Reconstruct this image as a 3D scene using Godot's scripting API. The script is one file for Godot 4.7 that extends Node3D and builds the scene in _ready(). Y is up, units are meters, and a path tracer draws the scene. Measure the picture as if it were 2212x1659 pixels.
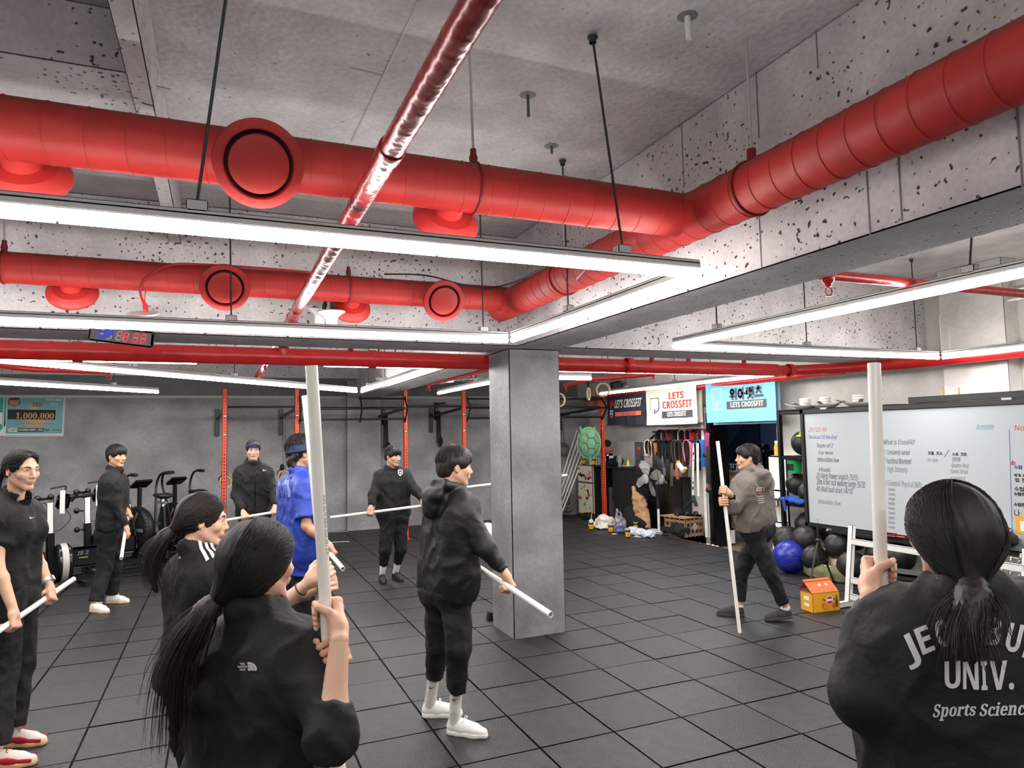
extends Node3D
# A basement gym: a class of ten people with white plastic pipes between red ducts, a concrete column and racks.

const FPX:=1480.0
var cam_xf: Transform3D
var M:={}
var rng:=RandomNumberGenerator.new()
var taken:={}


func _ready() -> void:
	# ---- camera
	cam_xf=Transform3D(Basis.from_euler(Vector3(deg_to_rad(4.202),deg_to_rad(-23.107),deg_to_rad(-1.132))),Vector3(0,1.8,0))
	var cam:=Camera3D.new()
	cam.name = "camera"
	cam.fov=rad_to_deg(2.0*atan(829.5/FPX))
	cam.transform=cam_xf
	cam.near=0.05
	cam.far=60.0
	cam.current=true
	add_child(cam)
	# ---- sky (closed room: black outside) and exposure
	var we:=WorldEnvironment.new()
	we.name = "world_environment"
	var env:=Environment.new()
	env.background_mode=Environment.BG_COLOR
	env.background_color=Color(0.02,0.02,0.022)
	env.tonemap_mode=Environment.TONE_MAPPER_LINEAR
	env.tonemap_exposure=0.88
	env.sdfgi_enabled=true
	env.ssao_enabled=true
	env.ssil_enabled=true
	we.environment=env
	add_child(we)
	rng.seed=7
	make_materials()
	# ---- lamps first, then the shell, then the things
	build_lights()
	build_shell()
	build_ceiling_things()
	build_back_wall()
	build_right_wall()
	build_floor_things()
	build_people()


# ------------------------------------------------------------------ pixels of the photograph to places
func ray(px: float,py: float) -> Vector3:
	return cam_xf.basis*Vector3((px-1106.0)/FPX,-(py-829.5)/FPX,-1.0)

func fy(px: float,py: float,y:=0.0) -> Vector3:
	var d:=ray(px,py)
	return cam_xf.origin+d*((y-1.8)/d.y)

func fx(px: float,py: float,x: float) -> Vector3:
	var d:=ray(px,py)
	return cam_xf.origin+d*(x/d.x)

func fz(px: float,py: float,z: float) -> Vector3:
	var d:=ray(px,py)
	return cam_xf.origin+d*(z/d.z)

func fd(px: float,py: float,t: float) -> Vector3:
	return cam_xf.origin+ray(px,py)*t


# ------------------------------------------------------------------ naming
func numbered(called: String) -> String:
	var k: int=taken.get(called,0)
	taken[called]=k+1
	return called if k==0 else "%s_%03d" % [called,k]

func tag(o: Node,label: String,category := "",group := "",kind := "") -> Node:
	if label: o.set_meta("label",label)
	if category: o.set_meta("category",category)
	if group: o.set_meta("group",group)
	if kind: o.set_meta("kind",kind)
	return o

func thing(called: String,label: String,category: String,at:=Vector3.ZERO,turn:=0.0,group := "") -> Node3D:
	var o:=Node3D.new()
	o.name=numbered(called)
	add_child(o)
	o.position=at
	o.rotation.y=turn
	tag(o,label,category,group)
	return o

func obj(called: String,mesh: Mesh,m: Material,parent: Node=null,xf:=Transform3D()) -> MeshInstance3D:
	var o:=MeshInstance3D.new()
	o.name=called if parent else numbered(called)
	o.mesh=mesh
	o.material_override=m
	o.transform=xf
	(parent if parent else self).add_child(o,true)
	return o

func struct(called: String,mesh: Mesh,m: Material,label: String,category := "") -> MeshInstance3D:
	var o:=obj(called,mesh,m)
	tag(o,label,category,"","structure")
	return o

func dup(o: Node3D,label: String,group := "") -> Node3D:
	var c: Node3D=o.duplicate()
	var base:=str(o.name)
	if base.length() > 4 and base[base.length()-4] == "_" and base.right(3).is_valid_int():
		base=base.left(base.length()-4)
	c.name=numbered(base)
	add_child(c)
	tag(c,label,"",group)
	return c


# ------------------------------------------------------------------ mesh collector
class MB:
	var v:=PackedVector3Array()
	var n:=PackedVector3Array()
	var c:=PackedColorArray()
	var ix:=PackedInt32Array()
	var col:=Color(1,1,1)
	var use_col:=false

	func vert(p: Vector3,nn: Vector3) -> int:
		v.append(p); n.append(nn)
		if use_col: c.append(col)
		return v.size()-1

	func tri(a: int,b: int,d: int) -> void:
		ix.append(a); ix.append(d); ix.append(b)

	func quad(a: int,b: int,d: int,e: int) -> void:
		tri(a,b,d); tri(a,d,e)

	func face(pts: Array) -> void:
		var nn: Vector3=(pts[1]-pts[0]).cross(pts[2]-pts[0]).normalized()
		var ids:=[]
		for p in pts: ids.append(vert(p,nn))
		for i in range(1,pts.size()-1): tri(ids[0],ids[i],ids[i+1])

	func box(ce: Vector3,size: Vector3,b:=Basis(),bev:=0.0) -> MB:
		var h:=size/2.0
		if bev <= 0.0:
			for ax in 3:
				for s in [-1.0,1.0]:
					var u:=Vector3.ZERO; var w:=Vector3.ZERO; var d:=Vector3.ZERO
					d[ax]=s*h[ax]; u[(ax+1) % 3]=h[(ax+1) % 3]; w[(ax+2) % 3]=h[(ax+2) % 3]
					if s < 0: u=-u
					face([ce+b*(d-u-w),ce+b*(d+u-w),ce+b*(d+u+w),ce+b*(d-u+w)])
			return self
		bev=minf(bev,minf(h.x,minf(h.y,h.z))*0.95)
		var id:={}
		for sx in [-1,1]:
			for sy in [-1,1]:
				for sz in [-1,1]:
					var s:=Vector3(sx,sy,sz)
					for ax in 3:
						var p:=s*h
						for k in 3:
							if k != ax: p[k] -= s[k]*bev
						var nn:=Vector3.ZERO
						nn[ax]=s[ax]
						id[[sx,sy,sz,ax]]=vert(ce+b*p,b*nn)
		for ax in 3:
			var p1:=(ax+1) % 3; var p2:=(ax+2) % 3
			for s in [-1,1]:
				var q:=[]
				for uv in [[-1,-1],[1,-1],[1,1],[-1,1]]:
					var k:=[0,0,0]; k[ax]=s; k[p1]=uv[0]*s; k[p2]=uv[1]
					q.append(id[[k[0],k[1],k[2],ax]])
				quad(q[0],q[1],q[2],q[3])
			for s1 in [-1,1]:
				for s2 in [-1,1]:
					var lo:=[0,0,0]; lo[ax]=-1; lo[p1]=s1; lo[p2]=s2
					var hi:=lo.duplicate(); hi[ax]=1
					var a: int=id[[lo[0],lo[1],lo[2],p1]]; var bb: int=id[[lo[0],lo[1],lo[2],p2]]
					var cc: int=id[[hi[0],hi[1],hi[2],p2]]; var dd: int=id[[hi[0],hi[1],hi[2],p1]]
					if s1*s2 > 0: quad(dd,cc,bb,a)
					else: quad(a,bb,cc,dd)
		for sx in [-1,1]:
			for sy in [-1,1]:
				for sz in [-1,1]:
					var a: int=id[[sx,sy,sz,0]]; var bb: int=id[[sx,sy,sz,1]]; var cc: int=id[[sx,sy,sz,2]]
					if sx*sy*sz > 0: tri(a,bb,cc)
					else: tri(a,cc,bb)
		return self

	func span(lo: Vector3,hi: Vector3,bev:=0.0) -> MB:
		return box((lo+hi)/2.0,(hi-lo).abs(),Basis(),bev)

	func bar(a: Vector3,b: Vector3,w: float,hgt: float,up:=Vector3.UP,bev:=0.0) -> MB:
		var z:=(b-a).normalized()
		if absf(z.dot(up)) > 0.99: up=Vector3.RIGHT
		var x:=up.cross(z).normalized()
		return box((a+b)/2.0,Vector3(w,hgt,a.distance_to(b)),Basis(x,z.cross(x),z),bev)

	func tube(pts: Array,radii,sides:=10,cap:=true,squash:=1.0,upv:=Vector3.ZERO) -> MB:
		var m:=pts.size()
		var t0: Vector3=(pts[1]-pts[0]).normalized()
		var nx:=upv
		if nx==Vector3.ZERO: nx=Vector3.UP if absf(t0.y) < 0.9 else Vector3.RIGHT
		nx=(nx-t0*nx.dot(t0)).normalized()
		var first:=v.size()
		for i in m:
			var t: Vector3=(pts[mini(i+1,m-1)]-pts[maxi(i-1,0)]).normalized()
			nx=(nx-t*nx.dot(t)).normalized()
			var ny:=t.cross(nx)
			var r: float=radii[i] if radii is Array or radii is PackedFloat32Array else radii
			for k in sides:
				var a:=TAU*k/sides
				var d:=nx*cos(a)*squash+ny*sin(a)
				vert(pts[i]+d*r,(nx*cos(a)+ny*sin(a)*squash).normalized())
		for i in m-1:
			for k in sides:
				var a:=first+i*sides+k; var b:=first+i*sides+(k+1) % sides
				quad(a,b,b+sides,a+sides)
		if cap:
			var t1: Vector3=(pts[m-1]-pts[m-2]).normalized()
			var c0:=vert(pts[0],-t0); var c1:=vert(pts[m-1],t1)
			for k in sides:
				var p:=vert(v[first+k],-t0); var q:=vert(v[first+(k+1) % sides],-t0)
				tri(c0,q,p)
				var e:=first+(m-1)*sides
				p=vert(v[e+k],t1); q=vert(v[e+(k+1) % sides],t1)
				tri(c1,p,q)
		return self

	func pipe(a: Vector3,b: Vector3,ro: float,ri: float,sides:=20) -> MB:
		var t:=(b-a).normalized()
		var nx:=Vector3.UP if absf(t.y) < 0.9 else Vector3.RIGHT
		nx=(nx-t*nx.dot(t)).normalized()
		var ny:=t.cross(nx)
		for k in sides:
			var d0:=nx*cos(TAU*k/sides)+ny*sin(TAU*k/sides)
			var d1:=nx*cos(TAU*(k+1)/sides)+ny*sin(TAU*(k+1)/sides)
			quad(vert(a+d0*ro,d0),vert(a+d1*ro,d1),vert(b+d1*ro,d1),vert(b+d0*ro,d0))
			quad(vert(b+d0*ri,-d0),vert(b+d1*ri,-d1),vert(a+d1*ri,-d1),vert(a+d0*ri,-d0))
			face([b+d0*ro,b+d1*ro,b+d1*ri,b+d0*ri])
			face([a+d0*ri,a+d1*ri,a+d1*ro,a+d0*ro])
		return self

	func lathe(prof: Array,xf:=Transform3D(),seg:=24,arc:=TAU) -> MB:
		var first:=v.size()
		var m:=prof.size()
		for i in m:
			var d: Vector2=prof[mini(i+1,m-1)]-prof[maxi(i-1,0)]
			var nr:=Vector2(d.y,-d.x).normalized()
			for k in seg+1:
				var a:=arc*k/seg
				vert(xf*Vector3(prof[i].x*cos(a),prof[i].y,-prof[i].x*sin(a)),(xf.basis*Vector3(nr.x*cos(a),nr.y,-nr.x*sin(a))).normalized())
		for i in m-1:
			for k in seg:
				var a:=first+i*(seg+1)+k
				quad(a,a+1,a+seg+2,a+seg+1)
		return self

	func sharp_lathe(prof: Array,xf:=Transform3D(),seg:=24) -> MB:
		for i in prof.size()-1:
			lathe([prof[i],prof[i+1]],xf,seg)
		return self

	func prism(poly: PackedVector2Array,depth: float,xf:=Transform3D()) -> MB:
		if Geometry2D.is_polygon_clockwise(poly): poly.reverse()
		# y up: Godot's clockwise test works on screen axes
		var area:=0.0
		for i in poly.size():
			area+=poly[i].cross(poly[(i+1) % poly.size()])
		if area < 0: poly.reverse()
		var t:=Geometry2D.triangulate_polygon(poly)
		for s in [0,1]:
			var nn:=xf.basis*Vector3(0,0,1 if s else -1)
			var at:=v.size()
			for p in poly: vert(xf*Vector3(p.x,p.y,depth if s else 0.0),nn.normalized())
			for i in range(0,t.size(),3):
				var a:=poly[t[i]]; var b:=poly[t[i+1]]; var d:=poly[t[i+2]]
				var ccw:=(b-a).cross(d-a) > 0
				if ccw==(s==1): tri(at+t[i],at+t[i+1],at+t[i+2])
				else: tri(at+t[i],at+t[i+2],at+t[i+1])
		for i in poly.size():
			var p:=poly[i]; var q:=poly[(i+1) % poly.size()]
			face([xf*Vector3(p.x,p.y,0),xf*Vector3(q.x,q.y,0),xf*Vector3(q.x,q.y,depth),xf*Vector3(p.x,p.y,depth)])
		return self

	func ball(ce: Vector3,r: Vector3,b:=Basis(),seg:=16,rings:=10) -> MB:
		var first:=v.size()
		for i in rings+1:
			var th:=PI*i/rings
			for k in seg+1:
				var ph:=TAU*k/seg
				var d:=Vector3(sin(th)*cos(ph),cos(th),sin(th)*sin(ph))
				vert(ce+b*(d*r),(b*(d/r)).normalized())
		for i in rings:
			for k in seg:
				var a:=first+i*(seg+1)+k
				quad(a,a+1,a+seg+2,a+seg+1)
		return self

	func torus(ce: Vector3,b: Basis,big: float,small: float,seg:=28,sides:=10,squash:=1.0) -> MB:
		var first:=v.size()
		for i in seg+1:
			var a:=TAU*i/seg
			var d:=Vector3(cos(a),0,sin(a))
			for k in sides+1:
				var e:=TAU*k/sides
				var nn:=d*cos(e)+Vector3(0,sin(e),0)
				vert(ce+b*(d*(big+small*cos(e))+Vector3(0,sin(e)*small*squash,0)),(b*nn).normalized())
		for i in seg:
			for k in sides:
				var a:=first+i*(sides+1)+k
				quad(a,a+1,a+sides+2,a+sides+1)
		return self

	func add(o: MB,xf:=Transform3D()) -> MB:
		var at:=v.size()
		var flip:=xf.basis.determinant() < 0
		var nb:=xf.basis.inverse().transposed()
		for i in o.v.size():
			v.append(xf*o.v[i]); n.append((nb*o.n[i]).normalized())
			if use_col: c.append(o.c[i] if o.use_col else col)
		for i in range(0,o.ix.size(),3):
			ix.append(at+o.ix[i])
			if flip:
				ix.append(at+o.ix[i+2]); ix.append(at+o.ix[i+1])
			else:
				ix.append(at+o.ix[i+1]); ix.append(at+o.ix[i+2])
		return self

	func mesh() -> ArrayMesh:
		var a:=[]
		a.resize(Mesh.ARRAY_MAX)
		a[Mesh.ARRAY_VERTEX]=v
		a[Mesh.ARRAY_NORMAL]=n
		if use_col: a[Mesh.ARRAY_COLOR]=c
		a[Mesh.ARRAY_INDEX]=ix
		var am:=ArrayMesh.new()
		if v.size(): am.add_surface_from_arrays(Mesh.PRIMITIVE_TRIANGLES,a)
		return am


func mb() -> MB:
	return MB.new()


# lettering as a MB: height is the height of capitals; lies in xy, faces +z
func letters(text: String,cap_h: float,bold:=true,thick:=0.002,width:=-1.0,font := "Droid Sans",slant:=0.0) -> MB:
	var tm:=TextMesh.new()
	var sf:=SystemFont.new()
	sf.font_names=PackedStringArray([font])
	sf.font_weight=700 if bold else 400
	tm.font=sf
	tm.text=text
	tm.font_size=64
	tm.pixel_size=cap_h/46.0
	tm.depth=thick
	tm.curve_step=2.0
	var a:=tm.get_mesh_arrays() if tm.get_surface_count()==0 else tm.surface_get_arrays(0)
	var o:=MB.new()
	if a.is_empty() or a[Mesh.ARRAY_VERTEX]==null: return o
	var vs: PackedVector3Array=a[Mesh.ARRAY_VERTEX]
	var ns: PackedVector3Array=a[Mesh.ARRAY_NORMAL]
	var lo:=1e9; var hi:=-1e9; var ylo:=1e9
	for p in vs:
		lo=minf(lo,p.x); hi=maxf(hi,p.x); ylo=minf(ylo,p.y)
	var k:=1.0 if width < 0 or hi-lo < 1e-6 else width/(hi-lo)
	var up:=(sf.get_ascent(64)-sf.get_descent(64))/2.0*tm.pixel_size
	for i in vs.size():
		var p:=vs[i]
		o.v.append(Vector3((p.x-(lo+hi)/2.0)*k+(p.y+up)*slant,p.y+up,p.z))
		o.n.append(ns[i])
	var ii: PackedInt32Array=a[Mesh.ARRAY_INDEX]
	if ii.is_empty():
		for i in vs.size(): o.ix.append(i)
	else:
		o.ix=ii
	return o

# ------------------------------------------------------------------ materials
func noise_img(size: int,freq: float,seed_: int,oct:=4,lo:=0.0,hi:=1.0,gamma:=1.0,kind:=FastNoiseLite.TYPE_SIMPLEX_SMOOTH) -> Image:
	var nz:=FastNoiseLite.new()
	nz.seed=seed_
	nz.noise_type=kind
	nz.frequency=freq
	nz.fractal_octaves=oct
	var im:=nz.get_seamless_image(size,size)
	im.convert(Image.FORMAT_L8)
	var d:=im.get_data()
	for i in d.size():
		d[i]=int(clampf(lo+(hi-lo)*pow(d[i]/255.0,gamma),0,1)*255.0)
	return Image.create_from_data(size,size,false,Image.FORMAT_L8,d)

func mul_img(a: Image,b: Image) -> Image:
	var d:=a.get_data(); var e:=b.get_data()
	for i in d.size(): d[i]=d[i]*e[i]/255
	return Image.create_from_data(a.get_width(),a.get_height(),false,Image.FORMAT_L8,d)

func tex(im: Image) -> ImageTexture:
	return ImageTexture.create_from_image(im)

func mat(color: Color,rough:=0.6,metal:=0.0,t: Texture2D=null,tscale:=1.0,bump: Texture2D=null,bscale:=1.0,bdepth:=0.5,world:=true) -> StandardMaterial3D:
	var m:=StandardMaterial3D.new()
	m.albedo_color=color
	m.roughness=rough
	m.metallic=metal
	if t: m.albedo_texture=t
	if bump:
		m.normal_enabled=true
		m.normal_texture=bump
		m.normal_scale=bdepth
	if t or bump:
		m.uv1_triplanar=true
		m.uv1_world_triplanar=world
		m.uv1_scale=Vector3.ONE*tscale
	return m

func g8(r: int,g: int,b: int) -> Color:
	return Color(r/255.0,g/255.0,b/255.0)

func normal_of(im: Image,k: float) -> ImageTexture:
	var c: Image=im.duplicate()
	c.convert(Image.FORMAT_RGB8)
	c.bump_map_to_normal_map(k)
	return tex(c)

var T:={}

func make_materials() -> void:
	var cloud:=noise_img(512,0.008,3,5,0.86,1.0)
	var fine:=noise_img(512,0.09,5,3,0.9,1.0)
	var conc:=mul_img(cloud,fine)
	T.conc=tex(conc)
	T.stain=tex(mul_img(noise_img(512,0.006,77,5,0.74,1.04,0.9),noise_img(512,0.09,6,2,0.93,1.0)))
	# pits: rare dark dots
	var pit:=noise_img(512,0.07,11,2,0.0,1.0)
	var pd:=pit.get_data(); var cd:=noise_img(512,0.006,21,2,0.0,1.0).get_data()
	for i in pd.size():
		var x:=pd[i]/255.0
		var cut:=0.04+0.10*cd[i]/255.0
		pd[i]=255 if x > cut else int(120+135*clampf((x-cut+0.06)/0.06,0,1))
	var pits:=Image.create_from_data(512,512,false,Image.FORMAT_L8,pd)
	T.pits=tex(mul_img(pits,conc))
	var pd2:=pit.get_data()
	for i in pd2.size():
		var x:=pd2[i]/255.0
		var cut:=0.10+0.16*cd[i]/255.0
		pd2[i]=255 if x > cut else int(80+175*clampf((x-cut+0.05)/0.05,0,1))
	var pits2:=Image.create_from_data(512,512,false,Image.FORMAT_L8,pd2)
	T.pits2=tex(mul_img(pits2,conc))
	T.pits_n=normal_of(pits2,6.0)
	T.fine_n=normal_of(noise_img(256,0.12,9,3),3.0)
	T.wave_n=normal_of(noise_img(256,0.02,14,3),8.0)
	T.cloth_n=normal_of(noise_img(512,0.02,15,5),14.0)
	# rubber: dark with light flecks
	var fl:=noise_img(512,0.22,31,1,0.0,1.0,1.0,FastNoiseLite.TYPE_CELLULAR)
	var fd_:=fl.get_data(); var rub:=noise_img(512,0.01,41,4,0.6,1.0).get_data()
	var r2:=RandomNumberGenerator.new(); r2.seed=5
	for i in fd_.size():
		fd_[i]=int(rub[i]*0.62+(6.0*r2.randf()))
	var rim:=Image.create_from_data(512,512,false,Image.FORMAT_L8,fd_)
	for k in 1500:
		var c:=r2.randi_range(150,235)
		var x:=r2.randi_range(0,510); var y:=r2.randi_range(0,510)
		rim.set_pixel(x,y,g8(c,c,c))
		if r2.randf() < 0.5: rim.set_pixel(x+1,y,g8(c,c,c))
		if r2.randf() < 0.3: rim.set_pixel(x,y+1,g8(c,c,c))
	T.rubber=tex(rim)
	T.cloud=tex(cloud)
	T.cloth=tex(noise_img(256,0.15,17,2,0.85,1.0))

	M.ceiling=mat(g8(226,223,221),0.9,0,T.pits,0.55,T.fine_n,0.55,0.3)
	M.beam=mat(g8(222,216,215),0.85,0,T.pits2,0.62,T.pits_n,0.62,0.7)
	M.column=mat(g8(150,150,151),0.55,0,T.stain,0.45,T.fine_n,0.7,0.1)
	M.wall_grey=mat(g8(176,176,177),0.6,0,T.stain,0.3,T.fine_n,0.5,0.12)
	M.wall_dark=mat(g8(128,128,130),0.6,0,T.conc,0.5,T.fine_n,0.5,0.3)
	M.wall_white=mat(g8(214,211,205),0.85,0,T.cloud,0.4,T.fine_n,0.4,0.2)
	M.trim=mat(g8(190,190,184),0.7)
	M.rubber=[]
	for k in 4:
		var s: float=[0.92,1.0,1.08,0.84][k]
		M.rubber.append(mat(Color(0.29*s,0.29*s,0.295*s),0.5,0,T.rubber,1.9,T.fine_n,1.9,0.5))
		M.rubber[k].uv1_offset=Vector3(0.37*k,0,0.21*k)
	M.joint=mat(g8(26,26,27),0.9)
	M.duct=mat(g8(196,48,43),0.55,0,T.cloud,1.0,T.wave_n,2.0,0.15)
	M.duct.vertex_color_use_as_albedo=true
	M.duct_dark=mat(g8(120,24,22),0.6)
	M.redpipe=mat(g8(196,34,32),0.35,0,T.cloud,1.5,T.wave_n,3.0,0.15)
	M.redgloss=mat(g8(158,34,36),0.25,0.1,T.cloud,2.0,T.wave_n,4.0,0.25)
	M.gap=mat(g8(38,18,18),0.8)
	M.rod=mat(g8(110,112,112),0.45,0.8)
	M.rod_dark=mat(g8(62,64,66),0.5,0.6)
	M.alu=mat(g8(186,184,182),0.5,0.15)
	M.white=mat(g8(232,232,228),0.45)
	M.white_gloss=mat(g8(236,236,232),0.2)
	M.pvc=mat(g8(233,230,222),0.28)
	M.pvc_in=mat(g8(150,140,128),0.6)
	M.black=mat(g8(24,24,25),0.5)
	M.black_gloss=mat(g8(18,18,19),0.22)
	M.black_matte=mat(g8(20,20,21),0.85)
	M.steel_black=mat(g8(30,31,33),0.3,0.4)
	M.chrome=mat(g8(200,200,200),0.22,0.9)
	M.orange=mat(g8(226,74,38),0.45)
	M.hole=mat(g8(30,10,8),0.9)
	M.wood=mat(g8(196,172,134),0.5,0,T.cloud,9.0)
	M.grey=mat(g8(120,120,122),0.5)
	M.cable=mat(g8(20,20,22),0.45)
	M.navy=mat(g8(42,48,62),0.7)
	M.navy_light=mat(g8(56,72,100),0.7)
	M.paper=mat(g8(236,234,228),0.7)
	M.lamp=StandardMaterial3D.new()
	M.lamp.albedo_color=Color(1,1,1)
	M.lamp.emission_enabled=true
	M.lamp.emission=g8(255,252,250)
	M.lamp.emission_energy_multiplier=44.0
	# dress
	M.cloth_black=mat(g8(12,12,14),0.8,0,null,1.0,T.cloth_n,3.0,0.25)
	M.cloth_shell=mat(g8(15,15,17),0.55,0,null,1.0,T.cloth_n,2.0,0.18)
	M.cloth_trouser=mat(g8(10,10,12),0.8,0,null,1.0,T.cloth_n,3.0,0.3)
	M.cloth_blue=mat(g8(40,64,168),0.55,0,null,1.0,T.cloth_n,3.0,0.3)
	M.cloth_grey=mat(g8(118,110,104),0.85,0,T.cloth,4.0,T.cloth_n,3.0,0.35)
	M.cloth_navy=mat(g8(38,54,88),0.7)
	M.sock=mat(g8(226,224,218),0.85,0,null,1.0,T.cloth_n,8.0,0.3)
	M.skin=mat(Color(1,1,1),0.5)
	M.skin.vertex_color_use_as_albedo=true
	M.skin.subsurf_scatter_enabled=true
	M.skin.subsurf_scatter_strength=0.1
	M.vcol=mat(Color(1,1,1),0.55)
	M.vcol.vertex_color_use_as_albedo=true
	M.hair=mat(g8(9,7,7),0.6)
	M.hair_brown=mat(g8(32,22,19),0.55)

# ------------------------------------------------------------------ lamps
const LY:=2.52
const LAMP_POWER:=1.1

func strip(a: Vector3,b: Vector3,hang: Array,label: String,flat_group := "led strips hanging in zigzag runs") -> void:
	var dir:=(b-a).normalized()
	var side:=Vector3.UP.cross(dir).normalized()
	var t:=thing("led_strip_light",label,"strip light",a,0,flat_group)
	var L:=a.distance_to(b)
	var inv:=-a
	obj("housing",mb().bar(Vector3(0,0.038,0),dir*L+Vector3(0,0.038,0),0.034,0.024,Vector3.UP,0.003).bar(Vector3(0,0.058,0),dir*L+Vector3(0,0.058,0),0.03,0.016,Vector3.UP,0.003).mesh(),M.alu,t)
	var n:=maxi(1,roundi(L/1.17))
	var seg:=L/n
	for i in n:
		var p:=dir*(seg*i+0.006); var q:=dir*(seg*(i+1)-0.006)
		obj("led_tube",mb().tube([p,p.lerp(q,0.5),q],0.0205,14).mesh(),M.lamp,t)
		if i > 0:
			obj("tube_clip",mb().box(dir*(seg*i)+Vector3(0,0.012,0),Vector3(0.012,0.05,0.012),Basis(),0.002).mesh(),M.white,t)
		var l:=AreaLight3D.new()
		l.name = "tube_glow"
		l.area_size=Vector2(seg,0.03)
		l.light_color=g8(255,250,246)
		l.light_energy=LAMP_POWER*seg
		l.area_normalize_energy=true
		l.area_range=20.0
		l.shadow_enabled=true
		t.add_child(l,true)
		l.transform=Transform3D(Basis(dir,dir.cross(Vector3.UP).normalized(),Vector3.UP),p.lerp(q,0.5)-Vector3(0,0.025,0))
	for h in hang:
		var p: Vector3=dir*float(h[0])+Vector3(0,0.066,0)
		var top:=Vector3(p.x+(h[2] if h.size() > 2 else 0.0),float(h[1])-LY,p.z+(h[3] if h.size() > 3 else 0.0))
		obj("hanger_bracket",mb().box(p+Vector3(0,0.012,0),Vector3(0.07,0.04,0.05),Basis(dir,Vector3.UP,dir.cross(Vector3.UP)),0.004).mesh(),M.alu,t)
		obj("hanger_rod",mb().tube([p+Vector3(0,0.03,0),top],0.0055,8).mesh(),M.rod_dark,t)
		obj("ceiling_anchor",mb().lathe([Vector2(0.016,-0.03),Vector2(0.016,-0.006),Vector2(0.024,-0.006),Vector2(0.024,0)],Transform3D(Basis(),top),10).mesh(),M.rod_dark,t)

func build_lights() -> void:
	var C:=3.55
	strip(Vector3(-3.0,LY,-2.53),Vector3(2.03,LY,-2.53),[[2.92,C,0.12,0.25],[4.62,C,-0.12,0.0]],"nearest long white light bar under the front red duct, ending at a corner")
	strip(Vector3(2.05,LY,-2.56),Vector3(2.05,LY,-4.78),[[1.3,C,-0.04,0.05]],"short white light bar joining the two long bars beside the concrete beam")
	strip(Vector3(2.03,LY,-4.82),Vector3(-3.6,LY,-4.86),[[0.2,C,-0.05,0.1],[1.97,C,-0.02,0.02],[4.1,C,0,0]],"long white light bar above the black clock, meeting a corner at the column")
	strip(Vector3(3.53,LY,-4.76),Vector3(3.53,LY,0.6),[[0.55,C],[2.5,C,0.03,0.1]],"white light bar slanting up to the right edge right of the beam")
	strip(Vector3(3.55,LY,-4.8),Vector3(6.98,LY,-4.86),[[1.55,C,0,0],[3.1,C,0,0]],"white light bar above the whiteboard running from corner to corner")
	strip(Vector3(7.0,LY,-4.83),Vector3(7.0,LY,-0.5),[[1.0,C],[3.0,C]],"short light bar over the whiteboard leaving the picture at right")
	strip(Vector3(-3.2,LY,-6.9),Vector3(-0.2,LY,-6.9),[[0.8,C],[2.2,C]],"light bar with a free end under the red pipe at far left")
	strip(Vector3(-1.9,LY,-7.0),Vector3(1.97,LY,-10.85),[[1.5,C],[2.9,C],[4.3,C]],"diagonal light bar in front of the dark upper wall between the orange posts")
	strip(Vector3(2.05,LY,-10.85),Vector3(2.08,LY,-6.93),[[1.6,C],[0.5,C]],"light bar going back from the arrow tip left of the column")
	strip(Vector3(2.05,LY,-6.9),Vector3(0.93,LY,-6.9),[[0.4,C]],"short light bar with a free end above the pull-up frame")
	strip(Vector3(-3.9,LY,-8.2),Vector3(-0.84,LY,-11.25),[[2.0,C],[3.6,C]],"diagonal light bar above the turquoise prize poster")
	strip(Vector3(3.3,LY,-6.95),Vector3(6.77,LY,-6.95),[[0.9,C],[2.4,C]],"light bar under the red pipe right of the column")
	strip(Vector3(6.76,LY,-6.98),Vector3(6.52,LY,-11.1),[[2.0,C],[3.3,C]],"light bar running along the three hanging banners")
	strip(Vector3(3.45,LY,-8.2),Vector3(3.41,LY,-11.2),[[1.2,C]],"light bar seen below the ceiling fan left of the column")
	strip(Vector3(3.2,LY,-7.95),Vector3(4.54,LY,-7.95),[[0.6,C]],"short far light bar just right of the column top")
	# runs behind and beside the camera, of the same pattern
	strip(Vector3(-3.0,LY,0.4),Vector3(2.0,LY,0.4),[[1.0,C],[4.0,C]],"light bar behind the viewer, outside the picture")


# ------------------------------------------------------------------ the room
const XL:=-5.2
const XR:=7.75
const ZB:=-13.72
const ZF:=3.2
const YC:=3.56

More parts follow.
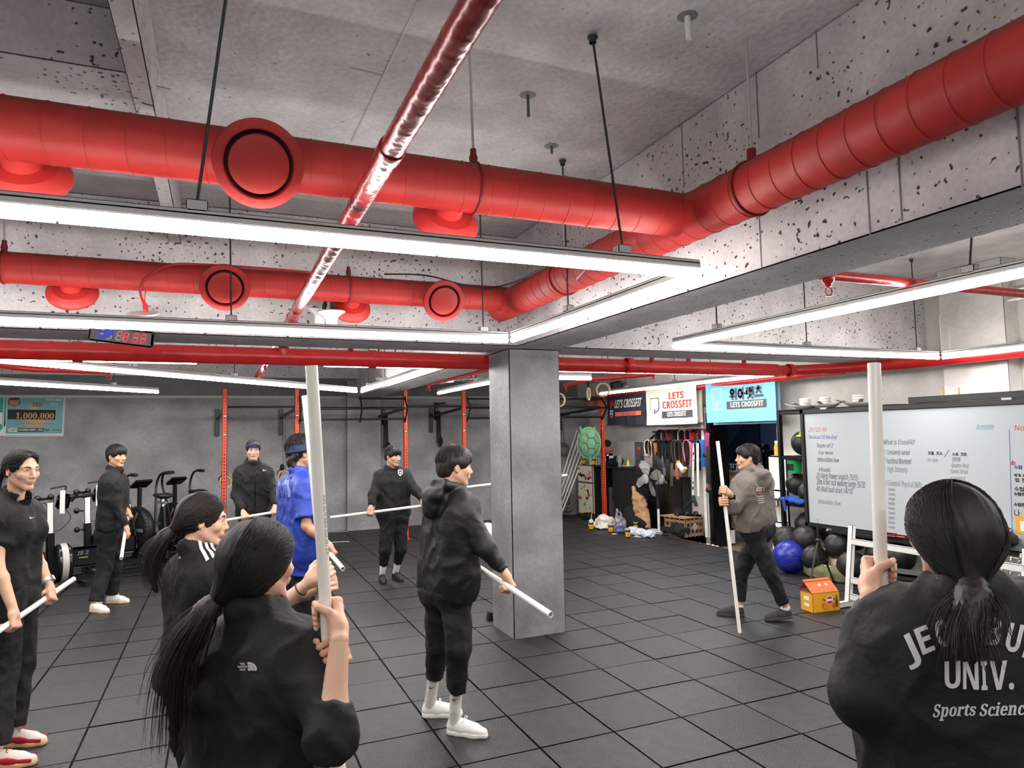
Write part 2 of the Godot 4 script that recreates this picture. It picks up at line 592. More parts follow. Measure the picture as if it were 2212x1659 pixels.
func build_shell() -> void:
	struct("floor",mb().span(Vector3(XL,-0.3,ZB),Vector3(7.12,-0.012,ZF)).span(Vector3(7.12,-0.3,ZB),Vector3(XR,-0.012,-9.75)).span(Vector3(7.12,-0.3,-6.9),Vector3(XR,-0.012,ZF)).mesh(),M.joint,"dark gym floor under the square rubber tiles","floor")
	var fl: Node3D=find_child("floor",false,false)
	# rubber tiles, half a metre a side
	var dx:=0.492; var dz:=0.498
	var tiles:=[]
	for i in range(-15,11):
		for j in range(-19,15):
			var x0:=2.203+dx*i; var z0:=-4.70+dz*j
			var x1:=x0+dx; var z1:=z0+dz
			x0=maxf(x0,XL); x1=minf(x1,7.12); z0=maxf(z0,ZB); z1=minf(z1,ZF)
			if x1-x0 < 0.05 or z1-z0 < 0.05: continue
			var ce:=Vector3((x0+x1)/2,0,(z0+z1)/2)
			var loc:=cam_xf.affine_inverse()*ce
			var seen:=loc.z < -0.6 and absf(loc.x/loc.z) < 0.95 and loc.z > -13.0 and loc.y/-loc.z > -0.85
			tiles.append([(-loc.z if seen else 100.0+loc.length()),ce,x1-x0,z1-z0])
	tiles.sort_custom(func(a,b): return a[0] < b[0])
	var rest:=mb()
	var cache:={}
	var k:=0
	for q in tiles:
		var g:=0.0045
		var w: float=q[2]-g; var d: float=q[3]-g
		var key := "%.3f %.3f" % [w,d]
		var lift:=rng.randf_range(-0.0015,0.0015)
		var tilt:=Basis.from_euler(Vector3(rng.randf_range(-0.002,0.002),0,rng.randf_range(-0.002,0.002)))
		if k < 300 and q[0] < 100.0:
			if not cache.has(key): cache[key]=mb().box(Vector3(0,-0.010,0),Vector3(w,0.02,d),Basis(),0.004).mesh()
			obj("rubber_tile",cache[key],M.rubber[rng.randi() % 4],fl,Transform3D(tilt,q[1]+Vector3(0,lift,0)))
		else:
			rest.box(q[1]+Vector3(0,-0.010,0),Vector3(w,0.02,d),Basis(),0.003)
		k+=1
	tag(obj("far_rubber_tiles",rest.mesh(),M.rubber[1],fl),"","","","stuff")
	# ceiling and walls
	struct("ceiling",mb().span(Vector3(XL-0.3,YC,ZB-0.3),Vector3(XR+0.3,YC+0.25,ZF+0.3)).mesh(),M.ceiling,"grey painted concrete ceiling slab","ceiling")
	struct("wall_back",mb().span(Vector3(XL-0.3,-0.3,ZB-0.3),Vector3(XR+0.3,YC,ZB)).mesh(),M.wall_grey,"grey painted back wall behind the racks and rowing machines","wall")
	struct("wall_left",mb().span(Vector3(XL-0.3,-0.3,ZB),Vector3(XL,YC,ZF)).mesh(),M.wall_grey,"grey side wall left of the picture","wall")
	struct("wall_front",mb().span(Vector3(XL-0.3,-0.3,ZF),Vector3(XR+0.3,YC,ZF+0.3)).mesh(),M.wall_grey,"grey wall behind the viewer","wall")
	# right wall with the doorway
	var dz0:=-9.4; var dz1:=-8.0
	struct("wall_right",mb().span(Vector3(XR,-0.3,ZB),Vector3(XR+0.2,YC,dz0)).span(Vector3(XR,-0.3,dz1),Vector3(XR+0.2,YC,ZF)).span(Vector3(XR,2.08,dz0),Vector3(XR+0.2,YC,dz1)).mesh(),M.wall_white,"white side wall with the doorway and the belt rack","wall")
	# column and beams
	struct("trim_1",mb().span(Vector3(2.405,-0.02,-6.21),Vector3(2.918,2.58,-5.70),0.008).mesh(),M.column,"square grey concrete column in the middle of the gym","column")
	struct("trim_2",mb().span(Vector3(2.42,2.58,ZB),Vector3(2.88,YC,ZF),0.006).mesh(),M.beam,"deep pitted concrete beam running over the column towards the viewer","beam")
	# joints of the formwork on the beam
	for q in [[1472,255,405],[1633,150,300],[1640,460,580],[1872,370,510],[1940,335,478],[2196,230,405],[1760,10,150]]:
		var a:=fx(q[0],q[1],2.42); var b:=fx(q[0]+(q[2]-q[1])*0.03,q[2],2.42)
		b.z=a.z
		obj("formwork_joint",mb().bar(a,b,0.005,0.006,Vector3.RIGHT).mesh(),M.grey,find_child("trim_2",false,false))
	struct("trim_3",mb().span(Vector3(XL,2.58,-6.05),Vector3(XR,YC,-5.53),0.006).mesh(),M.beam,"concrete cross beam spanning the room over the column","beam")
	struct("trim_4",mb().span(Vector3(XL,2.9,-10.6),Vector3(XR,YC,-10.1),0.006).mesh(),M.beam,"farther concrete cross beam","beam")
	struct("trim_5",mb().span(Vector3(-0.36,3.26,-5.53),Vector3(-0.28,YC,ZF),0.004).mesh(),M.beam,"narrow rib on the ceiling at upper left","beam")
	struct("trim_6",mb().span(Vector3(XL,3.3,-3.62),Vector3(-0.36,YC,-3.08),0.004).mesh(),M.beam,"shallow rib crossing the ceiling at upper left","beam")
	struct("trim_7",mb().span(Vector3(XL,2.92,ZB),Vector3(XR,YC,ZB+0.5),0.004).mesh(),M.beam,"light concrete beam along the top of the back wall","beam")
	struct("trim_8",mb().span(Vector3(XL,2.61,ZB),Vector3(XR-0.3,2.92,ZB+0.03)).mesh(),M.wall_dark,"dark grey band along the top of the back wall","band")
	struct("trim_9",mb().span(Vector3(XL,2.57,ZB),Vector3(7.3,2.615,ZB+0.035)).mesh(),M.trim,"thin pale rail along the back wall","rail")
	struct("trim_10",mb().span(Vector3(2.28,-0.02,ZB),Vector3(2.95,2.92,ZB+0.12),0.004).mesh(),M.wall_grey,"flat grey pilaster on the back wall behind the pull-up frame","pilaster")
	struct("trim_11",mb().span(Vector3(XR-0.22,1.0,-5.2),Vector3(XR,YC,-4.5),0.004).mesh(),M.wall_white,"white boxed pier on the side wall above the whiteboard","pier")

# ------------------------------------------------------------------ ducts, pipes and what hangs from the ceiling
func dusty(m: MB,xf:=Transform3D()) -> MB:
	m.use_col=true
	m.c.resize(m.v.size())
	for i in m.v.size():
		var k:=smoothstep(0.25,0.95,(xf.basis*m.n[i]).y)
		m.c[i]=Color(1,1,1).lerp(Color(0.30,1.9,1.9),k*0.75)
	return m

func along(o: Node3D,part: String,mesh: Mesh,m: Material,a: Vector3,b: Vector3,gap: float,tilt: float,skip:=0.0) -> void:
	var dir:=(b-a).normalized()
	var side:=dir.cross(Vector3.UP).normalized()
	var n:=int(a.distance_to(b)/gap)
	for i in n:
		var d:=gap*(i+0.5)
		if d < skip: continue
		var bs:=Basis(side,dir,side.cross(dir))*Basis(Vector3(0,0,1),tilt+rng.randf_range(-0.01,0.01))
		obj(part,mesh,m,o,Transform3D(bs,a+dir*d))

func diffuser(o: Node3D,axis_point: Vector3,normal: Vector3,R: float,neck: float,rd: float) -> void:
	var y:=normal.normalized()
	var x:=y.cross(Vector3.RIGHT if absf(y.x) < 0.9 else Vector3.UP).normalized()
	var xf:=Transform3D(Basis(x,y,x.cross(y)),axis_point)
	var d:=obj("diffuser",mb().lathe([Vector2(0.062,rd*0.6),Vector2(0.062,neck),Vector2(0.066,neck+0.012)],xf,28).lathe([Vector2(0.062,neck),Vector2(R*0.72,neck+0.004),Vector2(R*0.74,neck+0.008)],xf,36).lathe([Vector2(R*0.74,neck+0.006),Vector2(R*0.93,neck+0.028),Vector2(R,neck+0.045),Vector2(R,neck+0.056),Vector2(R*0.985,neck+0.061)],xf,40).lathe([Vector2(R*0.985,neck+0.061),Vector2(R*0.8,neck+0.066),Vector2(R*0.76,neck+0.06),Vector2(R*0.74,neck+0.03)],xf,40).mesh(),M.duct,o)
	obj("air_gap",mb().lathe([Vector2(R*0.75,neck+0.03),Vector2(0.02,neck+0.03)],xf,32).mesh(),M.gap,d)
	obj("disc",mb().lathe([Vector2(R*0.4,neck+0.032),Vector2(R*0.66,neck+0.05),Vector2(R*0.665,neck+0.06),Vector2(R*0.64,neck+0.066),Vector2(R*0.4,neck+0.07),Vector2(0.0,neck+0.071)],xf,40).mesh(),M.duct,d)

func sprinkler(o: Node3D,p: Vector3,up:=-1.0) -> void:
	obj("sprinkler_head",mb().lathe([Vector2(0.0,0.0),Vector2(0.016,0.0),Vector2(0.016,0.03),Vector2(0.022,0.03),Vector2(0.022,0.05),Vector2(0.014,0.05),Vector2(0.014,0.06)],Transform3D(Basis.from_scale(Vector3(1,-up,1)),p),12).torus(p+Vector3(0,-up*-0.025*1.0,0),Basis(Vector3.RIGHT,Vector3(0,0,1),Vector3(0,-1,0)),0.022,0.004,14,6).lathe([Vector2(0.0,0.0),Vector2(0.026,0.002),Vector2(0.0,0.005)],Transform3D(Basis(),p+Vector3(0,up*0.05,0)),12).mesh(),M.redpipe,o)

func flange(o: Node3D,p: Vector3,dir: Vector3,r: float,m: Material) -> void:
	var side:=dir.cross(Vector3.UP).normalized()
	if side.length() < 0.5: side=Vector3.RIGHT
	obj("coupling",mb().lathe([Vector2(r,-0.035),Vector2(r*1.14,-0.033),Vector2(r*1.14,0.033),Vector2(r,0.035)],Transform3D(Basis(side,dir,side.cross(dir)),p),20).mesh(),m,o)

func sag(a: Vector3,b: Vector3,drop: float,n:=12) -> Array:
	var o:=[]
	for i in n+1:
		var t:=float(i)/n
		o.append(a.lerp(b,t)-Vector3(0,drop*4.0*t*(1.0-t),0))
	return o

func smooth_path(pts: Array,n:=6) -> Array:
	var o:=[]
	for i in pts.size()-1:
		var p0: Vector3=pts[maxi(i-1,0)]; var p3: Vector3=pts[mini(i+2,pts.size()-1)]
		for k in n:
			o.append((pts[i] as Vector3).cubic_interpolate(pts[i+1],p0,p3,float(k)/n))
	o.append(pts[pts.size()-1])
	return o

func build_ceiling_things() -> void:
	# --- the large duct along the beam
	var R0:=0.118; var AX:=Vector3(2.16,2.865,0)
	var md:=thing("air_duct","large red spiral duct running along the concrete beam to the upper right","air duct",Vector3(2.16,2.865,-5.2))
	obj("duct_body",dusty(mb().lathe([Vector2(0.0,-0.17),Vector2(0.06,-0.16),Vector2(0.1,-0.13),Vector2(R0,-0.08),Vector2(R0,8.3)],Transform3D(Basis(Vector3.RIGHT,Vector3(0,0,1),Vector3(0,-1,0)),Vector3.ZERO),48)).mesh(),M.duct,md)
	var ring:=mb().torus(Vector3.ZERO,Basis(),R0,0.0035,40,6).mesh()
	along(md,"seam",ring,M.duct,Vector3.ZERO,Vector3(0,0,7.2),0.122,0.05)
	for zz in [1.1,2.9]:
		obj("hanger_strap",mb().torus(Vector3(0,0,zz),Basis(Vector3.RIGHT,Vector3(0,0,1),Vector3(0,-1,0)),R0+0.004,0.006,36,6).tube([Vector3(0,R0,zz),Vector3(0,R0+0.06,zz)],0.02,10).mesh(),M.duct_dark,md)
		obj("hanger_rod",mb().tube([Vector3(0,R0+0.06,zz),Vector3(0,YC-2.865,zz)],0.006,8).mesh(),M.alu,md)
	# --- two branches with their round outlets
	for b in 2:
		var z: float=[-2.75,-5.05][b]; var r: float=[0.107,0.098][b]; var y: float=[2.875,2.89][b]
		var d:=thing("air_duct",["red branch duct nearest the viewer, crossing the picture above the longest light bar","second red branch duct farther back, meeting the large duct by the column"][b],"air duct",Vector3(2.16,y,z))
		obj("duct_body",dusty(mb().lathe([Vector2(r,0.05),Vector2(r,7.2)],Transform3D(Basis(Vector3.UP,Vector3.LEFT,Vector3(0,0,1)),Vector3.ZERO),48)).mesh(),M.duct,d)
		var rg:=mb().torus(Vector3.ZERO,Basis(),r,0.003,36,6).mesh()
		along(d,"seam",rg,M.duct,Vector3(-0.15,0,0),Vector3(-4.6,0,0),[0.125,0.15][b],-0.12)
		var xs: Array=[[0.12,1],[0.93,-1],[-0.66,-1],[-1.5,1]] if b==0 else [[0.02,1],[1.54,1],[0.9,-1],[-0.9,-1],[-1.7,1]]
		for q in xs:
			var nv:=Vector3(0,-0.42,0.9) if q[1] > 0 else Vector3(0,-0.56,-0.83)
			diffuser(d,Vector3(q[0]-2.16,0,0),nv,0.158 if q[1] > 0 else 0.152,0.135 if q[1] > 0 else 0.14,r)
		for hx in ([-1.15,-3.4] if b==0 else [-1.3,-3.4]):
			obj("hanger_strap",mb().torus(Vector3(hx,0,0),Basis(Vector3.UP,Vector3.RIGHT,Vector3(0,0,-1)),r+0.003,0.006,32,6).tube([Vector3(hx,r,0),Vector3(hx,r+0.03,0),Vector3(hx,r+0.05,0),Vector3(hx,r+0.07,0)],[0.016,0.02,0.014,0.014],10).mesh(),M.duct_dark,d)
			obj("hanger_rod",mb().tube([Vector3(hx,r+0.07,0),Vector3(hx-0.02,YC-y,0.02)],0.006,8).mesh(),M.alu,d)
	# --- black cables lying on the large duct
	var cab:=thing("cable_bundle","bundle of black cables lying along the top of the large red duct","cables",Vector3(2.24,2.97,-4.6))
	for k in 5:
		var pts:=[]
		for i in 16:
			pts.append(Vector3(0.035*sin(i*0.9+k)*0.25+0.012*k,0.012*(k % 3)+0.008*sin(i*1.7+2.0*k),i*0.47))
		obj("cable",mb().tube(smooth_path(pts,4),0.007 if k < 4 else 0.009,6).mesh(),M.cable if k != 2 else M.redpipe,cab)
	var loop:=thing("cable","thin black cable drooping from the far branch duct to the large duct","cable",fz(830,592,-4.95))
	var o0: Vector3=loop.position
	obj("wire",mb().tube(smooth_path([Vector3.ZERO,fz(920,595,-4.95)-o0,fz(1000,615,-4.9)-o0,fz(1050,622,-4.9)-o0,fz(1110,610,-4.6)-o0,fz(1180,575,-4.0)-o0]),0.006,6).mesh(),M.cable,loop)
	var wp:=thing("cable","pair of thin white wires crossing the large red duct by the light corner","cable",fz(1245,605,-3.6))
	o0=wp.position
	for k in 2:
		obj("wire",mb().tube(smooth_path([Vector3(0,0.01*k,0),fz(1290,555+4*k,-3.55)-o0,fz(1330,520+6*k,-3.5)-o0,fz(1362,490,-3.5)-o0]),0.003,6).mesh(),M.trim,wp)
	var rc:=thing("cable","thin red cable arching over the far branch duct to a white lamp","cable",fz(318,672,-5.15))
	o0=rc.position
	obj("wire",mb().tube(smooth_path([Vector3.ZERO,fz(303,630,-4.95)-o0,fz(318,598,-4.9)-o0,fz(370,572,-4.95)-o0,fz(450,572,-4.95)-o0,fz(560,579,-4.95)-o0,fz(690,590,-4.95)-o0]),0.008,8).mesh(),M.redpipe,rc)
	# --- glossy pipe running towards the back
	var gp:=thing("sprinkler_pipe","glossy dark red pipe slanting down from the top edge to the back","pipe",Vector3(0.478,2.685,-10.4))
	obj("pipe_body",mb().tube([Vector3(0,0,0),Vector3(0,0,4),Vector3(0,0,8),Vector3(0,0,12.5)],0.038,28).mesh(),M.redgloss,gp)
	for zz in [1.9,5.2,8.35]:
		flange(gp,Vector3(0,0,zz),Vector3(0,0,1),0.038,M.redgloss)
	var wr:=mb().torus(Vector3.ZERO,Basis(),0.0375,0.0018,24,5).mesh()
	for i in 40:
		obj("paint_ridge",wr,M.redgloss,gp,Transform3D(Basis(Vector3.RIGHT,Vector3(0,0,1),Vector3(0,-1,0))*Basis(Vector3.RIGHT,0.3+rng.randf_range(-0.1,0.1)),Vector3(0,0,4.0+i*0.2)))
	obj("riser",mb().tube([Vector3(0.03,0.0,4.1),Vector3(0.03,-0.15,4.1)],0.045,16).mesh(),M.redpipe,gp)
	sprinkler(gp,Vector3(0.0,-0.07,0.5))
	sprinkler(gp,Vector3(0.0,-0.07,1.9))
	# --- big straight pipe across the room behind the column, then along the right wall
	var P:=Vector3(-5.0,2.525,-6.32)
	var fp:=thing("sprinkler_pipe","thick red pipe crossing the whole room behind the column","pipe",P)
	obj("pipe_body",mb().tube([Vector3.ZERO,Vector3(5,0,0),Vector3(11.3,0,-0.14)],0.075,24).mesh(),M.redpipe,fp)
	var band:=mb().torus(Vector3.ZERO,Basis(),0.0755,0.002,24,5).mesh()
	for i in 44:
		if rng.randf() < 0.35: continue
		obj("paint_line",band,M.trim if rng.randf() < 0.3 else M.duct,fp,Transform3D(Basis(Vector3.UP,Vector3.RIGHT,Vector3(0,0,-1))*Basis(Vector3.RIGHT,0.25),Vector3(0.8+i*0.22+rng.randf_range(-0.05,0.05),0,-0.0027*i)))
	for x in [3.95,6.3,9.1]:
		flange(fp,Vector3(x,0,-0.03),Vector3.RIGHT,0.075,M.redpipe)
	for x in [1.5,6.1,8.0,9.4,9.9,10.7]:
		obj("valve_stub",mb().tube([Vector3(x,0.06,-0.03),Vector3(x,0.12,-0.03)],0.026,12).tube([Vector3(x,0.12,-0.03),Vector3(x,0.3,-0.03)],0.008,8).mesh(),M.redpipe,fp)
	var rp:=thing("sprinkler_pipe","red pipe turning along the side wall above the whiteboard","pipe",Vector3(6.35,2.525,-6.46))
	obj("pipe_body",mb().tube(smooth_path([Vector3(-0.1,0,0),Vector3(0.25,0,0.05),Vector3(0.75,0.0,0.7),Vector3(0.95,0,1.5),Vector3(1.0,0,3.0),Vector3(1.0,0,7.5)],6),0.065,20).mesh(),M.redpipe,rp)
	flange(rp,Vector3(0.15,0,0.02),Vector3.RIGHT,0.07,M.redpipe)
	var bp:=thing("sprinkler_pipe","red pipe along the side wall from which three banners hang","pipe",Vector3(7.36,2.53,-13.2))
	obj("pipe_body",mb().tube([Vector3.ZERO,Vector3(0,0,4),Vector3(-0.1,0,6.9)],0.052,18).mesh(),M.redpipe,bp)
	flange(bp,Vector3(0,0,1.0),Vector3(0,0,1),0.052,M.redpipe)
	for zz in [0.45,1.6]:
		obj("valve_stub",mb().tube([Vector3(0,-0.03,zz),Vector3(0,-0.2,zz)],0.03,12).mesh(),M.redpipe,bp)
	# --- thinner branches
	var q1:=thing("sprinkler_pipe","red branch pipe with a hanging nozzle in the right bay beside the beam","pipe",Vector3(2.93,2.60,-2.61))
	obj("pipe_body",mb().tube([Vector3(-0.05,0,0),Vector3(2,0,0.02),Vector3(4.8,0,0.05)],0.026,16).mesh(),M.redpipe,q1)
	obj("elbow",mb().ball(Vector3(0.0,-0.01,0),Vector3(0.035,0.04,0.035)).mesh(),M.redpipe,q1)
	sprinkler(q1,Vector3(0.0,-0.06,0))
	var q2:=thing("sprinkler_pipe","slender red pipe ending in a nozzle left of the turquoise poster","pipe",Vector3(-1.17,2.6,-8.95))
	obj("pipe_body",mb().tube(smooth_path([Vector3.ZERO,Vector3(-0.4,0,0.12),Vector3(-0.75,0,0.25),Vector3(-0.95,0.0,0.8),Vector3(-1.2,0,2.0)],5),0.03,14).mesh(),M.redpipe,q2)
	sprinkler(q2,Vector3(0,-0.04,0))
	var q3:=thing("sprinkler_pipe","slender red pipe under the white ceiling fan left of the column","pipe",Vector3(2.95,2.6,-10.2))
	obj("pipe_body",mb().tube([Vector3.ZERO,Vector3(0.02,0,1.2),Vector3(0.04,0,3.6)],0.035,14).ball(Vector3.ZERO,Vector3(0.045,0.045,0.045)).mesh(),M.redpipe,q3)
	sprinkler(q3,Vector3(0,-0.06,0)); sprinkler(q3,Vector3(0.03,-0.06,1.9))
	var q4:=thing("sprinkler_pipe","slender red pipe right of the column above the gym rings","pipe",fy(1222,832,2.6))
	o0=q4.position
	obj("pipe_body",mb().tube([Vector3.ZERO,fy(1280,819,2.6)-o0,fy(1412,808,2.6)-o0],0.032,14).ball(Vector3.ZERO,Vector3(0.042,0.042,0.042)).mesh(),M.redpipe,q4)
	sprinkler(q4,Vector3(0,-0.07,0)); sprinkler(q4,fy(1412,808,2.6)-o0-Vector3(0,0.06,0))
	# --- white lamps that look like upturned bells
	var bells:=[[310,690,-5.25,0.35,0.1,"single tilted white bell lamp hanging by the red cable"],[692,682,-5.3,0.1,-0.12,"left one of the two white bell lamps under the far duct"],[716,686,-5.15,0.0,0.05,"right one of the two white bell lamps under the far duct"]]
	for b in bells:
		var t:=thing("bell_lamp",b[5],"lamp",fz(b[0],b[1],b[2]),0,"white bell lamps")
		var bs:=Basis.from_euler(Vector3(b[3],0,b[4]))
		obj("shade",mb().lathe([Vector2(0.0,-0.075),Vector2(0.034,-0.075),Vector2(0.04,-0.07),Vector2(0.042,-0.02),Vector2(0.055,0.005),Vector2(0.085,0.024),Vector2(0.104,0.034),Vector2(0.106,0.04),Vector2(0.1,0.044),Vector2(0.03,0.05),Vector2(0.0,0.05)],Transform3D(bs,Vector3.ZERO),28).mesh(),M.white_gloss,t)
		obj("cord_grip",mb().tube([bs*Vector3(0.02,0.045,0),bs*Vector3(0.022,0.09,0),bs*Vector3(0.02,0.12,0.01)],[0.014,0.018,0.008],10).tube([bs*Vector3(0.02,0.12,0.01),Vector3(0.03,0.3,0.15)],0.005,6).mesh(),M.redpipe if b[0] < 400 else M.cable,t)
	# --- clock on the cross beam
	var ck:=thing("timer_clock","black wall timer showing blue and red digits at upper left","clock",fz(262,726,-5.42))
	ck.rotation=Vector3(0.1,-0.15,-0.12)
	ck.scale=Vector3.ONE*0.83
	obj("case",mb().box(Vector3(0,0,-0.02),Vector3(0.50,0.135,0.05),Basis(),0.02).mesh(),M.black_gloss,ck)
	obj("window_pane",mb().box(Vector3(0,0,0.006),Vector3(0.46,0.108,0.002)).mesh(),M.black,ck)
	var blue:=StandardMaterial3D.new(); blue.albedo_color=g8(10,20,160); blue.emission_enabled=true; blue.emission=g8(10,30,255); blue.emission_energy_multiplier=2.0
	var red:=StandardMaterial3D.new(); red.albedo_color=g8(160,10,20); red.emission_enabled=true; red.emission=g8(255,30,50); red.emission_energy_multiplier=1.6
	var off: Material=M.grey
	var segs:={"U": "bcdef","P": "abefg","1": "bc","5": "acdfg","0": "abcdef","8": "abcdefg","|": "bc"}
	var i:=0
	for ch in ["U","P","1","5","0","0"]:
		var cx: float=[-0.145,-0.088,-0.015,0.038,0.112,0.17][i]
		var w:=0.034; var h:=0.07
		var lit:=mb(); var dark:=mb()
		var sl:=func(p: Vector2) -> Vector3: return Vector3(cx+p.x+p.y*0.16,p.y,0.0085)
		for sname in "abcdefg":
			var e: Array={"a": [Vector2(-w/2,h/2),Vector2(w/2,h/2)],"b": [Vector2(w/2,h/2),Vector2(w/2,0)],"c": [Vector2(w/2,0),Vector2(w/2,-h/2)],"d": [Vector2(w/2,-h/2),Vector2(-w/2,-h/2)],"e": [Vector2(-w/2,-h/2),Vector2(-w/2,0)],"f": [Vector2(-w/2,0),Vector2(-w/2,h/2)],"g": [Vector2(-w/2,0),Vector2(w/2,0)]}[sname]
			var a: Vector3=sl.call(e[0].lerp(e[1],0.1)); var c: Vector3=sl.call(e[0].lerp(e[1],0.9))
			(lit if segs[ch].contains(sname) else dark).bar(a,c,0.009,0.002,Vector3(0,0,1))
		obj("digit",lit.mesh(),blue if i < 2 else red,ck)
		if dark.v.size(): obj("unlit_segments",dark.mesh(),off,ck)
		i+=1
	obj("wall_arm",mb().tube([Vector3(0.05,0,-0.04),Vector3(0.05,0.03,-0.1),Vector3(0.05,0.1,-0.13)],0.012,8).mesh(),M.grey,ck)
	# --- ceiling fans
	for f in [[970,815,2.72,"white ceiling fan nearest the column"],[905,810,2.72,"white ceiling fan behind the light corner, mostly hidden"]]:
		var at:=fz(f[0],f[1],-10.9)
		var t:=thing("ceiling_fan",f[3],"ceiling fan",at,0,"white ceiling fans")
		obj("motor",mb().lathe([Vector2(0.0,-0.09),Vector2(0.07,-0.085),Vector2(0.1,-0.06),Vector2(0.1,-0.02),Vector2(0.05,0.0),Vector2(0.04,0.12),Vector2(0.09,0.2),Vector2(0.09,0.21),Vector2(0.0,0.21)],Transform3D(),20).mesh(),M.white_gloss,t)
		for k in 5:
			var a:=TAU*k/5+0.3
			var bs:=Basis(Vector3.UP,a)
			obj("blade",mb().box(bs*Vector3(0.42,-0.05,0),Vector3(0.56,0.008,0.13),bs*Basis(Vector3.RIGHT,0.2),0.003).mesh(),M.white_gloss,t)
		obj("down_rod",mb().tube([Vector3(0,0.2,0),Vector3(0,YC-at.y,0)],0.012,8).mesh(),M.white,t)
	# --- ceiling air conditioner behind the cross beam, a cassette with square outlets
	var ac:=thing("air_conditioner","white ceiling air unit with square outlets above the red pipe left of the column","air conditioner",Vector3(2.4,2.98,-9.4))
	obj("case",mb().box(Vector3(0.35,0.08,-0.3),Vector3(1.5,0.34,0.6),Basis(),0.02).mesh(),M.white,ac)
	for k in 2:
		obj("outlet",mb().box(Vector3(0.35+0.33*k,0.0,0.003),Vector3(0.28,0.14,0.012),Basis(),0.004).mesh(),M.trim,ac)
	obj("outlet",mb().torus(Vector3(-0.1,0.02,0.002),Basis(Vector3.RIGHT,Vector3(0,0,1),Vector3(0,-1,0)),0.06,0.006,20,6).mesh(),M.grey,ac)
	obj("drain_hose",mb().tube(smooth_path([Vector3(0.95,-0.02,0.1),Vector3(1.0,-0.03,0.15),Vector3(1.05,0.1,0.15),Vector3(1.05,0.5,0.15)]),0.02,8).mesh(),M.white,ac)
	# --- loose stubs left on the ceiling
	var stubs:=[[1485,35,0.1,"short white plastic stub on the ceiling near the top edge",true],[1140,205,0.12,"short threaded stub on the ceiling beside a chipped patch",false],[1191,315,0.05,"tiny bolt stub left on the ceiling",false]]
	for s in stubs:
		var p:=fy(s[0],s[1],YC)
		var t:=thing("ceiling_stub",s[3],"bolt",p)
		obj("stub",mb().tube([Vector3(0,0.01,0),Vector3(0.002,-s[2],0)],0.013 if s[4] else 0.008,10).mesh(),M.white if s[4] else M.rod,t)
		obj("chipped_patch",mb().lathe([Vector2(0.0,-0.002),Vector2(0.035,-0.0025),Vector2(0.05,0.001)],Transform3D(),9).mesh(),M.grey,t)
	# conduit groove across the ceiling
	var cg:=thing("ceiling_conduit","thin conduit line with a side branch running across the ceiling","conduit",fy(905,0,YC))
	o0=cg.position
	obj("conduit",mb().tube([Vector3.ZERO,fy(828,163,YC)-o0,fy(760,303,YC)-o0],0.006,6).tube([fy(828,163,YC)-o0,fy(757,146,YC)-o0],0.006,6).mesh(),M.alu,cg)
	var jb:=thing("wall_bracket","small slotted steel bracket beside the rib at upper left","bracket",fy(345,190,3.4))
	obj("plate",mb().box(Vector3.ZERO,Vector3(0.09,0.006,0.03),Basis(Vector3.UP,0.2),0.001).mesh(),M.alu,jb)
	# --- loose threaded rods that carry nothing in view
	for r in [[905,45,0.0,3.0,-2.6],[700,235,0.0,2.6,-3.3],[1219,335,0.0,2.55,-4.0]]:
		pass
	var conduit:=thing("wall_conduit","grey cable conduits and grooves on the pier in the right bay","conduit",Vector3(7.5,2.6,-5.2))
	obj("conduit",mb().tube([Vector3(0.04,0.0,0.0),Vector3(0.04,0.45,0),Vector3(0.1,0.6,0.5),Vector3(0.1,0.6,2.4)],0.012,8).tube([Vector3(0.04,-0.1,0.1),Vector3(0.04,0.3,0.1),Vector3(0.1,0.5,0.6),Vector3(0.1,0.5,2.4)],0.012,8).mesh(),M.white,conduit)

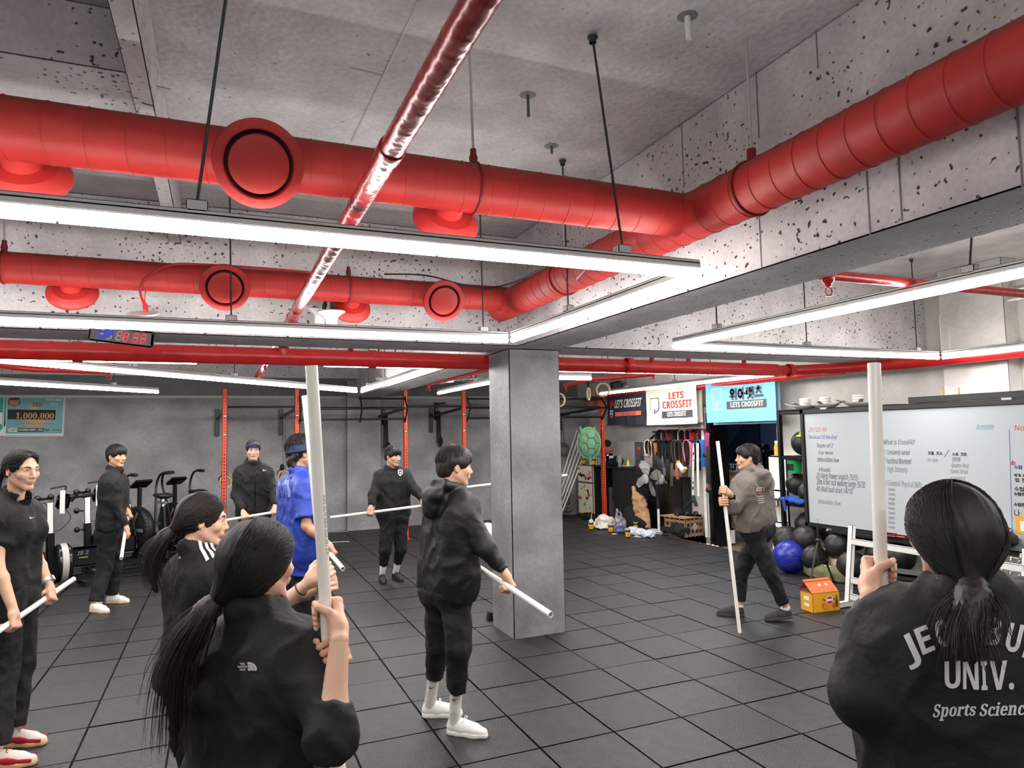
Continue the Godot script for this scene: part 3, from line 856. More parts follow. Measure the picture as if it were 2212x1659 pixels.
# ------------------------------------------------------------------ smooth bodies: distance fields meshed as surface nets
class Sdf:
	var ops:=[]
	var o:=Vector3.ZERO
	var h:=0.01
	var nx:=0; var ny:=0; var nz:=0
	var f:=PackedFloat32Array()
	var lo:=Vector3.ONE*1e9
	var hi:=Vector3.ONE*-1e9

	func cap(a: Vector3,b: Vector3,ra: float,rb: float,k:=0.02) -> Sdf:
		ops.append([0,a,b,ra,rb,k]); grow(a,ra+k*0.5); grow(b,rb+k*0.5); return self

	func flat(a: Vector3,b: Vector3,ra: float,rb: float,k:=0.02) -> Sdf:
		ops.append([4,a,b,ra,rb,k]); grow(a,ra+k*0.5); grow(b,rb+k*0.5); return self

	func chain(pts: Array,rs: Array,k:=0.02) -> Sdf:
		for i in pts.size()-1: cap(pts[i],pts[i+1],rs[i],rs[i+1],k)
		return self

	func ell(c: Vector3,r: Vector3,b:=Basis(),k:=0.01) -> Sdf:
		ops.append([1,c,r,b.inverse(),k,false])
		var m:=maxf(r.x,maxf(r.y,r.z))
		if b==Basis(): grow3(c,r+Vector3.ONE*k*0.5)
		else: grow(c,m+k*0.5)
		return self

	func sub(c: Vector3,r: Vector3,b:=Basis(),k:=0.01) -> Sdf:
		ops.append([1,c,r,b.inverse(),k,true]); return self

	func subcap(a: Vector3,b: Vector3,ra: float,rb: float,k:=0.01) -> Sdf:
		ops.append([3,a,b,ra,rb,k]); return self

	func clip(p: Vector3,n: Vector3,reach:=99.0) -> Sdf:
		ops.append([2,p,n.normalized(),reach]); return self

	func grow(p: Vector3,r: float) -> void:
		grow3(p,Vector3.ONE*r)

	func grow3(p: Vector3,r: Vector3) -> void:
		lo=lo.min(p-r); hi=hi.max(p+r)

	func run(hh: float) -> Sdf:
		h=hh
		o=lo-Vector3.ONE*h*2.5
		var e:=(hi-o)/h
		nx=int(e.x)+4; ny=int(e.y)+4; nz=int(e.z)+4
		f.resize(nx*ny*nz)
		f.fill(0.5)
		for q in ops:
			match q[0]:
				0: _cap(q[1],q[2],q[3],q[4],q[5],false,false)
				1: _ell(q[1],q[2],q[3],q[4],q[5])
				2: _clip(q[1],q[2],q[3])
				3: _cap(q[1],q[2],q[3],q[4],q[5],true,false)
				4: _cap(q[1],q[2],q[3],q[4],q[5],false,true)
		return self

	func _range(a: Vector3,b: Vector3) -> Array:
		var p:=((a-o)/h).floor(); var q:=((b-o)/h).ceil()
		return [clampi(int(p.x),0,nx-1),clampi(int(q.x)+1,0,nx),clampi(int(p.y),0,ny-1),clampi(int(q.y)+1,0,ny),clampi(int(p.z),0,nz-1),clampi(int(q.z)+1,0,nz)]

	func _cap(a: Vector3,b: Vector3,ra: float,rb: float,k: float,cut: bool,square: bool) -> void:
		var m:=Vector3.ONE*(maxf(ra,rb)+k+h*2.0)
		var g:=_range(a.min(b)-m,a.max(b)+m)
		var ba:=b-a
		var inv:=1.0/maxf(ba.length_squared(),1e-9)
		var dr:=rb-ra
		var dn:=ba.normalized(); var L:=ba.length()
		for iz in range(g[4],g[5]):
			for iy in range(g[2],g[3]):
				var at:=(iz*ny+iy)*nx
				var pa:=Vector3(o.x+g[0]*h,o.y+iy*h,o.z+iz*h)-a
				for ix in range(g[0],g[1]):
					var t:=clampf(pa.dot(ba)*inv,0.0,1.0)
					var d:=(pa-ba*t).length()-ra-dr*t
					if square: d=maxf(d,pa.dot(dn)-L)
					pa.x+=h
					var v:=f[at+ix]
					if cut:
						d=-d
						var w:=maxf(k-absf(d-v),0.0)/k
						f[at+ix]=maxf(d,v)+w*w*k*0.25
					else:
						var w:=maxf(k-absf(d-v),0.0)/k
						f[at+ix]=minf(d,v)-w*w*k*0.25

	func _ell(c: Vector3,r: Vector3,bi: Basis,k: float,cut: bool) -> void:
		var big:=maxf(r.x,maxf(r.y,r.z))
		var m:=Vector3.ONE*(big+k+h*2.0)
		var g:=_range(c-m,c+m)
		var r2:=r*r
		for iz in range(g[4],g[5]):
			for iy in range(g[2],g[3]):
				var at:=(iz*ny+iy)*nx
				for ix in range(g[0],g[1]):
					var p:=bi*(Vector3(o.x+ix*h,o.y+iy*h,o.z+iz*h)-c)
					var k0:=(p/r).length()
					var k1:=(p/r2).length()
					var d:=k0*(k0-1.0)/maxf(k1,1e-6)
					if k0 < 0.2: d=minf(d,-0.5*minf(r.x,minf(r.y,r.z)))
					var v:=f[at+ix]
					if cut:
						d=-d
						var w:=maxf(k-absf(d-v),0.0)/k
						f[at+ix]=maxf(d,v)+w*w*k*0.25
					else:
						var w:=maxf(k-absf(d-v),0.0)/k
						f[at+ix]=minf(d,v)-w*w*k*0.25

	func _clip(p: Vector3,n: Vector3,reach: float) -> void:
		var m:=Vector3.ONE*minf(reach,9.0)
		var g:=_range(p-m,p+m)
		for iz in range(g[4],g[5]):
			for iy in range(g[2],g[3]):
				var at:=(iz*ny+iy)*nx
				for ix in range(g[0],g[1]):
					var q:=Vector3(o.x+ix*h,o.y+iy*h,o.z+iz*h)-p
					if reach < 9.0 and q.length_squared() > reach*reach: continue
					f[at+ix]=maxf(f[at+ix],q.dot(n))

	func value(p: Vector3) -> float:
		var q:=(p-o)/h
		var x:=int(q.x); var y:=int(q.y); var z:=int(q.z)
		if x < 0 or y < 0 or z < 0 or x >= nx-1 or y >= ny-1 or z >= nz-1: return 0.5
		var t:=q-Vector3(x,y,z)
		var i:=(z*ny+y)*nx+x
		var s:=nx*ny
		var a:=lerpf(lerpf(f[i],f[i+1],t.x),lerpf(f[i+nx],f[i+nx+1],t.x),t.y)
		i+=s
		var b:=lerpf(lerpf(f[i],f[i+1],t.x),lerpf(f[i+nx],f[i+nx+1],t.x),t.y)
		return lerpf(a,b,t.z)

	func march(p: Vector3,d: Vector3,far:=0.5) -> Vector3:
		var t:=0.0
		while t < far:
			var v:=value(p+d*t)
			if v < 0.001: return p+d*t
			t+=maxf(minf(v,0.03)*0.8,0.001)
		return p+d*far

	func net(fold=null,color=null) -> MB:
		var mbb:=MB.new()
		var id:={}
		var sx:=1; var sy:=nx; var sz:=nx*ny
		var lim:=h*2.3
		var V:=PackedVector3Array()
		var cells:=PackedInt32Array()
		for z in nz-1:
			for y in ny-1:
				var row:=(z*ny+y)*nx
				for x in nx-1:
					var i:=row+x
					var a:=f[i]
					if a > lim or a < -lim: continue
					var b:=f[i+1]; var c:=f[i+sy]; var d:=f[i+sy+1]
					var e:=f[i+sz]; var g:=f[i+sz+1]; var m:=f[i+sz+sy]; var n:=f[i+sz+sy+1]
					var k:=int(a < 0)+int(b < 0)+int(c < 0)+int(d < 0)+int(e < 0)+int(g < 0)+int(m < 0)+int(n < 0)
					if k==0 or k==8: continue
					var s:=Vector3.ZERO; var w:=0
					if (a < 0) != (b < 0): s+=Vector3(a/(a-b),0,0); w+=1
					if (c < 0) != (d < 0): s+=Vector3(c/(c-d),1,0); w+=1
					if (e < 0) != (g < 0): s+=Vector3(e/(e-g),0,1); w+=1
					if (m < 0) != (n < 0): s+=Vector3(m/(m-n),1,1); w+=1
					if (a < 0) != (c < 0): s+=Vector3(0,a/(a-c),0); w+=1
					if (b < 0) != (d < 0): s+=Vector3(1,b/(b-d),0); w+=1
					if (e < 0) != (m < 0): s+=Vector3(0,e/(e-m),1); w+=1
					if (g < 0) != (n < 0): s+=Vector3(1,g/(g-n),1); w+=1
					if (a < 0) != (e < 0): s+=Vector3(0,0,a/(a-e)); w+=1
					if (b < 0) != (g < 0): s+=Vector3(1,0,b/(b-g)); w+=1
					if (c < 0) != (m < 0): s+=Vector3(0,1,c/(c-m)); w+=1
					if (d < 0) != (n < 0): s+=Vector3(1,1,d/(d-n)); w+=1
					id[i]=V.size()
					cells.append(i)
					V.append(o+(Vector3(x,y,z)+s/w)*h)
		var Q:=PackedInt32Array()
		for i in cells:
			var a:=f[i]
			if (a < 0) != (f[i+sx] < 0) and id.has(i-sy) and id.has(i-sz) and id.has(i-sy-sz):
				_quad(Q,id[i],id[i-sy],id[i-sy-sz],id[i-sz],a < 0)
			if (a < 0) != (f[i+sy] < 0) and id.has(i-sx) and id.has(i-sz) and id.has(i-sx-sz):
				_quad(Q,id[i],id[i-sz],id[i-sx-sz],id[i-sx],a < 0)
			if (a < 0) != (f[i+sz] < 0) and id.has(i-sx) and id.has(i-sy) and id.has(i-sx-sy):
				_quad(Q,id[i],id[i-sx],id[i-sx-sy],id[i-sy],a < 0)
		var N:=normals(V,Q)
		if fold != null:
			for i in V.size(): V[i]+=N[i]*fold.call(V[i],N[i])
			N=normals(V,Q)
		mbb.v=V; mbb.n=N; mbb.ix=Q
		if color != null:
			mbb.use_col=true
			for i in V.size(): mbb.c.append(color.call(V[i],N[i]))
		return mbb

	static func _quad(Q: PackedInt32Array,a: int,b: int,c: int,d: int,flip: bool) -> void:
		if flip: Q.append(a); Q.append(c); Q.append(b); Q.append(a); Q.append(d); Q.append(c)
		else: Q.append(a); Q.append(b); Q.append(c); Q.append(a); Q.append(c); Q.append(d)

	static func normals(V: PackedVector3Array,Q: PackedInt32Array) -> PackedVector3Array:
		var N:=PackedVector3Array()
		N.resize(V.size())
		for k in range(0,Q.size(),3):
			var a:=Q[k]; var b:=Q[k+1]; var c:=Q[k+2]
			var n:=(V[c]-V[a]).cross(V[b]-V[a])
			N[a]+=n; N[b]+=n; N[c]+=n
		for i in N.size(): N[i]=N[i].normalized()
		return N


func sdf() -> Sdf:
	return Sdf.new()

# lays a flat MB onto a field: every corner is moved along dir until it meets the surface
func stick(flat: MB,xf: Transform3D,s: Sdf,dir: Vector3,off: float,fold=null,maxlen:=0.02) -> MB:
	var o:=MB.new()
	var pts:=PackedVector3Array()
	for p in flat.v: pts.append(xf*p)
	var todo:=[]
	for i in range(0,flat.ix.size(),3):
		todo.append([pts[flat.ix[i]],pts[flat.ix[i+2]],pts[flat.ix[i+1]],0])
	var seen:={}
	while todo.size():
		var q: Array=todo.pop_back()
		var a: Vector3=q[0]; var b: Vector3=q[1]; var c: Vector3=q[2]
		var ab:=a.distance_to(b); var bc:=b.distance_to(c); var ca:=c.distance_to(a)
		var m:=maxf(ab,maxf(bc,ca))
		if m > maxlen and q[3] < 6:
			if m==ab: todo.append([a,(a+b)/2,c,q[3]+1]); todo.append([(a+b)/2,b,c,q[3]+1])
			elif m==bc: todo.append([a,b,(b+c)/2,q[3]+1]); todo.append([a,(b+c)/2,c,q[3]+1])
			else: todo.append([a,b,(c+a)/2,q[3]+1]); todo.append([(c+a)/2,b,c,q[3]+1])
			continue
		var ids:=[]
		for p in [a,b,c]:
			var key: Vector3i=Vector3i((p as Vector3*20000.0).round())
			if not seen.has(key):
				var hit:=s.march(p-dir*0.2,dir,0.6)
				var e:=0.006
				var n:=Vector3(s.value(hit+Vector3(e,0,0))-s.value(hit-Vector3(e,0,0)),s.value(hit+Vector3(0,e,0))-s.value(hit-Vector3(0,e,0)),s.value(hit+Vector3(0,0,e))-s.value(hit-Vector3(0,0,e))).normalized()
				var d: float=off
				if fold != null: d+=fold.call(hit,n)
				seen[key]=o.vert(hit+n*d,n)
			ids.append(seen[key])
		# keep the side that faces against dir
		var nn:=(o.v[ids[1]]-o.v[ids[0]]).cross(o.v[ids[2]]-o.v[ids[0]])
		if nn.dot(o.n[ids[0]]) >= 0: o.tri(ids[0],ids[1],ids[2])
		else: o.tri(ids[0],ids[2],ids[1])
	return o

# ------------------------------------------------------------------ heads, hands, hair, shoes
var proto:={}
const LIN:=1.0

func lin(r: int,g: int,b: int) -> Color:
	return g8(r,g,b).srgb_to_linear()

# face looks along +z, y up, origin between the ears; about 0.235 m from chin to crown
func head_mb(sex: String,skin: Color) -> MB:
	var key := "head"+sex+str(skin)
	if proto.has(key): return proto[key]
	var s:=sdf()
	var wj:=1.0 if sex == "m" else 0.9
	s.ell(Vector3(0,0.028,-0.014),Vector3(0.076,0.09,0.096),Basis(),0.01)
	s.ell(Vector3(0,-0.03,0.024),Vector3(0.064*wj,0.078,0.066),Basis(),0.03)
	s.cap(Vector3(-0.056*wj,-0.05,0.0),Vector3(-0.018,-0.1,0.062),0.018,0.014,0.025)
	s.cap(Vector3(0.056*wj,-0.05,0.0),Vector3(0.018,-0.1,0.062),0.018,0.014,0.025)
	s.ell(Vector3(0,-0.1,0.068),Vector3(0.022,0.016,0.017),Basis(),0.02)
	for sg in [-1.0,1.0]:
		s.ell(Vector3(0.042*sg,-0.022,0.06),Vector3(0.024,0.024,0.022),Basis(),0.02)
		s.cap(Vector3(0.048*sg,0.026,0.064),Vector3(0.012*sg,0.027,0.084),0.009,0.009,0.018)
		s.sub(Vector3(0.033*sg,0.008,0.098),Vector3(0.019,0.012,0.018),Basis(),0.012)
		s.ell(Vector3(0.032*sg,0.006,0.0735),Vector3(0.0165,0.0115,0.0125),Basis(),0.004)
	s.cap(Vector3(0,0.014,0.086),Vector3(0,-0.026,0.103),0.0085,0.0105,0.014)
	s.ell(Vector3(0,-0.031,0.106),Vector3(0.0115,0.0095,0.0105),Basis(),0.008)
	for sg in [-1.0,1.0]:
		s.ell(Vector3(0.0125*sg,-0.034,0.095),Vector3(0.0085,0.0075,0.0095),Basis(),0.006)
	s.ell(Vector3(0,-0.058,0.083),Vector3(0.028,0.018,0.014),Basis(),0.015)
	s.ell(Vector3(0,-0.0585,0.0935),Vector3(0.021,0.0055,0.0075),Basis(),0.004)
	s.ell(Vector3(0,-0.069,0.0915),Vector3(0.0185,0.0065,0.0085),Basis(),0.004)
	s.subcap(Vector3(-0.02,-0.0635,0.1),Vector3(0.02,-0.0635,0.1),0.0022,0.0022,0.003)
	for sg in [-1.0,1.0]:
		var eb:=Basis(Vector3.UP,0.35*sg)*Basis(Vector3.RIGHT,-0.15)
		s.ell(Vector3(0.079*sg,-0.004,-0.012),Vector3(0.009,0.031,0.018),eb,0.006)
		s.sub(Vector3(0.088*sg,-0.001,-0.007),Vector3(0.006,0.019,0.009),eb,0.004)
	var nr:=0.056 if sex == "m" else 0.048
	s.cap(Vector3(0,-0.05,-0.022),Vector3(0,-0.185,-0.036),nr,nr*1.08,0.03)
	s.clip(Vector3(0,-0.185,0),Vector3.DOWN)
	s.run(0.0042)
	var lip:=skin*Color(0.86,0.6,0.58); lip.a=1
	var cheek:=skin*Color(1.0,0.9,0.87); cheek.a=1
	var m:=s.net(null,func(p: Vector3,n: Vector3) -> Color:
		if p.z > 0.083 and absf(p.x) < 0.022 and p.y < -0.0535 and p.y > -0.0755 and p.y < -0.0525-absf(p.x)*0.12: return lip
		if absf(p.x) > 0.074 and p.y < 0.03 and p.y > -0.04: return cheek
		return skin)
	proto[key]=m
	return m

# eyes, brows: small things laid on the face, in the head's axes
func eye_mb(sg: float) -> MB:
	var m:=MB.new(); m.use_col=true
	m.col=lin(225,218,210)
	m.ball(Vector3(0.032*sg,0.0065,0.0795),Vector3(0.0125,0.0042,0.0078),Basis(Vector3.UP,0.18*sg),14,8)
	m.col=lin(28,20,16)
	m.ball(Vector3(0.0315*sg,0.0068,0.0842),Vector3(0.0052,0.0042,0.0036),Basis(),10,8)
	m.tube([Vector3(0.0185*sg,0.0075,0.083),Vector3(0.025*sg,0.0112,0.0865),Vector3(0.033*sg,0.012,0.0865),Vector3(0.041*sg,0.0095,0.083),Vector3(0.047*sg,0.006,0.077)],[0.0006,0.0016,0.0018,0.0016,0.0006],6)
	return m

func brow_mb(sg: float) -> MB:
	var m:=MB.new()
	m.tube([Vector3(0.013*sg,0.0235,0.0925),Vector3(0.024*sg,0.0285,0.0905),Vector3(0.037*sg,0.0305,0.0845),Vector3(0.05*sg,0.026,0.0745)],[0.0025,0.004,0.0036,0.001],6,true,0.6,Vector3(0,0,1))
	return m

# a LEFT hand closed round a pole that runs along y (thumb at +y); wrist towards +x, back of the hand towards +z
func grip_mb(skin: Color,open:=0.0) -> MB:
	var key := "grip%s%s" % [skin,open]
	if proto.has(key): return proto[key]
	var s:=sdf()
	var r:=0.0175
	# palm
	s.cap(Vector3(-0.026,0.03,0.031),Vector3(0.042,0.02,0.031),0.0135,0.0155,0.012)
	s.cap(Vector3(-0.028,0.01,0.0335),Vector3(0.042,0.006,0.032),0.0135,0.016,0.012)
	s.cap(Vector3(-0.027,-0.01,0.0325),Vector3(0.042,-0.008,0.031),0.013,0.016,0.012)
	s.cap(Vector3(-0.022,-0.029,0.03),Vector3(0.04,-0.019,0.029),0.012,0.015,0.012)
	s.cap(Vector3(0.036,0.0,0.03),Vector3(0.078,0.0,0.031),0.0245,0.0245,0.02)
	# four fingers round the pole
	var ys:=[0.031,0.0105,-0.0105,-0.0305]
	var ls:=[1.0,1.06,1.0,0.88]
	for i in 4:
		var y: float=ys[i]; var q: float=ls[i]
		var rr:=0.0092 if i < 3 else 0.0082
		var kn:=Vector3(-0.027,y,0.034)
		var pip:=Vector3(-0.034*q-0.006,y*0.98,-0.004)
		var dip:=Vector3(-0.019*q+0.001,y*0.96,-0.0285)
		var tip:=Vector3(0.004*q,y*0.95,-0.0285)
		if open > 0.0:
			pip=pip.lerp(kn+Vector3(-0.042*q,0,-0.01),open); dip=dip.lerp(kn+Vector3(-0.066*q,0,-0.022),open); tip=tip.lerp(kn+Vector3(-0.083*q,0,-0.038),open)
		s.cap(kn,pip,rr*1.08,rr,0.007)
		s.cap(pip,dip,rr*0.98,rr*0.92,0.003)
		s.cap(dip,tip,rr*0.92,rr*0.78,0.003)
	# thumb
	s.cap(Vector3(0.036,0.018,0.022),Vector3(0.02,0.044,0.008),0.0145,0.0115,0.014)
	s.cap(Vector3(0.02,0.044,0.008),Vector3(0.006,0.051,-0.018),0.0112,0.0098,0.004)
	s.cap(Vector3(0.006,0.051,-0.018),Vector3(-0.015,0.046,-0.0275),0.0098,0.0078,0.003)
	s.run(0.003)
	var warm:=skin*Color(0.97,0.84,0.8); warm.a=1
	var nail:=skin*Color(1.05,0.95,0.92); nail.a=1
	var m:=s.net(null,func(p: Vector3,n: Vector3) -> Color:
		if p.z < -0.026 and p.y > 0.04 and p.x < -0.006: return nail
		return skin.lerp(warm,clampf((-p.x-0.0)*22.0,0,1)))
	proto[key]=m
	return m

# wrist: where the wrist is wanted; pole: the pole's direction towards the thumb; arm: from the palm to the wrist
func grip_xf(on_pole: Vector3,pole: Vector3,arm: Vector3,left: bool) -> Transform3D:
	var y:=pole.normalized()
	var x:=(arm-y*arm.dot(y)).normalized()
	var z:=x.cross(y)
	# the pole lies slantwise across the palm when the forearm is not square to it
	var lean:=clampf(atan2(arm.dot(y),arm.dot(x)),-0.55,0.55)
	x=x.rotated(z,lean); y=y.rotated(z,lean)
	if not left: z=-z
	return Transform3D(Basis(x,y,z),on_pole)

func shoe_mbs(kind: String) -> Dictionary:
	var key := "shoe"+kind
	if proto.has(key): return proto[key]
	var s:=sdf()
	s.cap(Vector3(0,0.045,-0.06),Vector3(0,0.043,0.0),0.037,0.041,0.02)
	s.cap(Vector3(0,0.043,0.0),Vector3(-0.004,0.036,0.085),0.041,0.042,0.02)
	s.cap(Vector3(-0.004,0.034,0.085),Vector3(-0.006,0.027,0.145),0.042,0.03,0.02)
	s.cap(Vector3(0,0.05,-0.062),Vector3(0,0.085,-0.055),0.034,0.034,0.02)
	s.cap(Vector3(0,0.075,-0.04),Vector3(0,0.06,0.045),0.035,0.028,0.02)
	s.sub(Vector3(0,0.115,-0.045),Vector3(0.03,0.045,0.042),Basis(),0.006)
	s.clip(Vector3(0,0.012,0),Vector3.DOWN)
	s.clip(Vector3(0,0.105,0),Vector3.UP)
	s.run(0.0055)
	var up:=s.net()
	var q:=sdf()
	q.cap(Vector3(0,0.012,-0.062),Vector3(-0.003,0.012,0.085),0.041,0.0475,0.02)
	q.cap(Vector3(-0.003,0.012,0.085),Vector3(-0.006,0.012,0.145),0.0475,0.034,0.02)
	q.clip(Vector3(0,0.03,0.02),Vector3(0,1,0.02))
	q.clip(Vector3(0,0.0,0),Vector3.DOWN)
	q.run(0.0055)
	var lace:=MB.new()
	for i in 5:
		var z:=0.02+0.017*i
		var y:=0.0905-0.0065*i
		lace.tube([Vector3(-0.024,y-0.012,z-0.004),Vector3(-0.012,y-0.001,z),Vector3(0.0,y+0.001,z+0.004),Vector3(0.012,y-0.001,z+0.008),Vector3(0.024,y-0.012,z+0.01)],0.0028,6)
	lace.tube(smooth_path([Vector3(0,0.093,0.02),Vector3(0.02,0.108,0.018),Vector3(0.036,0.1,0.026),Vector3(0.02,0.092,0.026),Vector3(0,0.093,0.02)],5),0.0024,5)
	lace.tube(smooth_path([Vector3(0,0.093,0.02),Vector3(-0.02,0.106,0.016),Vector3(-0.036,0.096,0.026),Vector3(-0.02,0.091,0.026),Vector3(0,0.093,0.02)],5),0.0024,5)
	var acc:=MB.new()
	for sg in [-1.0,1.0]:
		for k in 3:
			acc.tube([Vector3(0.0415*sg,0.035+0.002*k,0.0+0.016*k),Vector3(0.037*sg,0.058,0.012+0.016*k)],0.0025,5)
	var d:={"up": up.mesh(),"sole": q.net().mesh(),"lace": lace.mesh(),"acc": acc.mesh()}
	proto[key]=d
	return d

# strands that run over an ellipsoid and end where the style says
func strand(m: MB,pts: Array,r: float,sides:=3) -> void:
	var rs:=[]
	for i in pts.size():
		var t:=float(i)/(pts.size()-1)
		rs.append(r*(1.0-0.75*t*t))
	m.tube(pts,rs,sides,false)

func cap_fold(seed_: int,amp: float,freq:=16.0) -> Callable:
	var nz:=FastNoiseLite.new(); nz.seed=seed_; nz.frequency=1.0; nz.fractal_octaves=2
	return func(p: Vector3,_n: Vector3) -> float:
		var a:=atan2(p.x,p.z-0.02)
		return amp*nz.get_noise_3d(cos(a)*freq,sin(a)*freq,p.y*12.0)

# short hair of a man: fringe = height of the fringe over the eyes line, style "bowl", "short", "curly"
func short_hair(style: String,fringe: float,seed_: int) -> MB:
	var s:=sdf()
	var vol:=1.0 if style != "short" else 0.96
	s.ell(Vector3(0,0.045,-0.018),Vector3(0.089,0.092,0.107)*vol,Basis(),0.01)
	s.ell(Vector3(0,-0.005,-0.06),Vector3(0.074,0.075,0.06)*vol,Basis(),0.02)
	if style == "bowl":
		s.ell(Vector3(0,0.062,0.045),Vector3(0.078,0.058,0.062),Basis(),0.02)
		for sg in [-1.0,1.0]: s.ell(Vector3(0.066*sg,0.03,0.0),Vector3(0.024,0.042,0.07),Basis(),0.015)
	elif style == "curly":
		s.ell(Vector3(0,0.05,0.0),Vector3(0.098,0.092,0.105),Basis(),0.02)
		s.ell(Vector3(0,-0.055,-0.085),Vector3(0.062,0.085,0.034),Basis(),0.02)
	else:
		s.ell(Vector3(0.01,0.075,0.035),Vector3(0.068,0.045,0.062),Basis(),0.02)
	s.sub(Vector3(0,fringe-0.1,0.09),Vector3(0.088,0.1,0.088),Basis(),0.008)
	for sg in [-1.0,1.0]:
		s.sub(Vector3(0.092*sg,-0.016,-0.004),Vector3(0.026,0.034,0.03),Basis(),0.008)
	if style == "curly": s.clip(Vector3(0,-0.14,-0.06),Vector3(0,-1,0.2))
	else: s.clip(Vector3(0,-0.062,-0.075),Vector3(0,-1,0.25))
	s.run(0.0048)
	var m:=s.net(cap_fold(seed_,0.0035 if style != "curly" else 0.016,9.0 if style != "curly" else 3.5))
	var r:=RandomNumberGenerator.new(); r.seed=seed_
	var ce:=Vector3(0,0.045,-0.018)
	var n:=420
	for i in n:
		var a:=r.randf()*TAU
		var front:=maxf(0.0,cos(a))
		var th1:=lerpf(2.05,1.45,front)
		if style == "bowl" or style == "short":
			var yf:=(fringe-0.045)/0.092
			if cos(a) > 0.5: th1=acos(clampf(yf,-0.9,0.95))+r.randf_range(-0.08,0.1)
			elif cos(a) > -0.35: th1=1.45+r.randf_range(-0.1,0.1)
		if style == "curly" and cos(a) < -0.3: th1=2.5
		var th0:=r.randf_range(0.02,0.75)
		var rr:=Vector3(0.09,0.094,0.108)*vol*r.randf_range(0.99,1.035)
		if style == "bowl": rr.z+=0.006*front
		if style == "curly": rr=rr*r.randf_range(1.04,1.14)
		var pts:=[]
		for k in 8:
			var t:=float(k)/7
			var th:=lerpf(th0,th1,t)
			var aa:=a+0.18*sin(t*3.0+i)*(0.4 if style != "curly" else 1.6)
			var j:=1.0+(0.0 if style != "curly" else 0.06*sin(t*9.0+i*1.7))
			pts.append(ce+Vector3(sin(aa)*sin(th)*rr.x*j,cos(th)*rr.y*j+0.003,cos(aa)*sin(th)*rr.z*j))
		strand(m,pts,r.randf_range(0.0012,0.0022))
	return m

# long hair drawn back to a tie; tie and tail are in the head's axes
func long_hair(size: Vector3,ce: Vector3,hairline: float,tie: Vector3,tail: Array,spread: float,seed_: int,cover_ear: bool,n_cap:=700,n_tail:=260,thick:=0.028) -> Dictionary:
	var s:=sdf()
	s.ell(ce,size,Basis(),0.01)
	s.cap(ce+Vector3(0,-size.y*0.35,-size.z*0.35),tie,size.x*0.72,0.022,0.05)
	s.ell(Vector3(0,hairline-0.02,0.012),Vector3(size.x*0.86,0.04,0.07),Basis(),0.02)
	if cover_ear:
		for sg in [-1.0,1.0]: s.cap(ce+Vector3(size.x*0.62*sg,0.0,0.02),ce+Vector3(size.x*0.48*sg,-size.y*0.85,-0.02),0.03,0.024,0.04)
	s.sub(Vector3(0,hairline-0.12,0.1),Vector3(0.068,0.122,0.08),Basis(),0.01)
	if not cover_ear:
		for sg in [-1.0,1.0]: s.sub(Vector3(0.092*sg,-0.034,0.004),Vector3(0.026,0.044,0.034),Basis(),0.008)
	s.run(0.0055)
	var cf:=cap_fold(seed_,0.003,10.0)
	var m:=s.net(cf)
	var r:=RandomNumberGenerator.new(); r.seed=seed_
	for i in n_cap:
		var a:=r.randf_range(-1.75,1.75)
		var th:=r.randf_range(0.0,1.35) if absf(a) < 0.9 else r.randf_range(0.0,1.9)
		var root:=ce+Vector3(sin(a)*sin(th)*size.x,cos(th)*size.y,cos(a)*sin(th)*size.z)
		if ((root-Vector3(0,hairline-0.12,0.1))/Vector3(0.071,0.126,0.084)).length() < 1.0: continue
		var sgn:=signf(root.x) if absf(root.x) > 0.012 else (1.0 if r.randf() < 0.5 else -1.0)
		var mid:=ce+Vector3(sgn*size.x*r.randf_range(0.55,1.0),r.randf_range(-0.35,0.25)*size.y,r.randf_range(-0.5,-0.1)*size.z)
		var pts:=[]
		for k in 11:
			var t:=float(k)/10
			var p:=root.lerp(mid,t).lerp(mid.lerp(tie,t),t)
			var q:=(p-ce)/size
			var L:=q.length()
			if t < 0.86: p=ce+q/maxf(L,0.01)*maxf(1.0,minf(L,1.02))*size*r.randf_range(1.0,1.012)
			pts.append(p)
		pts=relax(pts,s,0.0015+0.003*r.randf())
		strand(m,pts,r.randf_range(0.0011,0.0019))
	# tail
	var tm:=MB.new()
	var td:=sdf()
	var rs:=[]
	for i in tail.size(): rs.append(thick*(0.72 if i==0 else 1.0)*(1.0-0.75*pow(float(i)/(tail.size()-1),1.6)))
	var tl:=smooth_path(tail,3)
	var rl:=[]
	for i in tl.size(): rl.append(maxf(0.005,0.78*thick*(1.0-0.85*pow(float(i)/(tl.size()-1),1.5))*(0.7 if i < 2 else 1.0)))
	td.chain(tl,rl,0.02)
	td.run(0.006)
	var nz:=FastNoiseLite.new(); nz.seed=seed_+5; nz.frequency=1.0
	tm.add(td.net(func(p: Vector3,_n: Vector3) -> float: return 0.004*nz.get_noise_3d(p.x*130.0,p.y*9.0,p.z*130.0)))
	for i in n_tail:
		var off:=Vector3(r.randfn(0,1),r.randfn(0,1)*0.4,r.randfn(0,1))*thick*0.4
		var endl:=r.randf_range(0.45,1.0)
		var pts:=[]
		var m2:=tl.size()
		for k in 12:
			var t:=float(k)/11*endl
			var fi:=t*(m2-1)
			var i0:=mini(int(fi),m2-2)
			var p: Vector3=(tl[i0] as Vector3).lerp(tl[i0+1],fi-i0)
			pts.append(p+off*(0.45+0.75*minf(t*3.0,1.0)*(1.0+spread*t*t))+Vector3(sin(t*4.0+i),0,cos(t*3.5+i*2.0))*0.004*t)
		strand(tm,pts,r.randf_range(0.001,0.0018))
	return {"cap": m,"tail": tm}

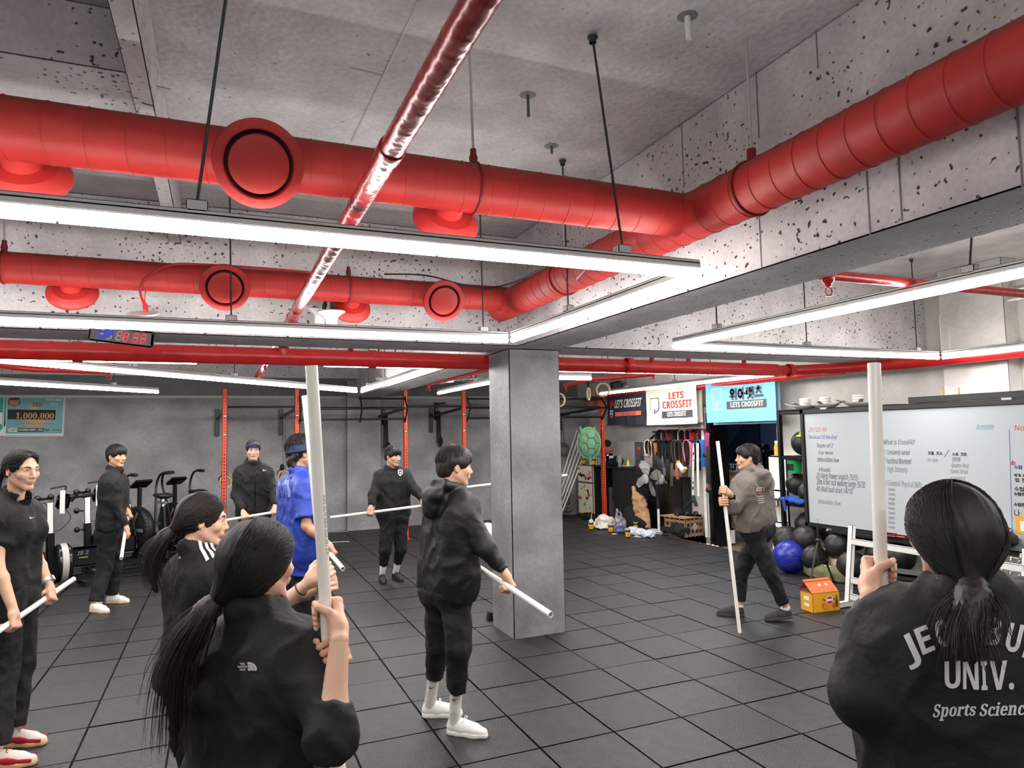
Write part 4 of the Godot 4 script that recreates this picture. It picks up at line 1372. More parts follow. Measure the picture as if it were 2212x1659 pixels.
func relax(pts: Array,s: Sdf,off: float) -> Array:
	for i in pts.size():
		var p: Vector3=pts[i]
		for k in 3:
			var v:=s.value(p)
			if v >= off or v > 0.4: break
			var e:=0.004
			var g:=Vector3(s.value(p+Vector3(e,0,0))-s.value(p-Vector3(e,0,0)),s.value(p+Vector3(0,e,0))-s.value(p-Vector3(0,e,0)),s.value(p+Vector3(0,0,e))-s.value(p-Vector3(0,0,e)))
			if g.length() < 1e-6: break
			p+=g.normalized()*(off-v)
		pts[i]=p
	return pts

# ------------------------------------------------------------------ people
func cdir(right: float,up: float,near: float) -> Vector3:
	return (cam_xf.basis*Vector3(right,up,near)).normalized()

func folds(seed_: int,big: float,small: float) -> Callable:
	var nz:=FastNoiseLite.new(); nz.seed=seed_; nz.frequency=1.0; nz.fractal_octaves=1
	var n2:=FastNoiseLite.new(); n2.seed=seed_+3; n2.frequency=1.0; n2.fractal_octaves=2
	return func(p: Vector3,_n: Vector3) -> float:
		var q:=p+Vector3(0.05,0.03,0.05)*n2.get_noise_3d(p.x*4.0,p.y*4.0,p.z*4.0)
		var a:=1.0-absf(nz.get_noise_3d(q.x*6.0+q.y*3.0,q.y*4.0-q.x*2.0,q.z*6.0))*2.4
		return big*(a-0.55)+small*0.6*n2.get_noise_3d(q.x*20.0,q.y*14.0,q.z*20.0)

func pole(called_label: String,a: Vector3,b: Vector3,r:=0.0165) -> Node3D:
	var t:=thing("plastic_pipe",called_label,"pipe",a,0,"white plastic pipes held by the class")
	obj("pipe_wall",mb().pipe(Vector3.ZERO,b-a,r,r-0.003,24).mesh(),M.pvc,t)
	return t

func pt_on(a: Vector3,b: Vector3,py: float) -> Vector3:
	var best:=a; var bd:=1e9
	for i in 201:
		var p:=a.lerp(b,i/200.0)
		var q:=cam_xf.affine_inverse()*p
		if q.z > -0.1: continue
		var y:=829.5-FPX*q.y/-q.z
		if absf(y-py) < bd: bd=absf(y-py); best=p
	return best

func person(d: Dictionary) -> Node3D:
	var J: Dictionary=d.J
	var h_c: Vector3=J.head
	var N: Vector3=J.neck
	var hs: float=d.get("hs",1.0)
	var hf: Vector3=d.hf
	var hu: Vector3=d.get("hu",Vector3.UP)
	hu=(hu-hf*hu.dot(hf)).normalized()
	var hx:=Transform3D(Basis(hu.cross(hf),hu,hf).scaled(Vector3.ONE*hs),h_c)
	N=(hx*Vector3(0,-0.148,-0.03)).lerp(N,0.2)
	var P: Vector3=J.pelvis
	var mid: Vector3=(J.sL+J.sR)/2.0
	J.sL=J.sL.lerp(mid,0.1); J.sR=J.sR.lerp(mid,0.1)
	var U:=(N-P).normalized()
	var foot: Vector3=d.feet[0][0]
	var base:=Vector3(P.x,0,P.z)
	var t:=thing("person",d.label,"person",base)
	var inv:=Transform3D(Basis(),-base)
	var skin: Color=d.get("skin",lin(206,164,138))
	var sex: String=d.get("sex","m")
	var hl:=inv*hx
	# --- wrists from hands
	var wrist:={}
	var hand_xf:={}
	for s in ["L","R"]:
		var hd: Dictionary=d["hand"+s]
		var arm: Vector3=hd.get("arm",J["e"+s]-hd.p)
		var xf:=grip_xf(hd.p,hd.thumb,arm,s == "L")
		hand_xf[s]=xf
		wrist[s]=xf*Vector3(0.078,0,0.031)
	# --- the body: one skin
	var skin_mb:=MB.new()
	skin_mb.use_col=true
	var sk:=sdf()
	var rr: Vector3=(J.sR-J.sL).normalized()
	var bk: float=d.get("thin",1.0)
	sk.cap(J.sL,J.sR,0.045,0.045,0.03)
	sk.cap(N,h_c-hu*0.05,0.046*bk,0.044*bk,0.03)
	sk.cap(N.lerp(P,0.3)-rr*0.07,N.lerp(P,0.3)+rr*0.07,0.075,0.075,0.06)
	sk.cap(N.lerp(P,0.65)-rr*0.05,N.lerp(P,0.65)+rr*0.05,0.07,0.07,0.08)
	sk.cap(J.hL,J.hR,0.07,0.07,0.08)
	for s in ["L","R"]:
		var e: Vector3=J["e"+s]
		if not d.get("bare",false):
			sk.cap(J["s"+s],e,0.034,0.03,0.03)
			sk.cap(e,wrist[s],0.03,0.024,0.01)
		sk.cap(J["h"+s],J["k"+s],0.06,0.045,0.03)
		var q: Array=d.feet[0 if s == "L" else 1]
		var an: Vector3=q[0]+(q[1]-q[0]).normalized()*0.045+Vector3(0,0.09,0)
		sk.cap(J["k"+s],an,0.042,0.03,0.02)
		sk.cap(an,an+(q[1]-q[0]).normalized()*0.08-Vector3(0,0.05,0),0.028,0.02,0.02)
	sk.run(0.014)
	skin_mb.add(sk.net(null,func(_p,_n) -> Color: return skin),inv)
	if d.get("bare",false) or d.has("forearm"):
		var fa:=sdf()
		for s in ["L","R"]:
			var e: Vector3=J["e"+s]
			if d.get("bare",false): fa.cap(J["s"+s],e,0.044*bk,0.037*bk,0.02)
			var m: Vector3=e.lerp(wrist[s],0.3)
			fa.cap(e,m,0.036*bk,0.038*bk,0.015)
			fa.cap(m,wrist[s]+(wrist[s]-m).normalized()*-0.004,0.038*bk,0.0245,0.015)
		fa.run(0.0075)
		skin_mb.add(fa.net(null,func(_p,_n) -> Color: return skin),inv)
	for s in ["L","R"]:
		skin_mb.add(grip_mb(skin,d["hand"+s].get("open",0.0)),inv*hand_xf[s])
	skin_mb.add(head_mb(sex,skin),hl)
	obj("body",skin_mb.mesh(),M.skin,t)
	for sg in [-1.0,1.0]:
		if d.get("face",true):
			obj("eye",eye_mb(sg).mesh(),M.vcol,t,hl)
			obj("eyebrow",brow_mb(sg).mesh(),M.hair,t,hl)
	# --- upper garment
	var tp: Dictionary=d.top
	var L: float=tp.get("loose",1.0)
	var fwd:=U.cross(rr).normalized()
	var hr: Vector3=(J.hR-J.hL).normalized()
	var sw: float=J.sL.distance_to(J.sR)*0.5
	var g:=sdf()
	var hem: float=tp.get("hem",0.1)
	var rows: Array=tp.get("rows",[[1.0,0.9,0.085],[0.8,0.88,0.115],[0.58,0.84,0.118],[0.34,0.8,0.112],[0.1,0.84,0.116],[-0.3,0.86,0.118]])
	var Lt:=N.distance_to(P)
	var k:=0
	for r in rows:
		var c: Vector3=P+U*Lt*float(r[0])*0.94+fwd*(0.008 if r[0] > 0.4 else 0.0)
		var dv: Vector3=hr.lerp(rr,clampf(r[0],0,1)).normalized()
		var dep: float=r[2]*L
		if k==0:
			g.cap(J.sL+U*-0.01,J.sR+U*-0.01,0.056*L,0.056*L,0.03)
			g.cap(N+U*0.01,J.sL,0.056*L,0.052*L,0.04)
			g.cap(N+U*0.01,J.sR,0.056*L,0.052*L,0.04)
		else:
			var hw: float=maxf(sw*r[1]*L+0.045-dep*0.55,0.02)
			g.cap(c-dv*hw,c+dv*hw,dep,dep,0.09)
		k+=1
	if tp.has("bust"):
		for sg in [-1.0,1.0]: g.ell(P+U*Lt*0.66+fwd*0.085+rr*0.07*sg,Vector3.ONE*tp.bust,Basis(),0.06)
	g.clip(P-U*hem,-U)
	if tp.get("band",false):
		for i in 2: pass
	var ring:=[]
	var crad: float=tp.get("crad",0.062 if sex == "m" else 0.054)
	for i in 13:
		var a:=TAU*i/12
		ring.append(N+U*(tp.get("chigh",0.018)-0.014*cos(a))+fwd*(crad*1.05*cos(a)+0.008)+rr*crad*sin(a))
	for i in 12: g.cap(ring[i],ring[i+1],tp.get("collar",0.014),tp.get("collar",0.014),0.035)
	if tp.get("hood",false):
		var hz: float=tp.get("hood_size",1.0)
		g.cap(N-fwd*0.07+rr*0.065+U*0.05,N-fwd*0.07-rr*0.065+U*0.05,0.036,0.036,0.02)
		g.ell(N-fwd*0.115-U*0.02,Vector3(0.135,0.075,0.07)*hz,Basis(rr,U,-fwd),0.04)
		g.ell(N-fwd*0.125-U*0.085,Vector3(0.1,0.085,0.058)*hz,Basis(rr,U,-fwd),0.025)
		g.sub(N-fwd*0.1+U*0.075,Vector3(0.1,0.05,0.035),Basis(rr,U,-fwd),0.02)
		for sg in [-1.0,1.0]: g.cap(N-fwd*0.06+rr*0.085*sg+U*0.045,N+fwd*0.075+rr*0.05*sg+U*0.0,0.032,0.026,0.015)
	g.subcap(N-U*0.01+fwd*0.012,N.lerp(h_c,0.6)+fwd*0.012,tp.get("neck",0.06 if sex == "m" else 0.052),0.064,0.008)
	for q in tp.get("extra",[]): g.cap(q[0],q[1],q[2],q[3],q[4])
	var ar: Array=tp.get("arm",[0.059,0.053,0.051,0.04])
	for s in ["L","R"]:
		var e: Vector3=J["e"+s]
		var w: Vector3=wrist[s]
		var q: float=tp.get("sleeve"+s,tp.get("sleeve",1.0))
		if q <= 0.5:
			var end: Vector3=J["s"+s].lerp(e,q*2.0)
			g.flat(J["s"+s],end,ar[0]*L,ar[1]*L,0.04)
		else:
			g.cap(J["s"+s],e,ar[0]*L,ar[1]*L,0.05)
			var end:=e.lerp(w,(q-0.5)*2.0)
			var dir:=(w-e).normalized()
			if tp.get("cuff",true):
				g.cap(e,end-dir*0.06,ar[2]*L,ar[3]*L+0.006,0.02)
				g.flat(end-dir*0.07,end,ar[3]*L+0.004,ar[3]*L-0.003,0.012)
			else:
				g.flat(e,end,ar[2]*L,ar[3]*L,0.02)
	g.run(d.get("cell",0.013))
	var ff:=folds(d.get("seed",1),tp.get("fold",0.006),tp.get("crumple",0.003))
	var gm:=g.net(ff)
	var shirt:=obj(tp.get("name","jacket"),MB.new().add(gm,inv).mesh(),tp.mat,t)
	# --- trousers
	var bt: Dictionary=d.bottom
	var b:=sdf()
	var br: Array=bt.get("r",[0.104,0.072,0.068,0.05])
	b.cap(J.hL+U*0.03,J.hR+U*0.03,bt.get("hip",0.112),bt.get("hip",0.112),0.05)
	b.cap(J.hL-hr*0.0-fwd*0.03,J.hR-fwd*0.03,bt.get("hip",0.112)*0.95,bt.get("hip",0.112)*0.95,0.05)
	b.clip(P+U*0.14,U)
	for s in ["L","R"]:
		var q: Array=d.feet[0 if s == "L" else 1]
		var fd_: Vector3=(q[1]-q[0]).normalized()
		var an0: Vector3=q[0]+fd_*0.048+Vector3(0,0.06,0)
		var an: Vector3=an0.lerp(J["k"+s],clampf((bt.get("ankle",0.13)-0.06)/maxf(J["k"+s].y-0.06,0.1),0.0,0.9))
		b.cap(J["h"+s],J["k"+s],br[0],br[1],0.03)
		var dir:=(an-J["k"+s] as Vector3).normalized()
		b.flat(J["k"+s],an,br[2],br[3],0.02)
	b.run(d.get("cell",0.013))
	obj("trousers",MB.new().add(b.net(folds(d.get("seed",1)+50,bt.get("fold",0.006),0.002)),inv).mesh(),bt.get("mat",M.cloth_trouser),t)
	# --- socks and shoes
	for s in 2:
		var q: Array=d.feet[s]
		var z: Vector3=(q[1]-q[0]).normalized()
		var sc: float=d.get("shoe_scale",0.94)
		var x:=Vector3.UP.cross(z).normalized()
		var xf:=inv*Transform3D(Basis(x,z.cross(x),z).scaled(Vector3.ONE*sc),q[0]+z*0.1*sc)
		if d.get("shoes",true):
			var sh: Dictionary=d.get("shoe",{})
			var pm:=shoe_mbs("trainer")
			var up:=obj("shoe",pm.up,sh.get("up",M.white),t,xf)
			obj("sole",pm.sole,sh.get("sole",M.white),up)
			obj("laces",pm.lace,sh.get("lace",M.white),up)
			obj("side_stripes",pm.acc,sh.get("acc",M.grey),up)
			var kn: Vector3=J["k"+["L","R"][s]]
			var an: Vector3=q[0]+z*0.048+Vector3(0,0.06,0)
			var top:=an.lerp(kn,bt.get("sock",0.3))
			obj("sock",mb().tube([inv*an,inv*an.lerp(top,0.35),inv*an.lerp(top,0.7),inv*top],[0.037,0.035,0.038,0.043],16).mesh(),d.get("sock",M.sock),t)
	d.t=t; d.inv=inv; d.hl=hl; d.g=g; d.ff=ff; d.shirt=shirt; d.wrist=wrist; d.U=U; d.fwd=fwd; d.rr=rr; d.hand_xf=hand_xf
	return t

func hair_on(d: Dictionary,m: MB,mt: Material,part := "hair") -> MeshInstance3D:
	return obj(part,m.mesh(),mt,d.t,d.hl)

# a print laid on the garment, centre at c, facing -dir
func print_on(d: Dictionary,flat: MB,c: Vector3,dir: Vector3,up: Vector3,m: Material,part := "print",off:=0.004,maxlen:=0.02) -> void:
	var look:=(c-cam_xf.origin).normalized()
	c=(d.g as Sdf).march(c-look*0.3,look,0.8)
	var z:=-dir.normalized()
	var y:=(up-z*up.dot(z)).normalized()
	var xf:=Transform3D(Basis(y.cross(z),y,z),c)
	var s:=stick(flat,xf,d.g,look,off,d.ff,maxlen)
	obj(part,MB.new().add(s,d.inv).mesh(),m,d.shirt)

func wrist_band(d: Dictionary,s: String,at: float,r: float,w: float,m: Material,part: String,face:=false) -> void:
	var e: Vector3=d.J["e"+s]; var q: Vector3=d.wrist[s]
	var p:=q.lerp(e,at)
	var y:=(q-e).normalized()
	var x:=y.cross(Vector3.UP).normalized()
	var bs:=Basis(x,y,x.cross(y))
	var xf: Transform3D=d.inv*Transform3D(bs,p)
	var b:=obj(part,mb().lathe([Vector2(r,-w/2),Vector2(r+0.003,-w/2+0.001),Vector2(r+0.003,w/2-0.001),Vector2(r,w/2)],xf,24).mesh(),m,d.t)
	if face:
		var zc: Vector3=d.hand_xf[s].basis.z.normalized()
		zc=(zc-y*zc.dot(y)).normalized()
		obj("watch_case",mb().box(d.inv*(p+zc*(r+0.006)),Vector3(0.034,0.038,0.01),Basis(y.cross(zc),y,zc),0.004).mesh(),M.black_gloss if m != M.white else M.white_gloss,b)

func head_band(d: Dictionary,m: Material,grow:=0.0) -> void:
	var hb:=MB.new()
	var prof:=[Vector2(0.0,-0.026),Vector2(0.006,-0.022),Vector2(0.007,0.0),Vector2(0.006,0.022),Vector2(0.0,0.026)]
	var seg:=40
	var first:=0
	for i in seg+1:
		var a:=TAU*i/seg
		var rx:=0.0885+grow; var rz:=0.106+grow
		var ce:=Vector3(0,0.048+0.018*cos(a),-0.01)
		for q in prof:
			var nn:=Vector3(sin(a),0.0,cos(a))
			hb.vert(ce+Vector3(sin(a)*(rx+q.x),q.y,cos(a)*(rz+q.x)),nn)
	for i in seg:
		for k in prof.size()-1:
			var a:=i*prof.size()+k
			hb.quad(a,a+prof.size(),a+prof.size()+1,a+1)
	obj("headband",hb.mesh(),m,d.t,d.hl)

func swoosh(w: float) -> MB:
	var p:=PackedVector2Array()
	for q in [[-0.5,0.02],[-0.46,-0.12],[-0.34,-0.17],[-0.16,-0.12],[0.5,0.2],[-0.1,-0.01],[-0.28,-0.04],[-0.36,0.0],[-0.34,0.1],[-0.28,0.2],[-0.42,0.12]]:
		p.append(Vector2(q[0],q[1])*w)
	return mb().prism(p,0.001)

func build_people() -> void:
	person_hoodie_front()
	person_right()
	person_adidas()
	person_centre()
	person_left_woman()
	person_blue()
	person_left_man()
	person_zip()
	person_sweater()
	person_sweater(true)
	person_coach()

func low(p: Vector3,dy: float) -> Vector3:
	return p+Vector3(0,dy,0)

func person_centre() -> void:
	var A:=fd(1190,1328,3.55); var HR:=fd(1093,1264,3.95)
	var dir:=(HR-A).normalized()
	pole("white plastic pipe held low by the man in the black windbreaker at the column",A,A+dir*1.6)
	var HL:=A+dir*1.02
	var d:={"label": "man in black hooded windbreaker, joggers and white socks standing left of the column","seed": 11,"cell": 0.0115,
		"J": {"head": fd(983,1009,4.2),"neck": fd(975,1062,4.22),"sR": fd(1006,1088,4.07),"sL": fd(947,1084,4.38),"eR": fd(1049,1182,4.0),"eL": fd(985,1185,4.5),"pelvis": fd(967,1272,4.22),"hR": fd(984,1278,4.14),"hL": fd(950,1276,4.3),"kR": fd(991,1400,4.06),"kL": fd(946,1396,4.3)},
		"hf": cdir(0.93,-0.06,-0.36),"hs": 0.98,
		"handR": {"p": HR,"thumb": dir},"handL": {"p": HL,"thumb": -dir},
		"feet": [[fy(912,1548),fy(985,1545)],[fy(966,1583),fy(1052,1592)]],
		"top": {"name": "windbreaker","mat": M.cloth_shell,"loose": 1.0,"hem": 0.03,"hood": true,"hood_size": 0.85,"fold": 0.006,"crumple": 0.002,"rows": [[1.0,0.9,0.085],[0.8,0.86,0.112],[0.58,0.86,0.12],[0.34,0.88,0.126],[0.12,0.9,0.128],[-0.02,0.82,0.112]],"arm": [0.064,0.06,0.058,0.04]},
		"bottom": {"r": [0.1,0.078,0.074,0.058],"ankle": 0.27,"sock": 0.72,"fold": 0.006},
		"shoe": {"up": M.white,"sole": mat(g8(226,222,214),0.5),"acc": M.white_gloss}}
	person(d)
	hair_on(d,short_hair("bowl",0.022,5),M.hair_brown)
	for s in 2:
		var kn: Vector3=d.J["k"+["L","R"][s]]; var q: Array=d.feet[s]
		var p: Vector3=(q[0]+(q[1]-q[0]).normalized()*0.048+Vector3(0,0.06,0)).lerp(kn,0.36)
		var to:=(cam_xf.origin-p); to.y=0; to=to.normalized()
		obj("sock_mark",mb().add(swoosh(0.045),d.inv*Transform3D(Basis(Vector3.UP.cross(to),Vector3.UP,to),p+to*0.0425)).mesh(),M.black,d.t)
	var kw:=0
	obj("toe_patch",mb().box(d.inv*(fy(1050,1590)+Vector3(0,0.016,0)),Vector3(0.04,0.02,0.03),Basis(),0.008).mesh(),mat(g8(176,116,66),0.6),d.t)

func person_sweater(hidden:=false) -> void:
	var HR:=fd(799,1107,8.2); var HL:=fd(917,1092,8.42)
	var dir:=(HL-HR).normalized()
	var off:=Vector3.ZERO
	var A:=HR-dir*0.46
	if hidden:
		off=fd(1003,1053,9.0)-A
		HR+=off; HL+=off; A+=off
		off.y=0.0
	pole("white plastic pipe showing on both sides of the column" if hidden else "white plastic pipe held out by the man in the crested black sweatshirt",A,HL+dir*0.35)
	var d:={"label": "man in black sweatshirt with a white crest and dark trainers, standing between the orange posts","seed": 21,
		"J": {"head": fd(849,986,8.5),"neck": fd(848,1012,8.52),"sR": fd(821,1026,8.44),"sL": fd(875,1024,8.6),"eR": fd(806,1068,8.3),"eL": fd(900,1062,8.5),"pelvis": fd(850,1118,8.52),"hR": fd(838,1122,8.46),"hL": fd(864,1121,8.56),"kR": fd(832,1187,8.42),"kL": fd(866,1184,8.54)},
		"hf": cdir(0.8,-0.02,0.6),"hs": 0.98,"skin": lin(202,158,132),
		"handR": {"p": HR,"thumb": dir},"handL": {"p": HL,"thumb": -dir},
		"feet": [[fy(850,1250),fy(878,1260)],[fy(824,1254),fy(835,1270)]],
		"top": {"name": "sweatshirt","mat": M.cloth_black,"loose": 1.06,"hem": 0.0,"neck": 0.07,"fold": 0.007,"arm": [0.066,0.06,0.058,0.044]},
		"bottom": {"r": [0.106,0.08,0.076,0.056],"ankle": 0.22,"sock": 0.4},
		"shoe": {"up": M.black,"sole": M.black_matte,"lace": M.black,"acc": M.black_gloss}}
	if hidden:
		for k in d.J: d.J[k]+=off
		for q in d.feet:
			for i in 2: q[i]+=off
		for k in ["eR","eL"]: d.J[k].y+=0.14
		d.label = "man in plain black sweatshirt standing hidden behind the column"
		d.seed=27
	person(d)
	hair_on(d,short_hair("bowl",0.03 if hidden else 0.006,9),M.hair)
	if hidden: return
	var crest:=PackedVector2Array([Vector2(-0.03,0.035),Vector2(0,0.042),Vector2(0.03,0.035),Vector2(0.028,-0.01),Vector2(0,-0.042),Vector2(-0.028,-0.01)])
	print_on(d,mb().prism(crest,0.001),fd(864.5,1021.5,8.3),cdir(-0.2,0,-1),Vector3.UP,M.paper,"crest")
	var inner:=PackedVector2Array()
	for p in crest: inner.append(p*0.72)
	print_on(d,mb().prism(inner,0.001),fd(864.5,1021.5,8.3),cdir(-0.2,0,-1),Vector3.UP,M.black,"crest_field",0.006)
	print_on(d,mb().box(Vector3(0,0.004,0),Vector3(0.03,0.006,0.001)).box(Vector3(0,-0.008,0),Vector3(0.006,0.024,0.001)),fd(864.5,1021.5,8.3),cdir(-0.2,0,-1),Vector3.UP,M.paper,"crest_figure",0.008)

func person_zip() -> void:
	var HR:=fd(528,1117,8.42); var HL:=fd(594,1106,8.6)
	var dir:=(HL-HR).normalized()
	pole("white plastic pipe across the thighs of the man in the zipped track jacket",HR-dir*0.5,HL+dir*0.5)
	var d:={"label": "man in black zipped track jacket and navy headband by the leftmost orange post","seed": 31,
		"J": {"head": fd(547,973,8.72),"neck": fd(546,1003,8.74),"sR": fd(519,1021,8.66),"sL": fd(577,1019,8.8),"eR": fd(510,1070,8.6),"eL": fd(590,1066,8.74),"pelvis": fd(550,1118,8.74),"hR": fd(537,1123,8.68),"hL": fd(564,1122,8.78),"kR": fd(536,1190,8.62),"kL": fd(566,1188,8.74)},
		"hf": cdir(0.42,-0.02,0.9),"hs": 0.97,"skin": lin(214,172,146),
		"handR": {"p": HR,"thumb": dir},"handL": {"p": HL,"thumb": -dir},
		"feet": [[fy(566,1243),fy(574,1255)],[fy(538,1245),fy(540,1258)]],
		"top": {"name": "track_jacket","mat": M.cloth_black,"loose": 1.08,"hem": 0.02,"collar": 0.02,"fold": 0.008,"arm": [0.066,0.06,0.058,0.044]},
		"bottom": {},
		"shoe": {"up": M.black,"sole": M.white,"lace": M.black,"acc": M.white}}
	person(d)
	hair_on(d,short_hair("bowl",0.075,13),M.hair)
	head_band(d,M.cloth_navy)
	print_on(d,swoosh(0.06),fd(573,1016,8.5),cdir(-0.2,0,-1),Vector3.UP,M.paper,"chest_mark")
	print_on(d,mb().box(Vector3(0,-0.22,0),Vector3(0.007,0.56,0.001)),fd(551,1024,8.5),cdir(-0.3,0,-1),Vector3.UP,M.black_gloss,"zip",0.003)

func person_left_man() -> void:
	var A:=fd(262,1206,7.0); var HR:=fd(270,1152,7.42)
	var dir:=(HR-A).normalized()
	pole("white plastic pipe pointing at the viewer in the hands of the man in white trainers",A,A+dir*1.12)
	var HL:=A+dir*0.86
	var d:={"label": "smiling man in black long-sleeved top and white trainers in front of the rowing machines","seed": 41,
		"J": {"head": fd(252,986,7.55),"neck": fd(246,1018,7.58),"sR": fd(236,1034,7.42),"sL": fd(256,1034,7.78),"eR": fd(250,1090,7.42),"eL": fd(268,1088,7.85),"pelvis": fd(239,1148,7.6),"hR": fd(234,1153,7.5),"hL": fd(245,1153,7.7),"kR": fd(226,1226,7.48),"kL": fd(247,1224,7.7)},
		"hf": cdir(0.95,0.02,0.3),"hs": 0.97,"skin": lin(198,150,118),
		"handR": {"p": HR,"thumb": dir,"open": 0.55},"handL": {"p": HL,"thumb": -dir},
		"feet": [[fy(230,1303),fy(278,1302)],[fy(196,1321),fy(244,1325)]],
		"top": {"name": "long_sleeved_top","mat": M.cloth_black,"loose": 1.04,"hem": -0.01,"fold": 0.006,"neck": 0.068},
		"bottom": {"r": [0.104,0.084,0.082,0.072],"ankle": 0.1,"sock": 0.1},
		"shoe": {"up": M.white,"sole": mat(g8(214,176,130),0.6),"acc": M.black}}
	person(d)
	hair_on(d,short_hair("bowl",0.016,17),M.hair)

func person_left_woman() -> void:
	var HL:=fd(101,1291,4.3); var HR:=fd(20,1347,3.8)
	var dir:=(HL-HR).normalized()
	pole("white plastic pipe held by the woman in the black T-shirt at the left edge",HR-dir*0.5,HL+dir*0.46)
	var d:={"label": "woman in black T-shirt, wide black trousers and red and white trainers","sex": "f","seed": 51,"cell": 0.0115,"bare": true,"thin": 0.92,
		"J": {"head": fd(47,1016,4.05),"neck": fd(40,1084,4.08),"sR": fd(-4,1108,3.95),"sL": fd(66,1104,4.25),"eR": fd(-6,1222,3.86),"eL": fd(80,1206,4.42),"pelvis": fd(27,1282,4.1),"hR": fd(10,1290,4.02),"hL": fd(42,1288,4.18),"kR": fd(6,1440,4.0),"kL": fd(40,1434,4.18)},
		"hf": cdir(0.96,-0.06,0.28),"hs": 0.95,"skin": lin(214,170,142),
		"handR": {"p": HR,"thumb": dir},"handL": {"p": HL,"thumb": -dir},
		"feet": [[fy(2,1612),fy(80,1607)],[fy(-34,1662),fy(48,1652)]],
		"top": {"name": "t_shirt","mat": M.cloth_black,"loose": 0.93,"hem": 0.05,"sleeve": 0.32,"fold": 0.006,"neck": 0.072,"bust": 0.06,"rows": [[1.0,0.9,0.08],[0.8,0.86,0.1],[0.58,0.84,0.102],[0.34,0.82,0.1],[0.1,0.92,0.115],[-0.3,0.98,0.12]],"arm": [0.062,0.07,0.06,0.05]},
		"bottom": {"r": [0.1,0.088,0.086,0.075],"ankle": 0.11,"sock": 0.15},
		"shoe": {"up": mat(g8(214,208,198),0.6),"sole": mat(g8(206,164,116),0.6),"lace": mat(g8(186,30,48),0.5),"acc": mat(g8(186,30,48),0.5)}}
	person(d)
	var hh:=long_hair(Vector3(0.0815,0.0945,0.1025),Vector3(0,0.033,-0.015),0.1,Vector3(0,-0.02,-0.125),[Vector3(0,-0.02,-0.125),Vector3(0,-0.03,-0.165),Vector3(0.0,-0.09,-0.185),Vector3(0,-0.17,-0.18),Vector3(0,-0.24,-0.165)],0.6,61,false,500,160,0.03)
	hair_on(d,hh.cap,M.hair); hair_on(d,hh.tail,M.hair,"ponytail")
	print_on(d,swoosh(0.03),fd(69,1119,4.0),cdir(-0.5,0,-0.8),Vector3.UP,M.paper,"chest_mark")
	wrist_band(d,"L",0.13,0.029,0.026,M.white,"watch",true)
	for s in 2:
		var q: Array=d.feet[s]
		var z: Vector3=(q[1]-q[0]).normalized()
		var x:=Vector3.UP.cross(z).normalized()
		for sg in [-1.0,1.0]:
			obj("shoe_panel",mb().tube([d.inv*(q[0]+z*0.07+x*0.041*sg+Vector3(0,0.05,0)),d.inv*(q[0]+z*0.12+x*0.0425*sg+Vector3(0,0.045,0)),d.inv*(q[0]+z*0.18+x*0.043*sg+Vector3(0,0.035,0)),d.inv*(q[0]+z*0.24+x*0.034*sg+Vector3(0,0.03,0))],[0.012,0.02,0.014,0.01],10,true,0.35,Vector3.RIGHT if absf(x.x) > 0.7 else Vector3(0,0,1)).mesh(),d.shoe.lace,d.t)

func person_blue() -> void:
	var A:=fd(741,1229,4.75); var HR:=fd(712,1195,5.0)
	var dir:=(HR-A).normalized()
	pole("white plastic pipe with a round open end held by the man in the blue T-shirt",A,A+dir*1.5)
	var HL:=A+dir*0.95
	var d:={"label": "man with mullet, navy headband and bright blue T-shirt behind the upright pipes","seed": 71,"bare": true,
		"J": {"head": fd(655,979,5.3),"neck": fd(650,1018,5.32),"sR": fd(664,1050,5.12),"sL": fd(626,1046,5.45),"eR": fd(662,1136,5.02),"eL": fd(655,1140,5.5),"pelvis": fd(646,1208,5.3),"hR": fd(654,1214,5.22),"hL": fd(637,1212,5.4),"kR": fd(658,1332,5.2),"kL": fd(640,1326,5.4)},
		"hf": cdir(0.85,-0.03,-0.52),"hs": 0.99,"skin": lin(196,150,118),
		"handR": {"p": HR,"thumb": dir},"handL": {"p": HL,"thumb": -dir},
		"feet": [[fy(618,1440),fy(672,1437)],[fy(640,1462),fy(700,1463)]],
		"top": {"name": "t_shirt","mat": M.cloth_blue,"loose": 1.08,"hem": 0.07,"sleeve": 0.42,"fold": 0.007,"neck": 0.07,"arm": [0.07,0.08,0.06,0.05],"rows": [[1.0,0.9,0.085],[0.8,0.9,0.115],[0.58,0.92,0.12],[0.34,0.94,0.125],[0.1,0.96,0.128],[-0.3,0.98,0.13]]},
		"bottom": {},
		"shoe": {"up": M.white,"sole": M.white}}
	person(d)
	hair_on(d,short_hair("curly",0.055,19),M.hair_brown)
	head_band(d,M.cloth_navy,0.016)
	print_on(d,letters("M",0.13,true,0.001),fd(611,1074,5.2),cdir(0.4,0,-0.9),Vector3.UP,mat(g8(110,132,200),0.6),"back_letter")
	print_on(d,letters("M",0.095,true,0.001),fd(611,1074,5.2),cdir(0.4,0,-0.9),Vector3.UP,M.cloth_blue,"back_letter_field",0.006)

